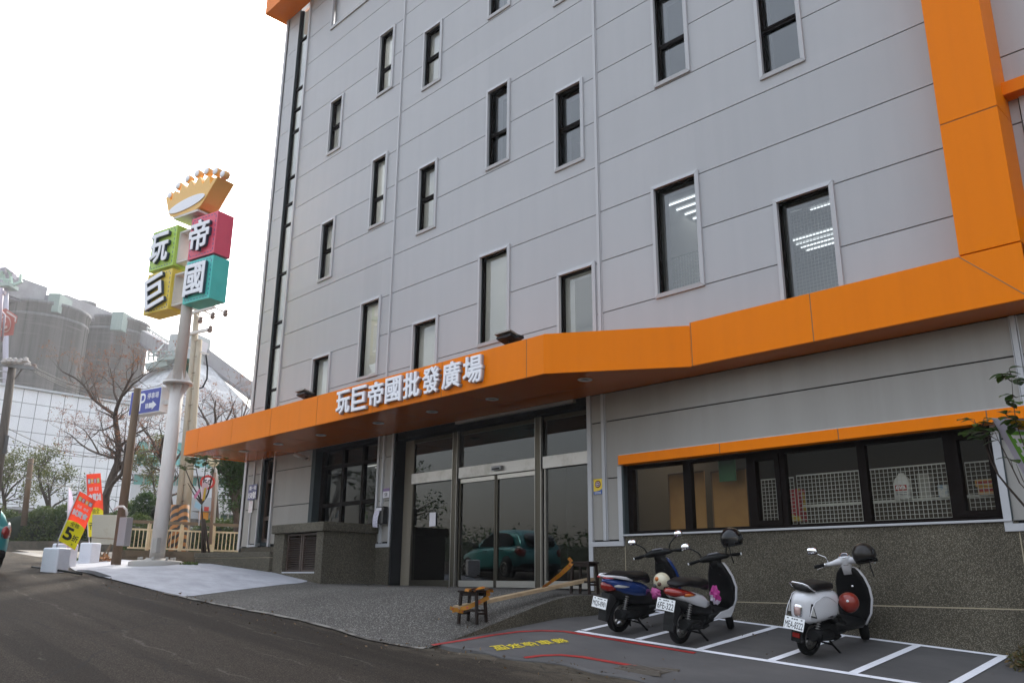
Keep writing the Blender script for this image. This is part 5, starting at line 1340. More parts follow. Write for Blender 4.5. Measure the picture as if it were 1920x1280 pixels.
def flag(label, base, top, right, w_, h, foot, mirror=False):
    """base: where the stick leaves its block, top: upper end of the stick; right: direction of the cloth"""
    base, top = Vector(base), Vector(top); upv = (top-base).normalized(); rt = Vector(right); rt = (rt-upv*rt.dot(upv)).normalized(); nn = rt.cross(upv)
    if nn.dot(CAM-base) < 0: nn = -nn
    o = thing('sales_flag', label, 'flag', tuple(base)); org = top-upv*.04
    def pl(a, b, d):         # a across 0..1, b from the top 0..1, with a slack curve
        wv = .035*math.sin(b*5+a*2)*a
        return org + rt*(a*w_) - upv*(b*h) + nn*(d+wv+.02)
    m = MB(); m.tube([base, top], .016, 8); local(o, m).build('stick', FW, o)
    def patch(mb, poly_rows):
        pass
    def grid(a0, a1, b0, b1, d, na=8, nb=14, cut=None):
        g = MB()
        for i in range(na+1):
            for j in range(nb+1):
                a, b = lerp(a0,a1,i/na), lerp(b0,b1,j/nb)
                if cut: b = max(b, cut(a))
                g.v.append(tuple(pl(a,b,d)))
        for i in range(na):
            for j in range(nb):
                k = i*(nb+1)+j; g.f.append((k,k+nb+1,k+nb+2,k+1)); g.sm.append(True); g.mi.append(0)
        return g
    fb_ = local(o, grid(0,1,0,1,0)).build('cloth', FRED, o)
    local(o, grid(-.06,.0,0,1,.0,1)).build('sleeve', FW, o)
    dome = lambda a: .64 - .12*math.sqrt(max(0, 1-((a-.45)/.62)**2))+.02
    local(o, grid(0,1,.50,1,.006,14,12,dome)).build('yellow_panel', FYEL, o)
    T = lambda a, b, d: pl((a if not mirror else 1-a), b, d+.007)
    def tx(mb, s, ca, cb, wa, hb, bold): text(mb, s, ca, -cb, wa, hb, lambda a, b, d: T(a, -b, d), .002, bold)
    cols = [(.30,.50,.08),(.45,.05,.22),(.70,.45,.03),(.05,.35,.50)]
    for k, (c, ch) in enumerate(zip(cols, '玩巨帝國')):
        g = MB(); a0, a1 = .10+.21*k, .28+.21*k
        g.add([T(a0,.075,-.002),T(a1,.075,-.002),T(a1,.155,-.002),T(a0,.155,-.002)], [(0,1,2,3)], False); q_ = local(o, g).build('logo_square', M('logo square', c, .6), o)
        g = MB(); tx(g, ch, (a0+a1)/2, .115, .12, .055, .03); local(o, g).build('logo_letter', FW, q_, fix=False)
    g = MB(); tx(g, '玩具', .33, .245, .27, .06, .01); tx(g, '精選', .70, .245, .27, .06, .01); tx(g, '試賣會', .5, .375, .84, .125, .05)
    local(o, g).build('white_lettering', FW, o, fix=False)
    g = MB(); tx(g, '全館', .46, .60, .46, .085, .0); tx(g, '5', .33, .80, .46, .25, .03); tx(g, '折', .75, .83, .34, .12, .02); tx(g, '起', .72, .945, .10, .035, .0)
    local(o, g).build('black_lettering', INK, o, fix=False)
    return o
b0 = Vector((c0.x,c0.y,H_apron(c0.x,c0.y)+.5))
rgt = (at(184,940,18.9)-at(149,920,18.9)).normalized()
flag('leaning red and yellow sales flag with a large black 5', at(106,1024,19.2), at(151.5,917,18.9), rgt, .44, 1.36, b0)
flag('upright red sales flag seen from behind with reversed lettering', at(168,1035,23.4), at(162.5,886,23.6), at(190,890,23.6)-at(162,889,23.6), .42, 1.75, b0, True)
o = thing('sales_flag', 'pale violet sales flag seen almost edge-on left of the leaning flag', 'flag', tuple(at(128,1000,19.6)))
m = MB(); m.tube([at(126,1022,19.6), at(128.5,912,19.7)], .016, 8); local(o, m).build('stick', FW, o)
g = MB()
for j in range(13):
    v = lerp(914,990,j/12); ww = [0, 4+8*math.sin(j/12*2.6)]
    for k, du in enumerate(ww): p_ = at(128.2-(v-914)*.02+du, v, 19.7+.5*k); g.v.append(tuple(p_))
for j in range(12): g.f.append((2*j,2*j+1,2*j+3,2*j+2)); g.sm.append(True); g.mi.append(0)
local(o, g).build('cloth', M('violet white cloth', (.62,.52,.72), .6, col2=(.35,.55,.30), nscale=2.2, lo=.55, hi=.65), o)
# cable on the ground by the block
m = MB(); cpts = [at(60,1064,18),at(75,1067,17.7),at(100,1071,17.2),at(130,1074,16.9),at(153,1076,16.7)]
m.tube([Vector((p.x,p.y,H_apron(p.x,p.y)+.035)) for p in cpts], .022, 8); tag(m.build('cable', BLACKM, None), 'black cable lying on the ground in front of the white block', 'cable')
DRN = M('drain grate', (.16,.16,.16), .6)
gp = Vector((-19.1,-4.95,0)); m = MB()
for k in range(26): x = -19.6+k*.055; m.box(x,x+.03,-5.04,-4.82,H_apron(x,-4.93)+.014,H_apron(x,-4.93)+.026)
tag(m.build('drain_grate', DRN, None), 'long drain grate at the edge of the pale path', 'grate')
m = MB(); x0, y0 = -6.05, -3.25
for k in range(9): m.box(x0-.26+k*.06, x0-.22+k*.06, y0-.16, y0+.16, H_park(x0-.26+k*.06,y0)-.005, H_park(x0-.24+k*.06,y0)+.016)
m.box(x0-.3,x0+.32,y0-.19,y0-.16,H_park(x0,y0)-.03,H_park(x0,y0)+.016); m.box(x0-.3,x0+.32,y0+.16,y0+.19,H_park(x0,y0)-.03,H_park(x0,y0)+.02)
tag(m.build('drain_grate', M('rusty grate', (.12,.10,.08), .7), None), 'rusty drain grate in the grey pavement near the road edge', 'grate')
# yellow lettering on the pavement, read from the wall side
m = MB(); ya = Vector((-8.17,-3.63,0)); yb = Vector((-7.80,-2.62,0)); ex = (yb-ya).normalized(); ey = Vector((ex.y,-ex.x,0))
def ground_letter(a, b, d):
    p_ = ya + ex*a + ey*b
    return (p_.x, p_.y, H_park(p_.x,p_.y)+.0075+d)
Lg = (yb-ya).length
for k, ch in enumerate('機車停放區'): text(m, ch, Lg*(1-(k+.5)/5), 0, .19, .27, lambda a, b, d: ground_letter(a, b, d), .001, .004, rot=math.pi)
m.build('road_lettering', LINEY, None, kind='structure', fix=False)
# soil strip with plants at the right
SOIL = M('dark soil', (.045,.034,.024), .95, col2=(.09,.07,.045), nscale=14, bump=.4)
sxs = fr(-3.18, 1.5, .06); m = MB()
for i, x in enumerate(sxs):
    yl = -.55-.28*min(1,(x+3.18)/.5) if x < -2.6 else -.83
    for j in range(13):
        y = yl+(0.02-yl)*j/12; m.v.append((x, y, H_park(x,y)+.006+.05*math.sin(j/12*math.pi)*min(1,(x+3.18)*4)*(.6+.4*math.sin(x*17+j*2.3))))
for i in range(len(sxs)-1):
    for j in range(12):
        k = i*13+j; m.f.append((k,k+13,k+14,k+1)); m.sm.append(True); m.mi.append(0)
m.build('soil', SOIL, None, kind='structure', fix=False)
# ------------------------------------------------------------------ vegetation helpers
def leafq(mb, p, s, rnd, droop=0., elong=1.8):
    d = Vector((rnd.gauss(0,1), rnd.gauss(0,1), rnd.gauss(0,.7)-droop)).normalized()
    n = d.cross(Vector((rnd.gauss(0,1), rnd.gauss(0,1), rnd.gauss(0,1)))); n = n.normalized() if n.length > 1e-4 else d.orthogonal()
    a = p; c = p + d*s*elong; b = p + d*s*elong*.45 + n*s*.42; e = p + d*s*elong*.45 - n*s*.42
    k = len(mb.v); mb.v += [tuple(a), tuple(b), tuple(c), tuple(e)]; mb.f.append((k,k+1,k+2,k+3)); mb.sm.append(False); mb.mi.append(0)
def clump(mb, c, r, n, s, rnd, flat=.7, droop=0.):
    for _ in range(n):
        q = Vector((rnd.gauss(0,1), rnd.gauss(0,1), rnd.gauss(0,1))); q = q.normalized()*r*rnd.random()**.4; q.z *= flat
        leafq(mb, c+q, s*rnd.uniform(.6,1.3), rnd, droop)
def big_leaf(mb, p, d, L_, w_, rnd):
    d = Vector(d).normalized(); s = d.cross(Vector((0,0,1))); s = s.normalized() if s.length > .05 else Vector((1,0,0)); u = s.cross(d)
    rows = []
    for t, k in ((0,.08),(.25,.62),(.55,1),(.8,.72),(1,.06)):
        c = p + d*L_*t - Vector((0,0,1))*L_*.22*t*t
        rows.append((c - s*w_*k + u*w_*.25*k, c, c + s*w_*k + u*w_*.25*k))
    k = len(mb.v)
    for r in rows: mb.v += [tuple(x) for x in r]
    for i in range(4):
        for j in range(2): mb.f.append((k+i*3+j,k+i*3+j+1,k+i*3+j+4,k+i*3+j+3)); mb.sm.append(True); mb.mi.append(0)
def grow(wood, leaf, p, d, L_, r, lvl, rnd, up=.15, leaf_fn=None, n=2, spread=.6, taper=.6):
    pts = [Vector(p)]; d = Vector(d).normalized(); seg = 3
    for k in range(seg):
        d = (d + Vector((rnd.gauss(0,.16), rnd.gauss(0,.16), rnd.gauss(0,.10)+up*.3))).normalized()
        pts.append(pts[-1]+d*L_/seg)
    wood.tube(pts, [r, r*.85, r*.72, r*taper], 5 if r > .02 else 4, cap=False)
    if lvl <= 0:
        if leaf_fn: leaf_fn(pts[-1], d)
        return
    for k in range(n + (rnd.random() < .4)):
        nd = (d + Vector((rnd.gauss(0,spread), rnd.gauss(0,spread), rnd.gauss(0,spread*.7)+up))).normalized()
        grow(wood, leaf, pts[-1] if k == 0 else pts[rnd.choice((1,2,3))], nd, L_*rnd.uniform(.62,.85), r*taper*(.95 if k == 0 else .75), lvl-1, rnd, up, leaf_fn, n, spread, taper)
    if lvl == 1 and leaf_fn: leaf_fn(pts[2], d)

BARK = M('dark bark', (.040,.027,.020), .9, col2=(.075,.055,.042), nscale=5, stretch=(1,1,.3))
TWIGL = leafmat('russet buds', (.19,.072,.030), (.30,.14,.07), .35)
GREEN1 = leafmat('mid green leaf', (.032,.066,.012), (.095,.125,.024), .35)
GREEN2 = leafmat('deep green leaf', (.018,.050,.012), (.055,.105,.02), .3)
GREEN3 = leafmat('olive leaf', (.06,.085,.018), (.14,.145,.035), .35)

def px_tree(label, limbs, d, seed, leafm, twig=(.9,2,2), leaf=(10,.16,.05), name='tree', cat='tree', up=.1, start=.35, dens=1.0):
    rnd = random.Random(seed); b = limbs[0][0][0]; base = at(b[0], b[1], d)
    o = thing(name, label, cat, tuple(base)); wood, lv = MB(), MB()
    n_, r_, s_ = leaf
    lf = lambda p, dd: clump(lv, Vector(p), r_, n_, s_, rnd)
    for pts, r0, r1 in limbs:
        P = [at(q[0], q[1], d+(q[2] if len(q) > 2 else 0)) for q in pts]
        # subdivide with a little wander
        Q = [P[0]]
        for a, c in zip(P, P[1:]):
            for k in (1,2): Q.append(a.lerp(c, k/2)+Vector((rnd.gauss(0,.03),rnd.gauss(0,.03),rnd.gauss(0,.02)))*(c-a).length*.4)
        rs = [lerp(r0, r1, i/(len(Q)-1))*.78 for i in range(len(Q))]
        wood.tube(Q, rs, 8, cap=False)
        L0, lv0, nb = twig
        for i in range(int(len(Q)*start), len(Q)):
            for _ in range(nb if rnd.random() < dens else 0):
                t = (Q[min(i+1,len(Q)-1)]-Q[max(i-1,0)]).normalized()
                nd = t*.8 + Vector((rnd.gauss(0,.7), rnd.gauss(0,.7), rnd.gauss(.1,.5)))
                grow(wood, lv, Q[i], nd, L0*rnd.uniform(.6,1.1), max(.008, rs[i]*.45), lv0, rnd, up, lf)
    local(o, wood).build('trunk', BARK, o, fix=False)
    if lv.f: local(o, lv).build('crown', leafm, o, fix=False)
    return o

# big half-bare tree behind the parking sign
px_tree('big half-bare tree with dark forked trunk and russet twigs', [
 ([(196,962),(199,930),(207,900,.2),(219,868,.3),(224,838,.3)], .21, .15),
 ([(224,838,.3),(221,815,.2),(217,795,.1),(216,778,0)], .14, .12),
 ([(216,778),(205,770,.3),(190,760,.6),(172,745,.8),(158,722,1),(140,708,1.2),(118,697,1.3)], .10, .03),
 ([(216,778),(222,755,-.2),(232,735,-.4),(240,718,-.5),(250,700,-.6)], .10, .04),
 ([(222,755),(214,735,.4),(212,712,.8),(206,690,1.0)], .07, .025),
 ([(232,740,-.4),(250,720,-.9),(268,705,-1.4),(284,696,-1.8)], .06, .02),
 ([(190,760,.6),(182,735,1.4),(172,712,2.0)], .05, .02),
 ([(224,838,.3),(238,825,-.3),(256,812,-.8),(276,800,-1.2)], .08, .025),
 ([(222,858,.3),(205,856,.7),(186,850,1.1),(165,842,1.5),(148,830,1.8),(133,815,2.0),(120,808,2.1)], .075, .02),
 ([(186,850,1.1),(172,825,1.2),(158,805,1.4),(140,795,1.7)], .045, .015),
 ([(224,832,.3),(208,824,.2),(194,812,.1),(190,795,.1)], .05, .015),
 ([(199,930),(212,905,-.5),(228,888,-.9),(234,862,-1.0),(235,840,-1.0)], .11, .07),
 ([(235,840,-1.0),(246,822,-1.4),(262,815,-2.0)], .06, .02),
], 32, 11, TWIGL, (.75,2,2), (7,.15,.036), start=.45, dens=.7)
px_tree('bare russet tree rising behind the twin utility poles and canopy', [
 ([(322,985),(318,930),(310,890),(300,850)], .17, .11), ([(300,850),(285,825,.4),(270,806,.9),(262,790,1.2)], .09, .03), ([(300,850),(305,825,-.4),(318,800,-.8),(325,775,-1)], .08, .03),
 ([(312,895),(330,860,.5),(350,835,.8),(362,810,1)], .08, .03), ([(300,850),(280,845,-.5),(262,850,-1)], .06, .02)], 34, 23, TWIGL, (.7,2,1), (5,.14,.04), start=.3)
px_tree('bare russet tree showing above the middle of the orange canopy', [
 ([(405,980),(402,900),(400,850),(398,815)], .18, .12), ([(398,815),(388,790,.4),(378,772,.8),(370,758,1)], .09, .03), ([(398,815),(404,790,-.3),(402,768,-.5),(405,750,-.7)], .09, .03),
 ([(400,830),(418,800,.4),(432,775,.8),(440,752,1)], .08, .03), ([(400,850),(375,820,-.6),(358,795,-1)], .07, .03), ([(402,840),(430,815,.6),(452,790,1.1),(466,770,1.5)], .07, .02)], 36, 31, TWIGL, (.8,2,1), (5,.15,.042), start=.3)
px_tree('small bare tree at the left end of the canopy roof', [
 ([(452,980),(450,880),(449,830),(447,800)], .14, .1), ([(447,800),(440,778),(436,760)], .06, .02), ([(447,800),(456,780),(463,758),(468,742)], .06, .02)], 38, 37, TWIGL, (.8,2,1), (5,.17,.045), start=.3)
px_tree('dense dark green tree beside the left corner of the store', [
 ([(444,1000),(443,965),(440,935),(432,905),(428,890)], .15, .10), ([(440,935),(452,905),(458,880)], .09, .05), ([(430,895),(425,875),(422,862)], .07, .04), ([(436,915),(446,888),(445,866)], .07, .04)], 29, 41, GREEN2, (.34,2,3), (22,.24,.055), start=.25)
px_tree('green tree with crooked dark trunk in front of the white tiled wall', [
 ([(96,975),(92,955),(86,935),(78,915),(74,895),(73,878)], .12, .06), ([(94,962),(93,945),(92,925),(90,905)], .09, .05), ([(94,955),(105,945,-.3),(118,938,-.6),(132,930,-.8),(146,925,-1)], .07, .03), ([(92,925),(100,905),(104,885)], .05, .02),
 ([(74,890),(85,870),(92,858)], .05, .02), ([(92,930),(112,915,.5),(122,905,.8)], .04, .02)], 38, 47, GREEN3, (.5,2,2), (13,.30,.06), start=.5, dens=.75)
px_tree('bushy green tree at the left edge behind the hedge', [
 ([(10,975),(8,940),(5,915),(0,895)], .13, .07), ([(8,935),(22,915),(38,900),(50,890)], .07, .03), ([(5,915),(18,892),(26,875)], .06, .03), ([(0,895),(-10,875),(-15,865)], .06, .03), ([(8,940),(30,935),(52,925)], .05, .02)], 40, 53, GREEN3, (.65,2,2), (14,.34,.07), start=.35, dens=.7)
px_tree('young green tree in front of the teal glass band', [
 ([(292,960),(290,925),(287,895),(283,872)], .07, .04), ([(287,895),(276,878),(266,868)], .04, .02), ([(283,872),(290,855),(292,845)], .04, .02)], 40, 59, GREEN3, (.5,2,2), (16,.3,.07), start=.4)

def hedge(label, a, b, depth, h, seed, leafm, nleaf, s=.06):
    rnd = random.Random(seed); a, b = Vector(a), Vector(b); t = (b-a); L_ = t.length; t.normalize(); nrm = Vector((-t.y, t.x, 0)); nrm.normalize()
    o = thing('hedge', label, 'hedge', tuple(a)); m = MB()
    core = MB(); N = 26
    prof = [(-.36,0),(-.42,.4),(-.36,.8),(0,.90),(.36,.8),(.42,.4),(.36,0)]
    for i in range(N+1):
        for x, z in prof:
            p = a + t*(L_*i/N) + nrm*x*depth + Vector((0,0,1))*(z*h*(.92+.06*math.sin(i*1.7)) if z else 0); core.v.append(tuple(p))
    for i in range(N):
        for k in range(len(prof)-1):
            q = i*len(prof)+k; core.f.append((q,q+1,q+len(prof)+1,q+len(prof))); core.sm.append(True); core.mi.append(0)
    local(o, core).build('branch_mass', M('hedge inside', (.012,.020,.008), .95), o, fix=False)
    lumps = [(rnd.uniform(0,1), rnd.uniform(.2,.5)) for _ in range(int(L_*1.2))]
    for _ in range(nleaf):
        u = rnd.random(); th = rnd.uniform(-.15, math.pi+.15)
        k = 1 + .16*math.sin(u*L_*1.9+1)+.10*math.sin(u*L_*5.1)+rnd.gauss(0,.05)
        x = math.cos(th)*.46*depth*k; z = max(.02, (math.sin(th)**.7 if math.sin(th) > 0 else .05))*h*.93*k
        p = a + t*(u*L_) + nrm*x + Vector((0,0,z)); leafq(m, p, s*rnd.uniform(.6,1.5), rnd)
    local(o, m).build('leaves', leafm, o, fix=False)
    return o
hedge('long clipped hedge behind the side street at the left', at(-60,1019,35), at(262,1012,35.5), 2.0, 1.35, 61, GREEN1, 26000, .055)
hedge('leafy hedge growing behind the cream railing', at(236,1040,30), at(470,1040,30.5), 1.3, 1.2, 67, GREEN1, 12000, .05)
hedge('dark shrub between the bare tree and the grey sign pole', at(250,1010,33), at(286,1010,33), 1.3, 1.5, 71, GREEN2, 4000, .05)
kb = MB()
a, b = at(-60,1033.5,33.6), at(262,1032,34.2); kb.bar(a+Vector((0,0,.02)), b+Vector((0,0,.02)), .3, .75); tag(kb.build('kerb_wall', M('dark mossy concrete', (.07,.062,.045), .9, col2=(.12,.10,.075), nscale=2), None), 'dark mossy retaining wall below the long hedge', 'wall')
gm = MB(); rnd = random.Random(5)
for _ in range(900):
    p = at(rnd.uniform(128,150), 1051+rnd.uniform(-2,2), rnd.uniform(22.4,23.6)); leafq(gm, p, .05, rnd)
for _ in range(900):
    p = at(rnd.uniform(338,368), 1060+rnd.uniform(-4,1), rnd.uniform(19.6,20.4)); leafq(gm, p, .04, rnd)
o = gm.build('weeds', GREEN1, None, kind='stuff', fix=False); o['label'] = 'weeds growing along the pavement edge'; o['category'] = 'grass'
gm = MB()
for _ in range(1500):
    x = rnd.uniform(-3.1,-1.8); y = rnd.uniform(-.75,-.1)
    leafq(gm, Vector((x,y,H_park(x,y)+rnd.uniform(.02,.16))), .035, rnd, -.2)
o = gm.build('ground_plants', leafmat('dry plant', (.05,.06,.02), (.16,.10,.04), .2), None, kind='stuff', fix=False); o['label'] = 'low dry plants growing in the dark soil bed'; o['category'] = 'plants'

lt_ = MB(); rnd = random.Random(17)
for _ in range(260):
    x = rnd.uniform(-18,-3); e = yfront(x) if x < -9 else edge_front(x); y = e - abs(rnd.gauss(0,.45)) + .1
    leafq(lt_, Vector((x, y, (H_apron(x,y) if x < -9 else H_park(x,y))+.012)), rnd.uniform(.012,.035), rnd, 0)
for _ in range(70):
    x = rnd.uniform(-14,-3); y = rnd.uniform(-3.6,-.4); leafq(lt_, Vector((x, y, (H_apron(x,y) if x < -9 else H_park(x,y))+.012)), rnd.uniform(.010,.028), rnd, 0)
o = lt_.build('litter', leafmat('dry litter', (.05,.035,.02), (.16,.10,.05), .1), None, kind='stuff', fix=False); o['label'] = 'dry leaves and grit scattered along the road edge'; o['category'] = 'litter'
# ------------------------------------------------------------------ saplings
def sapling(label, stems, d, seed, leaf_sets, r=.022, leafL=.2, leafw=.05, mat=None):
    rnd = random.Random(seed); b = stems[0][0]; base = at(b[0], b[1], d); o = thing('sapling', label, 'sapling', tuple(base)); wood, lv = MB(), MB()
    for k, st in enumerate(stems):
        P = [at(q[0], q[1], d+(q[2] if len(q) > 2 else 0)) for q in st]
        r0 = r if k == 0 else r*.5
        wood.tube(P, [lerp(r0, r0*.35, i/(len(P)-1)) for i in range(len(P))], 7, cap=False)
    for u, v, dd, n, sp in leaf_sets:
        c = at(u, v, d+dd)
        for k in range(n):
            an = rnd.uniform(0, 2*math.pi); dr = Vector((math.cos(an), math.sin(an), rnd.uniform(-.25,.35)))
            p = c + Vector((rnd.gauss(0,sp), rnd.gauss(0,sp), rnd.gauss(0,sp*.6)))
            wood.tube([c, p], [.005,.003], 4, cap=False)
            big_leaf(lv, p, dr, leafL*rnd.uniform(.7,1.15), leafw*rnd.uniform(.8,1.2), rnd)
    local(o, wood).build('stem', BARK, o, fix=False); local(o, lv).build('leaves', mat or GREEN2, o, fix=False)
    return o
LEAFG = leafmat('broad glossy leaf', (.030,.075,.012), (.075,.13,.02), .25, .3)
sapling('young planted tree with a whorl of broad leaves on the low wall', [
 [(381,1036),(380,1000),(379,965),(378,944)], [(378,944),(370,925),(358,905),(350,885),(345,872)], [(378,944),(374,915),(370,890),(366,868)], [(378,944),(380,915),(384,890),(386,868)], [(378,944),(390,925),(398,895),(404,868)], [(378,944),(366,930),(352,905)], [(378,944),(388,930),(395,905),(396,885)]],
 21.6, 73, [(338,872,0,6,.10),(347,875,.3,6,.10),(366,862,0,7,.12),(384,862,.2,7,.12),(404,866,0,7,.10),(394,858,-.2,5,.10),(356,858,0,5,.1)], .045, .28, .085, LEAFG)
m = MB()
for du in (-1.2, 2.6, 7): m.tube([at(381+du*1.6,1036,21.5), at(380+du*.4,972,21.6)], .03, 6)
tag(m.build('tree_stake', BARK, None), 'dark wooden stakes tied around the young planted tree', 'stake')
sapling('slender sapling with broad leaves in front of the right end of the strip window', [
 [(1960,985,-.2),(1921,948,0),(1888,910,.1),(1872,890,.1),(1858,865,.1),(1848,835,.1),(1842,815,0)], [(1888,912,.1),(1884,905,.2)], [(1872,890),(1862,860,-.1),(1855,838,-.1),(1853,815,-.2)], [(1935,930,-.3),(1912,905,-.2),(1900,880,-.2),(1895,860,-.2)], [(1912,905,-.2),(1885,850,-.1),(1872,825,0),(1866,810,0)],
 [(1940,880,-.4),(1915,822,-.3),(1905,790,-.3),(1900,755,-.3),(1897,710,-.3)], [(1902,765,-.3),(1890,752,-.3)], [(1897,715,-.3),(1880,703,-.3)], [(1940,930,-.4),(1918,900,-.35),(1905,868,-.3)]],
 8.6, 79, [(1842,800,0,8,.07),(1830,796,.1,5,.06),(1853,808,-.1,7,.07),(1866,800,0,6,.06),(1858,818,0,4,.05),(1895,862,-.2,3,.03),(1897,706,-.3,5,.05),(1908,712,-.3,4,.05),(1880,705,-.3,3,.04),(1890,752,-.3,4,.04),(1905,745,-.3,3,.04),(1903,785,-.3,6,.05),(1885,775,-.3,3,.04),(1908,800,-.3,4,.04)], .014, .155, .046, LEAFG)
# banner hung by the sapling
o = thing('sales_banner', 'white sales banner with green and magenta squares at the right edge', 'banner', tuple(at(1910,870,8.4)))
def bn(a, b, d=0.): # a right, b down in the banner plane
    p0 = at(1859,783,8.55); e1 = (at(1935,786,8.2)-p0); e2 = (at(1925,900,8.55)-p0)
    return p0 + e1*a + e2*b + (CAM-p0).normalized()*d
m = MB(); m.add([bn(0,0),bn(1.5,0),bn(1.5,1.6),bn(0,1.6)], [(0,1,2,3)], False); local(o, m).build('cloth', M('lilac white vinyl', (.52,.48,.58), .45), o)
m = MB(); m.add([bn(.17,.20,.004),bn(.75,.20,.004),bn(.75,.72,.004),bn(.17,.72,.004)], [(0,1,2,3)], False); local(o, m).build('green_square', M('green vinyl', (.14,.36,.03), .45), o)
m = MB(); m.add([bn(.17,.78,.004),bn(.85,.78,.004),bn(.85,1.4,.004),bn(.17,1.4,.004)], [(0,1,2,3)], False); local(o, m).build('magenta_square', M('magenta vinyl', (.42,.02,.18), .45), o)
m = MB(); text(m, '玩', .46, -.46, .42, .40, lambda a, b, d: bn(a, -b, .007+d), .003, .03); local(o, m).build('lettering', FW, o, fix=False)
m = MB(); m.add([bn(.30,.02,.004),bn(.8,.02,.004),bn(.8,.17,.004),bn(.55,.17,.004)], [(0,1,2,3)], False); local(o, m).build('yellow_patch', M('amber vinyl', (.55,.30,.02), .45), o)

# ------------------------------------------------------------------ railing, poles, street furniture
CREAM = M('cream railing paint', (.62,.52,.33), .5, col2=(.5,.40,.25), nscale=3); BROWN = M('brown rail', (.14,.10,.055), .5)
ra, rb = at(238,1030,24.6), at(462,1037,25.4)
o = thing('railing', 'cream metal railing with brown handrail beside the left corner of the store', 'railing', tuple(ra))
t = rb-ra
m = MB(); m.bar(ra+Vector((0,0,.82)), rb+Vector((0,0,.82)), .09); local(o, m).build('handrail', BROWN, o)
m = MB(); m.bar(ra+Vector((0,0,.60)), rb+Vector((0,0,.60)), .05); m.bar(ra+Vector((0,0,.06)), rb+Vector((0,0,.06)), .05); local(o, m).build('rail', CREAM, o)
m = MB()
for k in range(30): p = ra + t*(k+.5)/30; m.bar(p+Vector((0,0,.07)), p+Vector((0,0,.60)), .022)
local(o, m).build('balusters', CREAM, o)
for k in range(4): p = ra + t*(.16+k*.27); m = MB(); m.bar(p-Vector((0,0,.05)), p+Vector((0,0,.80)), .085); local(o, m).build('post', CREAM, o)
m = MB(); m.bar(at(225,1041,24.5), at(468,1046,25.3), .3, .32); m.bar(at(225,1052,24.3), at(468,1056,25.1), .5, .30); tag(m.build('kerb_wall', M('brown stained concrete', (.13,.10,.065), .9, col2=(.07,.055,.035), nscale=2.2), None), 'stained low kerb wall under the cream railing', 'wall')

CONC = M('old concrete pole', (.48,.42,.33), .85, col2=(.38,.33,.25), nscale=1.5, stretch=(1,1,.3)); WOODP = M('brown timber pole', (.15,.10,.06), .85, col2=(.10,.068,.042), nscale=3, stretch=(1,1,.15))
o = thing('concrete_post', 'tall brown weathered post with grey box in front of the parking sign', 'post', tuple(at(217,1056,19.8)))
m = MB(); m.tube([at(217,1058,19.8), at(258.5,728,21.0)], [.112,.085], 14); local(o, m).build('post', WOODP, o)
m = MB(); a = at(234,996,19.6); m.cbox((a.x,a.y,a.z), .25,.18,.65, Matrix.Rotation(R(20),3,'Z')); local(o, m).build('meter_box', M('grey meter box', (.30,.28,.28), .5), o, bevel=.008)
m = MB(); m.tube([at(238,966,19.6), at(237,955,19.6), at(231,949,19.6), at(222,949,19.6), at(214,955,19.6)], .027, 10); local(o, m).build('conduit', POLE, o)
m = MB(); m.tube([at(214,962,19.6), at(206,950,19.6), at(203,940,19.7), at(210,935,19.8), at(220,940,19.8)], .008, 6); local(o, m).build('loose_wire', BLACKM, o)
o = thing('steel_conduit', 'grey steel conduit standing behind the brown post', 'pipe', tuple(at(224,980,22.4)))
m = MB(); m.tube([at(226,985,22.6), at(249,780,23.3)], .045, 8); local(o, m).build('conduit', M('grey green pipe', (.30,.33,.33), .5), o)
o = thing('electric_cabinet', 'cream electric cabinet on angle legs beside the brown post', 'cabinet', tuple(at(196,1030,22.6)))
def quad_box(mb, u0, v0, u1, v1, d, th):
    A,B2,C_,D = at(u0,v1,d), at(u1,v1+1,d), at(u1-2,v0+1,d), at(u0+2,v0,d); bk_ = Vector((-.3,.95,0))*th
    mb.add([A,B2,C_,D,A+bk_,B2+bk_,C_+bk_,D+bk_], [(0,1,2,3),(7,6,5,4),(0,4,5,1),(1,5,6,2),(2,6,7,3),(3,7,4,0)], False)
m = MB(); quad_box(m, 171, 964, 219, 1019, 22.5, .35); local(o, m).build('cabinet', M('cream cabinet paint', (.52,.49,.40), .5, col2=(.40,.33,.22), nscale=2.2, lo=.55, hi=.75), o, bevel=.006)
m = MB(); m.tube([at(172,1007,22.49), at(216,1010,22.49)], .006, 4); local(o, m).build('door_seam', M('rust seam', (.25,.13,.06), .8), o)
m = MB()
for q in ((180,1020,196,1052),(196,1054,208,1020),(180,1020,192,1056),(208,1020,186,1050)): m.bar(at(q[0],q[1],22.5), at(q[2],q[3],22.4), .035)
local(o, m).build('angle_leg', BROWN, o)
m = MB(); rnd = random.Random(9)
for _ in range(40): leafq(m, at(rnd.uniform(180,206), rnd.uniform(1045,1052), rnd.uniform(22,22.6)), .10, rnd)
tag(m.build('debris', M('orange debris', (.35,.16,.06), .8), None), 'orange rubbish lying under the electric cabinet', 'debris')

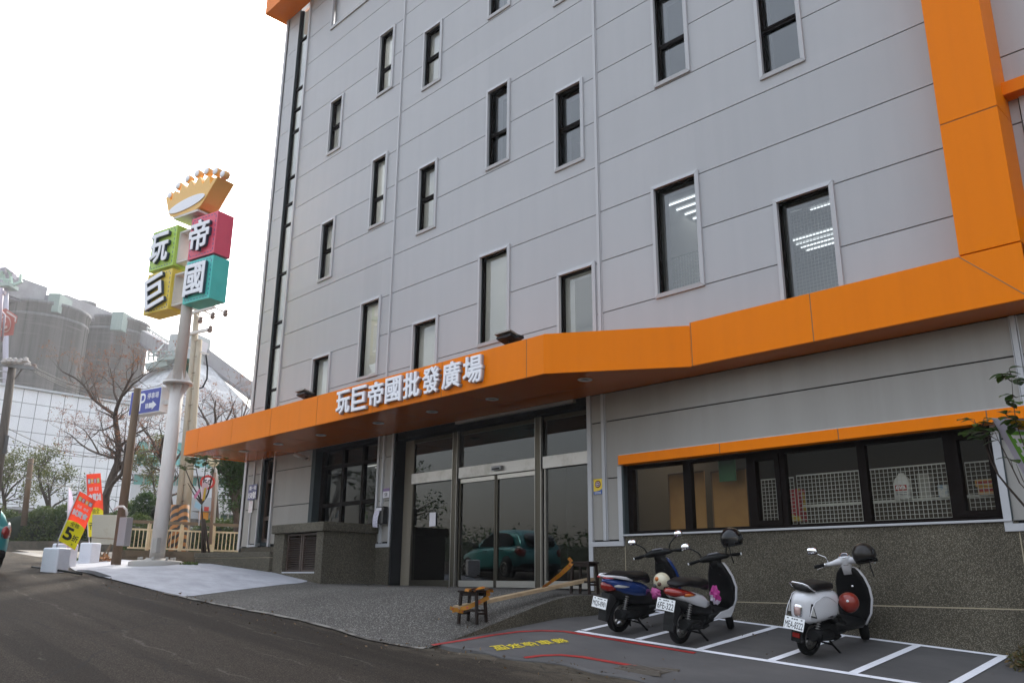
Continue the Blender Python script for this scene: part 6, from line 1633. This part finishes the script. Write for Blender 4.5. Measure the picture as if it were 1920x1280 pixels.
o = thing('utility_pole', 'tall concrete utility pole with crossarms, insulators and green transformer', 'utility pole', tuple(at(331,1036,28)))
m = MB(); m.tube([at(330.5,1040,28), at(370,577,30.3)], [.155,.105], 14); local(o, m).build('pole', CONC, o)
m = MB(); m.bar(at(351,589,30.2), at(402,575.5,29.4), .09); m.bar(at(352,582,30.4), at(366,577,30.3), .07); m.bar(at(348,627,30.1), at(396,617,29.3), .10); m.bar(at(345,650,30), at(362,653,29.9), .06); local(o, m).build('crossarm', POLE, o)
INS = M('brown porcelain', (.16,.11,.09), .35)
for u, v, dd in ((423,587,29.2),(399,592,29.5),(376,600,29.9),(394,617,29.2),(351,632,30)):
    m = MB(); c = at(u, v, dd); m.lathe([(.03,-.13),(.08,-.09),(.09,.0),(.05,.03),(.08,.08),(.03,.13)], c, (.3,0,1), 12); local(o, m).build('insulator', INS, o)
m = MB(); m.tube([at(404,577,29.4), at(423,586,29.2)], .03, 6); m.tube([at(382,582,29.8), at(398,591,29.5)], .03, 6); m.tube([at(368,590,30), at(376,599,29.9)], .025, 6); local(o, m).build('link', POLE, o)
m = MB(); quad_box(m, 339, 670, 353, 706, 30.4, .4); local(o, m).build('transformer', M('dark green tank', (.02,.07,.05), .5), o, bevel=.02)
m = MB(); m.tube([at(386,665,29.6), at(389,690,29.6), at(388,710,29.6), at(380,726,29.6), at(369,729,29.7)], .03, 8); local(o, m).build('hanging_cable', BLACKM, o)
m = MB(); m.bar(at(373,659,29.8), at(391,664,29.5), .06); local(o, m).build('arm', POLE, o)
m = MB()
for k in range(12):
    v = 640+k*30; u = 370-(v-577)*.0885; m.tube([at(u,v,30-.0042*(v-577)), at(u+7,v-2,29.7-.0042*(v-577))], .012, 4)
local(o, m).build('step_bolt', BROWN, o)
o = thing('utility_pole', 'shorter concrete pole standing close beside the transformer pole', 'utility pole', tuple(at(345,1036,28)))
m = MB(); m.tube([at(343.5,1040,27.9), at(374,637,29.9)], [.15,.10], 14); local(o, m).build('pole', CONC, o)
m = MB(); m.tube([at(356,707,29.7), at(372,706,29.6)], .05, 8); m.tube([at(355,703,29.7), at(322,727,29)], .015, 6); local(o, m).build('clamp', POLE, o)
# hazard wraps
def hazard():
    m = bpy.data.materials.new('hazard stripes'); m.use_nodes = True; t = m.node_tree; L = t.links.new; p = t.nodes['Principled BSDF']; p.inputs['Roughness'].default_value = .6
    ge = t.nodes.new('ShaderNodeNewGeometry'); mp = t.nodes.new('ShaderNodeMapping'); mp.inputs['Rotation'].default_value = (0, R(38), 0)
    wv = t.nodes.new('ShaderNodeTexWave'); wv.wave_type = 'BANDS'; wv.bands_direction = 'Z'; wv.inputs['Scale'].default_value = 1.6; wv.inputs['Distortion'].default_value = 0
    cr = t.nodes.new('ShaderNodeValToRGB'); cr.color_ramp.interpolation = 'CONSTANT'; cr.color_ramp.elements[0].color = (.025,.022,.02,1); cr.color_ramp.elements[1].position = .5; cr.color_ramp.elements[1].color = (.36,.15,.035,1)
    L(ge.outputs['Position'], mp.inputs[0]); L(mp.outputs[0], wv.inputs[0]); L(wv.outputs['Fac'], cr.inputs[0]); L(cr.outputs[0], p.inputs['Base Color']); return m
HZ = hazard()
for lab, u0, u1 in (('orange and black striped sleeve around the foot of the transformer pole', 325, 331.5), ('orange and black striped sleeve around the foot of the shorter pole', 339, 344.5)):
    m = MB(); m.tube([at(u0,1038,27.7), at(u1,946,28.1)], .185, 16); tag(m.build('warning_sleeve', HZ, None), lab, 'sleeve')
o = thing('utility_pole', 'dark utility pole with a crossarm of insulators at the left edge', 'utility pole', tuple(at(-18,985,30)))
m = MB(); m.tube([at(-17,985,30), at(23,688,31.5)], [.17,.14], 12); local(o, m).build('pole', M('dark timber pole', (.075,.062,.05), .85), o)
m = MB(); m.bar(at(-15,681,31.6), at(66,691,31.0), .12); m.bar(at(28,710,31.4), at(42,690,31.2), .05); local(o, m).build('crossarm', M('grey steel arm', (.2,.2,.2), .6), o)
for u, v in ((8,680),(18,679),(28,679),(38,680),(48,678),(52,685),(63,690)):
    m = MB(); m.lathe([(.03,-.10),(.11,-.05),(.12,.02),(.06,.05),(.10,.09),(.03,.13)], at(u,v-2,31.2), (0,0,1), 10); local(o, m).build('insulator', INS if u > 55 else M('grey porcelain', (.45,.42,.40), .35), o)
m = MB(); m.bar(at(13,816,30.8), at(8,850,30.6), .12); m.bar(at(2,817,30.8), at(14,818,30.8), .06); m.bar(at(-2,848,30.6), at(8,849,30.6), .06); local(o, m).build('side_arm', M('dark steel', (.06,.06,.06), .6), o)
m = MB()
for v in (696,709,722): m.tube([at(-25,v-3,31.5), at(16,v+1,31.4)], .025, 6)
local(o, m).build('cable_rung', M('pale cable', (.6,.62,.65), .5), o)
o = thing('post', 'short brown post in front of the white tiled wall at the left', 'post', tuple(at(44,975,34)))
m = MB(); m.tube([at(44,985,34), at(58.5,859,34.6)], [.12,.11], 10); local(o, m).build('post', WOODP, o)
# wires
m = MB()
def wire(p, q, sag, r=.014):
    P = [p.lerp(q, i/14)-Vector((0,0,1))*sag*(1-(2*i/14-1)**2) for i in range(15)]; m.tube(P, r, 5, cap=False)
for (u0,v0),(u1,v1) in (((66,689),(300,742)),((60,692),(300,752)),((52,690),(290,760)),((10,800),(250,858)),((10,845),(255,900)),((5,880),(250,905)),((60,885),(150,900)),((12,815),(215,850))):
    wire(at(u0,v0,31), at(u1,v1,36), .4)
o = m.build('overhead_wires', M('dark wire', (.05,.05,.05), .6), None, fix=False); tag(o, 'thin overhead wires crossing in front of the white tiled wall', 'wires')
# red pointed sign and frame at the left edge
o = thing('pointed_sign', 'faded red house-shaped sign with a pale round emblem at the left edge', 'sign', tuple(at(8,605,24)))
m = MB(); pts = [(-30,640),(-30,590),(11,578),(33,593),(31,606),(28,606),(25,628),(4,630)]
m.prism(pts, lambda u, v, d: at(u, v, 24+d), 0, .12); local(o, m).build('panel', M('faded red panel', (.62,.27,.24), .5), o)
m = MB(); e1 = [(10+11*math.cos(t_), 607+16*math.sin(t_)) for t_ in [2*math.pi*k/24 for k in range(24)]]; m.prism(e1, lambda u, v, d: at(u, v, 23.98+d), 0, .02); e_ = local(o, m).build('emblem', M('pale pink print', (.80,.66,.62), .5), o)
m = MB(); e1 = [(10+9*math.cos(t_), 607+13.5*math.sin(t_)) for t_ in [2*math.pi*k/24 for k in range(24)]]; m.prism(e1, lambda u, v, d: at(u, v, 23.96+d), 0, .015); local(o, m).build('emblem_disc', M('faded red disc', (.62,.27,.24), .5), e_)
m = MB()
for q in ([(7,597),(12,602),(10,606),(4,602)],[(8,612),(13,610),(14,614),(9,617)]): m.prism(q, lambda u, v, d: at(u, v, 23.94+d), 0, .015)
local(o, m).build('emblem_mark', M('pale mark', (.80,.66,.62), .5), e_)
m = MB(); m.prism([(13,582),(31,594.5),(29.5,604),(27,603),(28,596),(12,586)], lambda u, v, d: at(u, v, 23.97+d), 0, .02); local(o, m).build('white_edge', M('pale edge', (.8,.72,.70), .5), o)
m = MB(); m.tube([at(3,540,23.4), at(-4,640,23.2)], .06, 8); m.tube([at(-20,583,23.4), at(5,586,23.4), at(9,590,23.4), at(4,640,23.3)], .03, 8); m.bar(at(-30,545,23.4), at(10,549,23.4), .10); local(o, m).build('frame', M('pale steel frame', (.52,.46,.52), .5), o)

# signs beside the young tree
o = thing('speed_sign', 'round red-rimmed speed limit sign partly hidden by the young tree', 'sign', tuple(at(392,1000,25)))
m = MB(); m.tube([at(394,1020,25), at(403,885,25.4)], .05, 10); local(o, m).build('post', M('rusty post', (.20,.14,.10), .7), o)
def disc(uc, vc, r, d, off): 
    c = at(uc, vc, d); n = (CAM-c); n.z = 0; n.normalize(); return c+n*off, n
c, n = disc(389, 904, .3, 25, .06); m = MB(); m.lathe([(.15,0),(.215,0),(.215,.012),(.15,.012),(.15,0)], c, tuple(n), 24); local(o, m).build('red_ring', M('sign red', (.45,.03,.02), .4), o)
m = MB(); m.lathe([(0,.002),(.155,.002),(.155,.008),(0,.008)], c, tuple(n), 24); local(o, m).build('white_disc', PAPER, o)
m = MB(); sx_ = n.cross(Vector((0,0,1))) * -1 if False else Vector((0,0,1)).cross(n); text(m, '50', 0, 0, .19, .16, lambda a, b, d: c+sx_*a+Vector((0,0,b))+n*(.010+d), .004, .02); local(o, m).build('lettering', INK, o, fix=False)
def small_panel(label, pts, d, col, name='notice_board', cat='sign', th=.03):
    m = MB(); m.prism(pts, lambda u, v, dd: at(u, v, d+dd), 0, th); return tag(m.build(name, M('panel paint', col, .5), None), label, cat)
small_panel('orange board hung low on the rusty sign post', [(373,959),(391,960),(390,974),(372,973)], 24.9, (.50,.22,.03))
small_panel('red and white board above the orange board', [(383,949),(392,950),(391,958),(382,957)], 24.9, (.50,.06,.05))
o = small_panel('white promotional banner with yellow print tied to the young tree', [(379,904),(391,906),(384,938),(377,934)], 21.4, (.66,.50,.54), 'sales_banner', 'banner')
small_panel('pink promotional strip tied to the young tree', [(363,930),(374,915),(377,918),(366,936)], 21.4, (.60,.20,.33), 'sales_banner', 'banner')
small_panel('pale blue promotional tag hanging below the young tree fork', [(367,938),(378,946),(374,955),(364,950)], 21.4, (.35,.55,.66), 'sales_banner', 'banner')
small_panel('yellow promotional strip tied to the fork of the young tree', [(383,915),(387,913),(384,936),(379,939)], 21.35, (.60,.40,.05), 'sales_banner', 'banner')
m = MB(); m.tube([at(373,985,21.5), at(376,948,21.5)], .018, 6); tag(m.build('banner_stick', FW, None), 'thin white stick beside the young planted tree', 'stick')
o = thing('lamp_post', 'street lamp with a cream globe behind the young planted tree', 'street lamp', tuple(at(400,1000,27)))
m = MB(); m.tube([at(398,1010,27), at(407,900,27.2), at(404,880,27.2), at(398,872,27.2)], .05, 8); local(o, m).build('post', M('grey lamp post', (.4,.38,.36), .5), o)
m = MB(); m.sphere(at(400,863,27.2), .20, 16, 10); local(o, m).build('globe', M('cream globe', (.72,.66,.48), .3), o)
# ------------------------------------------------------------------ white tiled warehouse and office
TILE = M('white wall tile', (.78,.79,.81), .4, col2=(.72,.72,.75), nscale=.35, stretch=(1,1,.5), island=.03)
GROUT = M('dark grout', (.20,.20,.21), .8)
TEAL = glass('teal glass', (.15,.45,.40), 1.7); TEALB = M('teal glass panel', (.13,.36,.33), .12, spec=.8)
TEALD = M('dark teal glass', (.02,.085,.075), .1, spec=.8)
def wall_between(A, Bq, z0, z1, tile, o, name, gname, mat=TILE, g=.035):
    A = Vector((A.x,A.y,0)); Bq = Vector((Bq.x,Bq.y,0)); t = Bq-A; L_ = t.length; t.normalize(); n = Vector((t.y,-t.x,0))
    if n.dot(CAM-A) < 0: n = -n
    nx, nz = max(1,round(L_/tile)), max(1,round((z1-z0)/tile)); m = MB()
    for i in range(nx):
        for j in range(nz):
            a, b = A+t*(L_*i/nx+g/2), A+t*(L_*(i+1)/nx-g/2); za, zb = lerp(z0,z1,j/nz)+g/2, lerp(z0,z1,(j+1)/nz)-g/2
            m.quad((a.x,a.y,za),(b.x,b.y,za),(b.x,b.y,zb),(a.x,a.y,zb))
    w_ = local(o, m).build(name, mat, o, fix=False)
    m = MB(); q = n*-.03; b2 = n*-8
    vs = []
    for z in (z0, z1): vs += [A+q+Vector((0,0,z)), Bq+q+Vector((0,0,z)), Bq+b2+Vector((0,0,z)), A+b2+Vector((0,0,z))]
    m.add(vs, [(0,3,2,1),(4,5,6,7),(0,1,5,4),(1,2,6,5),(2,3,7,6),(3,0,4,7)], False); local(o, m).build(gname, GROUT, o)
    return t, n, L_
A, Bq = at(-60,1000,49), at(300,1000,57.5)
o = thing('warehouse', 'long warehouse clad in white square tiles behind the trees', 'building', (A.x,A.y,1.2))
t, n, L_ = wall_between(A, Bq, 2.6, 11.55, .86, o, 'tiled_wall', 'wall_core')
m = MB(); a = Vector((A.x,A.y,0))+n*.02; 
m.bar(a+Vector((0,0,11.62)), a+t*L_+Vector((0,0,11.62)), .25, .14); local(o, m).build('parapet_cap', M('parapet grey', (.45,.46,.48), .6), o)
m = MB(); m.bar(a+Vector((0,0,1.9)), a+t*L_+Vector((0,0,1.9)), .1, 1.4); local(o, m).build('plinth', M('grey plinth', (.30,.30,.29), .8), o)
# louvre strip low on the wall
m = MB(); p0, p1 = at(20,964,49.5), at(62,966,50.2); m.bar(p0, p1, .3, .9); local(o, m).build('louvre', M('dark louvre', (.10,.085,.07), .7), o)
m = MB(); p0, p1 = at(10,952,48.6), at(70,957,49.6); m.bar(p0, p1, .9, .12); local(o, m).build('louvre_hood', M('grey hood', (.35,.35,.36), .6), o)

# office block with teal glass
o2 = thing('office_block', 'white office block with teal glass bands behind the sign pole', 'building', tuple(at(350,1000,44)))
def face(u0, u1, d0, d1, v0, v1, mat, name, th=.0, parent=o2):
    """a vertical panel: left edge u0 at depth d0, right edge u1 at depth d1, heights from v0 (top) to v1 at the left edge"""
    zt_, zb_ = at(u0,v0,d0).z, at(u0,v1,d0).z; a, b = at(u0,1000,d0), at(u1,1000,d1); back = Vector((RF.x,RF.y,0)).normalized()*(3.0+th)
    m = MB(); vs = []
    for z in (zb_, zt_): vs += [(a.x,a.y,z),(b.x,b.y,z),(b.x+back.x,b.y+back.y,z),(a.x+back.x,a.y+back.y,z)]
    m.add(vs, [(0,3,2,1),(4,5,6,7),(0,1,5,4),(1,2,6,5),(2,3,7,6),(3,0,4,7)], False); return local(parent, m).build(name, mat, parent)
def mull(u0, u1, d0, d1, v0, v1, nx, nz, parent, w_=.07, mat=None):
    zt_, zb_ = at(u0,v0,d0).z, at(u0,v1,d0).z; a, b = at(u0,1000,d0-.03), at(u1,1000,d1-.03); m = MB()
    for i in range(nx+1): p = a.lerp(b, i/nx); m.bar((p.x,p.y,zb_),(p.x,p.y,zt_), w_)
    for j in range(nz+1): z = lerp(zb_,zt_,j/nz); m.bar((a.x,a.y,z),(b.x,b.y,z), w_)
    m.mi = [0]*len(m.f); return local(o2, m).build('mullion', mat or M('white mullion', (.55,.60,.60), .5), parent)
OW = M('white office panel', (.62,.63,.65), .5, col2=(.56,.57,.58), nscale=.4)
p_ = face(236, 480, 45.5, 47, 818, 868, TEALB, 'glass_band'); mull(236,480,45.5,47,818,868,11,2,p_)
p_ = face(234, 480, 44.5, 46, 868, 884, OW, 'white_band')
p_ = face(236, 400, 45.2, 46, 884, 906, TEALB, 'glass_band'); mull(236,400,45.2,46,884,906,8,1,p_)
p_ = face(400, 480, 46, 46.6, 884, 930, TEALD, 'glass_band'); mull(400,480,46,46.6,884,930,4,2,p_)
p_ = face(234, 480, 44.9, 46.4, 906, 1003, OW, 'office_wall')
p_ = face(400, 442, 43.6, 44, 934, 962, OW, 'balcony_box'); mull(400,442,43.6,44,934,962,3,1,p_,.04,GROUT)
p_ = face(350, 398, 44.3, 44.5, 930, 956, M('grey panel', (.40,.41,.42), .6), 'grey_panel')
p_ = face(409, 455, 44.2, 44.6, 962, 988, TEALD, 'glass_band'); mull(409,455,44.2,44.6,962,988,3,2,p_,.06)
m = MB(); 
p_ = face(348, 366, 44.2, 44.4, 971, 985, M('dark louvre panel', (.09,.085,.08), .7), 'louvre')

# ------------------------------------------------------------------ cement silos, conveyors and conical store
def conc_streak(name, c1, c2, c3):
    m = bpy.data.materials.new(name); m.use_nodes = True; t = m.node_tree; L = t.links.new; N = t.nodes.new; p = t.nodes['Principled BSDF']; p.inputs['Roughness'].default_value = .9
    ge = N('ShaderNodeNewGeometry')
    def nz(scale, st, det=5):
        mp = N('ShaderNodeMapping'); mp.inputs['Scale'].default_value = st; L(ge.outputs['Position'], mp.inputs[0]); n_ = N('ShaderNodeTexNoise'); n_.inputs['Scale'].default_value = scale; n_.inputs['Detail'].default_value = det; n_.inputs['Roughness'].default_value = .65; L(mp.outputs[0], n_.inputs[0]); return n_.outputs[0]
    def rg(a, i0, i1): r = N('ShaderNodeMapRange'); r.inputs[1].default_value = i0; r.inputs[2].default_value = i1; L(a, r.inputs[0]); return r.outputs[0]
    def mx(f, a, b):
        x = N('ShaderNodeMix'); x.data_type = 'RGBA'; L(f, x.inputs[0])
        for i, c in ((6,a),(7,b)):
            if isinstance(c, tuple): x.inputs[i].default_value = (*c,1)
            else: L(c, x.inputs[i])
        return x.outputs[2]
    a = mx(rg(nz(.45,(1,1,.03)), .40, .60), c1, c2)
    a = mx(rg(nz(1.4,(1,1,.02)), .50, .66), a, c3)
    a = mx(rg(nz(.5,(.12,.12,3.0)), .54, .68), a, c2)
    L(a, p.inputs['Base Color']); return m
SILO = conc_streak('stained silo concrete', (.10,.10,.10), (.205,.202,.198), (.065,.065,.066))
CONE = conc_streak('patchy grey roofing', (.34,.34,.345), (.50,.50,.50), (.24,.24,.25))
GREYM = M('grey steel cladding', (.30,.29,.30), .7, col2=(.24,.23,.24), nscale=.4); MINT = M('mint green cladding', (.27,.345,.31), .6, col2=(.23,.30,.27), nscale=.4, stretch=(1,1,.1))
def silo(label, u0, u1, vtop, d):
    uc = (u0+u1)/2; c = at(uc, vtop, d); r = (u1-u0)/2/FPX*d*.985
    o = thing('silo', label, 'silo', (c.x,c.y,1.0))
    m = MB(); m.lathe([(r,1.0),(r,c.z-.5),(r+.15,c.z-.5),(r+.15,c.z),(0,c.z)], (c.x,c.y,0), (0,0,1), 56); local(o, m).build('shell', SILO, o)
    m = MB()
    m.lathe([(r+.02,c.z-2.2),(r+.08,c.z-2.1),(r+.08,c.z-1.9),(r+.02,c.z-1.8)], (c.x,c.y,0), (0,0,1), 56)
    local(o, m).build('pour_ring', SILO, o); return c, r
c1, r1 = silo('nearest large stained concrete silo at the left edge', -2, 162, 585, 120)
c2, r2 = silo('second large stained concrete silo right of the first', 158, 277, 607, 132)
silo('narrow pale silo between the two large ones', 147, 178, 568, 138)
def pbox(label, u0, u1, v0, v1, d, depth, mat, name, cat='building', part='wall', lat=.46):
    o = thing(name, label, cat, tuple(at((u0+u1)/2,v1,d))); a, b = at(u0,v1,d), at(u1,v1,d); zt_ = at(u0,v0,d).z; fw = Vector((b.x-CAM.x, b.y-CAM.y, 0)).normalized(); back = fw*depth*.8 + Vector((-fw.y, fw.x, 0))*-depth*lat
    m = MB(); vs = []
    for z in (a.z, zt_): vs += [(a.x,a.y,z),(b.x,b.y,z),(b.x+back.x,b.y+back.y,z),(a.x+back.x,a.y+back.y,z)]
    m.add(vs, [(0,3,2,1),(4,5,6,7),(0,1,5,4),(1,2,6,5),(2,3,7,6),(3,0,4,7)], False); local(o, m).build(part, mat, o); return o
pbox('mint green penthouse on top of the first silo', 86, 108, 546.5, 584, 115, 3.6, MINT, 'penthouse')
pbox('mint green penthouse on top of the second silo', 206, 227, 581, 618, 126.5, 3.8, MINT, 'penthouse')
def gallery(label, a, b, w_, h, mat=GREYM, name='conveyor_gallery'):
    o = thing(name, label, 'conveyor', tuple(a)); m = MB(); m.bar(a, b, w_, h); local(o, m).build('casing', mat, o)
    m = MB(); N = 9
    for k in range(N+1): p = a.lerp(b, k/N); m.bar(p+Vector((0,0,-h/2-.3)), p+Vector((0,0,h/2+.05)), .16)
    m.bar(a+Vector((0,0,-h/2-.3)), b+Vector((0,0,-h/2-.3)), w_*1.05, .25); local(o, m).build('rib', M('dark gallery steel', (.17,.16,.17), .7), o); return o
gallery('inclined grey conveyor gallery running onto the first silo', at(-10,531,112), at(74,559,118), 2.6, 2.9)
gallery('grey gallery linking the two silo tops', at(110,566,122), at(206,602,132), 2.4, 2.0)
pbox('open dark frame house between the conveyor and the mint penthouse', 70, 88, 551, 571, 117, 3, M('dark frame', (.17,.17,.19), .7), 'transfer_house')
o = thing('transfer_tower', 'steel transfer tower with tilted roof at the far left', 'tower', tuple(at(-4,1000,110)))
m = MB()
for u in (-22, 10): m.tube([at(u,900,110), at(u+1,535,110)], .35, 6)
local(o, m).build('leg', M('violet grey steel', (.40,.38,.46), .6), o)
m = MB(); m.add([at(0,493,109), at(26,490,112), at(42,503,112), at(20,508.5,109), at(0,494.2,109), at(26,491.2,112), at(42,504,112), at(20,509.7,109)], [(0,1,2,3),(7,6,5,4),(0,4,5,1),(1,5,6,2),(2,6,7,3),(3,7,4,0)], False); local(o, m).build('roof', M('grey roof sheet', (.36,.34,.40), .6), o)
m = MB()
for q in ((4,508,0,520),(14,505,20,516),(-20,520,20,525),(-20,530,22,536),(6,514,8,536),(20,518,22,536),(12,522,12,536),(22,536,42,527),(38,526,39,514)): m.bar(at(q[0],q[1],110), at(q[2],q[3],110), .3)
local(o, m).build('frame', M('mint steel', (.42,.56,.48), .6), o)
m = MB(); m.bar(at(-30,524,111), at(16,522,111), 2, 2.4); m.bar(at(-30,516,111), at(27,518,111), 1, .7); local(o, m).build('cabin', M('violet grey cabin', (.34,.31,.37), .7), o)
m = MB(); m.bar(at(-30,538,110), at(26,537,110), 2.2, .5); local(o, m).build('deck', MINT, o)
# conical store
d = 105
o = thing('conical_store', 'broad conical storage hall with patchy grey roof and a tower on top', 'building', tuple(at(372,1000,d)))
ap = at(356, 690, d); rt_ = 42/FPX*d; rb_ = 150/FPX*d; zb = at(356,800,d).z
m = MB(); m.lathe([(0,ap.z),(rt_,ap.z),(rb_,zb),(rb_,1.)], (ap.x,ap.y,0), (0,0,1), 48); local(o, m).build('cone_roof', CONE, o)
m = MB(); a = at(354, 662, d); m.cbox((a.x,a.y,a.z), 3.5,3.5,4.2, Matrix.Rotation(R(30),3,'Z')); local(o, m).build('head_house', M('grey blue cladding', (.36,.38,.38), .6), o)
m = MB(); a = at(368, 645, d); m.cbox((a.x,a.y,a.z-.5), 2.0,2.0,1.6, Matrix.Rotation(R(30),3,'Z')); local(o, m).build('head_house_roof', M('pale grey sheet', (.50,.47,.49), .6), o)
m = MB(); m.bar(at(300,677,d-4), at(345,673,d-4), 2, .35); m.bar(at(278,690,d-4), at(318,682,d-4), 1.6, .8)
for u in (279,288,300,312,324,336): m.bar(at(u,676,d-4), at(u,659,d-4), .16)
for v in (659,667): m.bar(at(279,v,d-4), at(338,v-1,d-4), .14)
local(o, m).build('walkway', M('green grey steel', (.27,.33,.31), .7), o)
gallery('inclined conveyor from the second silo to the conical store', at(274,632,128), at(322,660,108), 1.6, 1.9)
o = thing('steel_walkway', 'thin steel walkway with handrails above the inclined conveyor', 'walkway', tuple(at(276,615,128)))
m = MB()
for dv in (0, 7): m.bar(at(276,614+dv,128), at(316,640+dv,110), .18)
for k in range(8): m.bar(at(276+k*5.4,614+k*3.5,128-k*2.4), at(276+k*5.4,624+k*3.5,128-k*2.4), .14)
m.bar(at(313,640,110), at(290,664,106), .18); local(o, m).build('handrail', M('pale steel', (.45,.47,.45), .6), o)
gallery('broad grey conveyor gallery falling to the right of the conical store', at(384,666,106), at(540,782,106), 1.6, 1.6)
gallery('dark conveyor gallery falling to the left of the conical store', at(310,690,103), at(258,731,100), 1.6, 1.6)
o = pbox('low mint roof edge below the silos', 150, 236, 752, 775, 78, 3, MINT, 'shed')

# ------------------------------------------------------------------ teal hatchback across the road (rear corner at the left edge, side mirrored in the doors)
TEALP = M('metallic teal paint', (.035,.24,.245), .28, .3, coat=.6)
DGL = M('dark car glass', (.012,.014,.014), .06, spec=.7)
CARYAW = 193
cpos = Vector((-20.28,-7.84,0)); cpos.z = zr(-20)-.10
car = thing('hatchback', 'metallic teal hatchback parked across the road at the left edge', 'car', tuple(cpos), R(CARYAW))
prof_up = [(-1.95,.62),(-1.93,.95),(-1.80,1.10),(-1.45,1.42),(-.9,1.52),(-.2,1.54),(.4,1.45),(.95,1.10),(1.5,.98),(1.85,.84),(1.98,.62)]
# lower body
m = MB(); m.loft([(-1.97,0,.60,.62,.22,4),(-1.90,0,.62,.76,.32,5),(-1.6,0,.63,.83,.36,6),(-.8,0,.63,.85,.36,7),(.4,0,.62,.85,.36,7),(1.2,0,.60,.83,.33,6),(1.7,0,.57,.76,.28,5),(1.95,0,.52,.60,.20,4)], 32)
m.build('body', TEALP, car)
m = MB()
gh = []
for x, z, hw in ((-1.92,.90,.70),(-1.80,1.18,.64),(-1.55,1.42,.58),(-1.0,1.52,.56),(-.3,1.545,.56),(.25,1.48,.56),(.7,1.24,.62),(1.1,.97,.70)):
    gh.append((x, 0, (z+.75)/2, hw+.04, (z-.75)/2, 4.5))
m.loft(gh, 28); m.build('cabin', TEALP, car)
for s in (-1, 1):
    q = [(-1.42,1.04),(-1.30,1.24),(-1.02,1.38),(-.50,1.43),(-.05,1.42),(.30,1.32),(.62,1.12),(.72,1.02),(-.2,.99),(-1.1,.99)]
    m = MB(); m.prism(q, lambda a, b, dd, s=s: Vector((a, s*(.66-(b-1.0)*.16+dd), b)), .0, .035); m.build('side_window', DGL, car)
    m = MB(); m.box(-.38,-.32,s*.60,s*.70,.99,1.43); m.build('window_pillar', TEALP, car)
    for x in (-.95,.05): m = MB(); m.tube([(x-.09,s*.855,.86),(x-.05,s*.885,.865),(x+.05,s*.885,.865),(x+.09,s*.855,.86)], .018, 8); m.build('door_handle', TEALP, car)
    m = MB(); m.loft([(.62,s*.86,1.02,.09,.06,2.5),(.72,s*.88,1.02,.11,.075,2.5),(.78,s*.88,1.02,.07,.05,2.5)], 14); m.build('wing_mirror', BLACKP, car)
    m = MB(); m.loft([(-1.97,s*.62,.76,.06,.10,3),(-1.90,s*.70,.78,.08,.13,3),(-1.72,s*.79,.83,.035,.08,3)], 14); tl_ = m.build('tail_lamp', REDL, car)
    m = MB(); m.loft([(-1.95,s*.70,.87,.03,.05,3),(-1.80,s*.77,.92,.025,.06,3)], 10); m.build('lamp_lens', CLEARL, tl_)
m = MB(); m.loft([(-1.96,0,1.10,.50,.16,5),(-1.74,0,1.24,.50,.14,5)], 18); m.build('rear_window', DGL, car)
m = MB(); m.loft([(-1.99,0,.36,.70,.10,5),(-1.6,0,.33,.80,.12,5),(1.6,0,.33,.78,.10,5),(1.9,0,.33,.6,.08,4)], 20); m.build('sill', BLACKM, car)
for x in (-1.25,1.27):
    for s in (-1,1):
        w_ = tyre((x,s*.76,.30), .30, .09).build('wheel', RUBBER, car); rim((x,s*.80,.30), .20, 9, .06).build('rim', ALLOY, w_)
        m = MB(); m.lathe([(0,.0),(.36,.0),(.36,.012),(0,.012)], (x,s*.842,.33), (0,s,0), 24); a_ = m.build('wheel_arch', BLACKM, car); 
        for v in a_.data.vertices:
            if s*v.co.y > .0: v.co.y = s*(.70) if abs(v.co.y) < .8425 else s*.8435
        w2 = w_
        for ob_ in (w_, *w_.children): ob_.data.transform(Matrix.Translation((0,s*.075,0)))
# ------------------------------------------------------------------ across the road, seen only mirrored in the glass
hedge('tall dark hedge across the road, mirrored in the glass doors', (-75,-33,zr(-60)-.5), (-8,-33,zr(-8)-1), 4.0, 3.6, 91, GREEN2, 9000, .16)
def far_tree(label, x, y, h, seed):
    rnd = random.Random(seed); z = zr(max(-60,x))-.2; o = thing('tree', label, 'tree', (x,y,z)); wd, lv = MB(), MB()
    wd.tube([(x,y,z),(x+.2,y,z+h*.35),(x,y+.2,z+h*.6)], [.2,.15,.1], 7)
    for k in range(26):
        c = Vector((x+rnd.gauss(0,h*.20), y+rnd.gauss(0,h*.20), z+h*rnd.uniform(.35,.95))); wd.tube([(x,y,z+h*.4), c], [.06,.02], 4, cap=False); clump(lv, c, h*.15, 60, .13, rnd)
    local(o, wd).build('trunk', BARK, o, fix=False); local(o, lv).build('crown', GREEN2, o, fix=False)
far_tree('dense tree across the road, mirrored left of the sliding doors', -44, -21, 6.5, 3)
# ------------------------------------------------------------------ hazy air
hz = MB().box(-175, 60, -70, 150, -8, 52)
hm_ = bpy.data.materials.new('haze'); hm_.use_nodes = True; t = hm_.node_tree
t.nodes.remove(t.nodes['Principled BSDF'])
pv = t.nodes.new('ShaderNodeVolumePrincipled'); pv.inputs['Color'].default_value = (.93,.95,1,1); pv.inputs['Density'].default_value = .0008; pv.inputs['Anisotropy'].default_value = .35
t.links.new(pv.outputs[0], t.nodes['Material Output'].inputs['Volume'])
o = hz.build('haze', hm_, None, kind='stuff'); o['label'] = 'pale hazy air over the whole street'; o['category'] = 'haze'
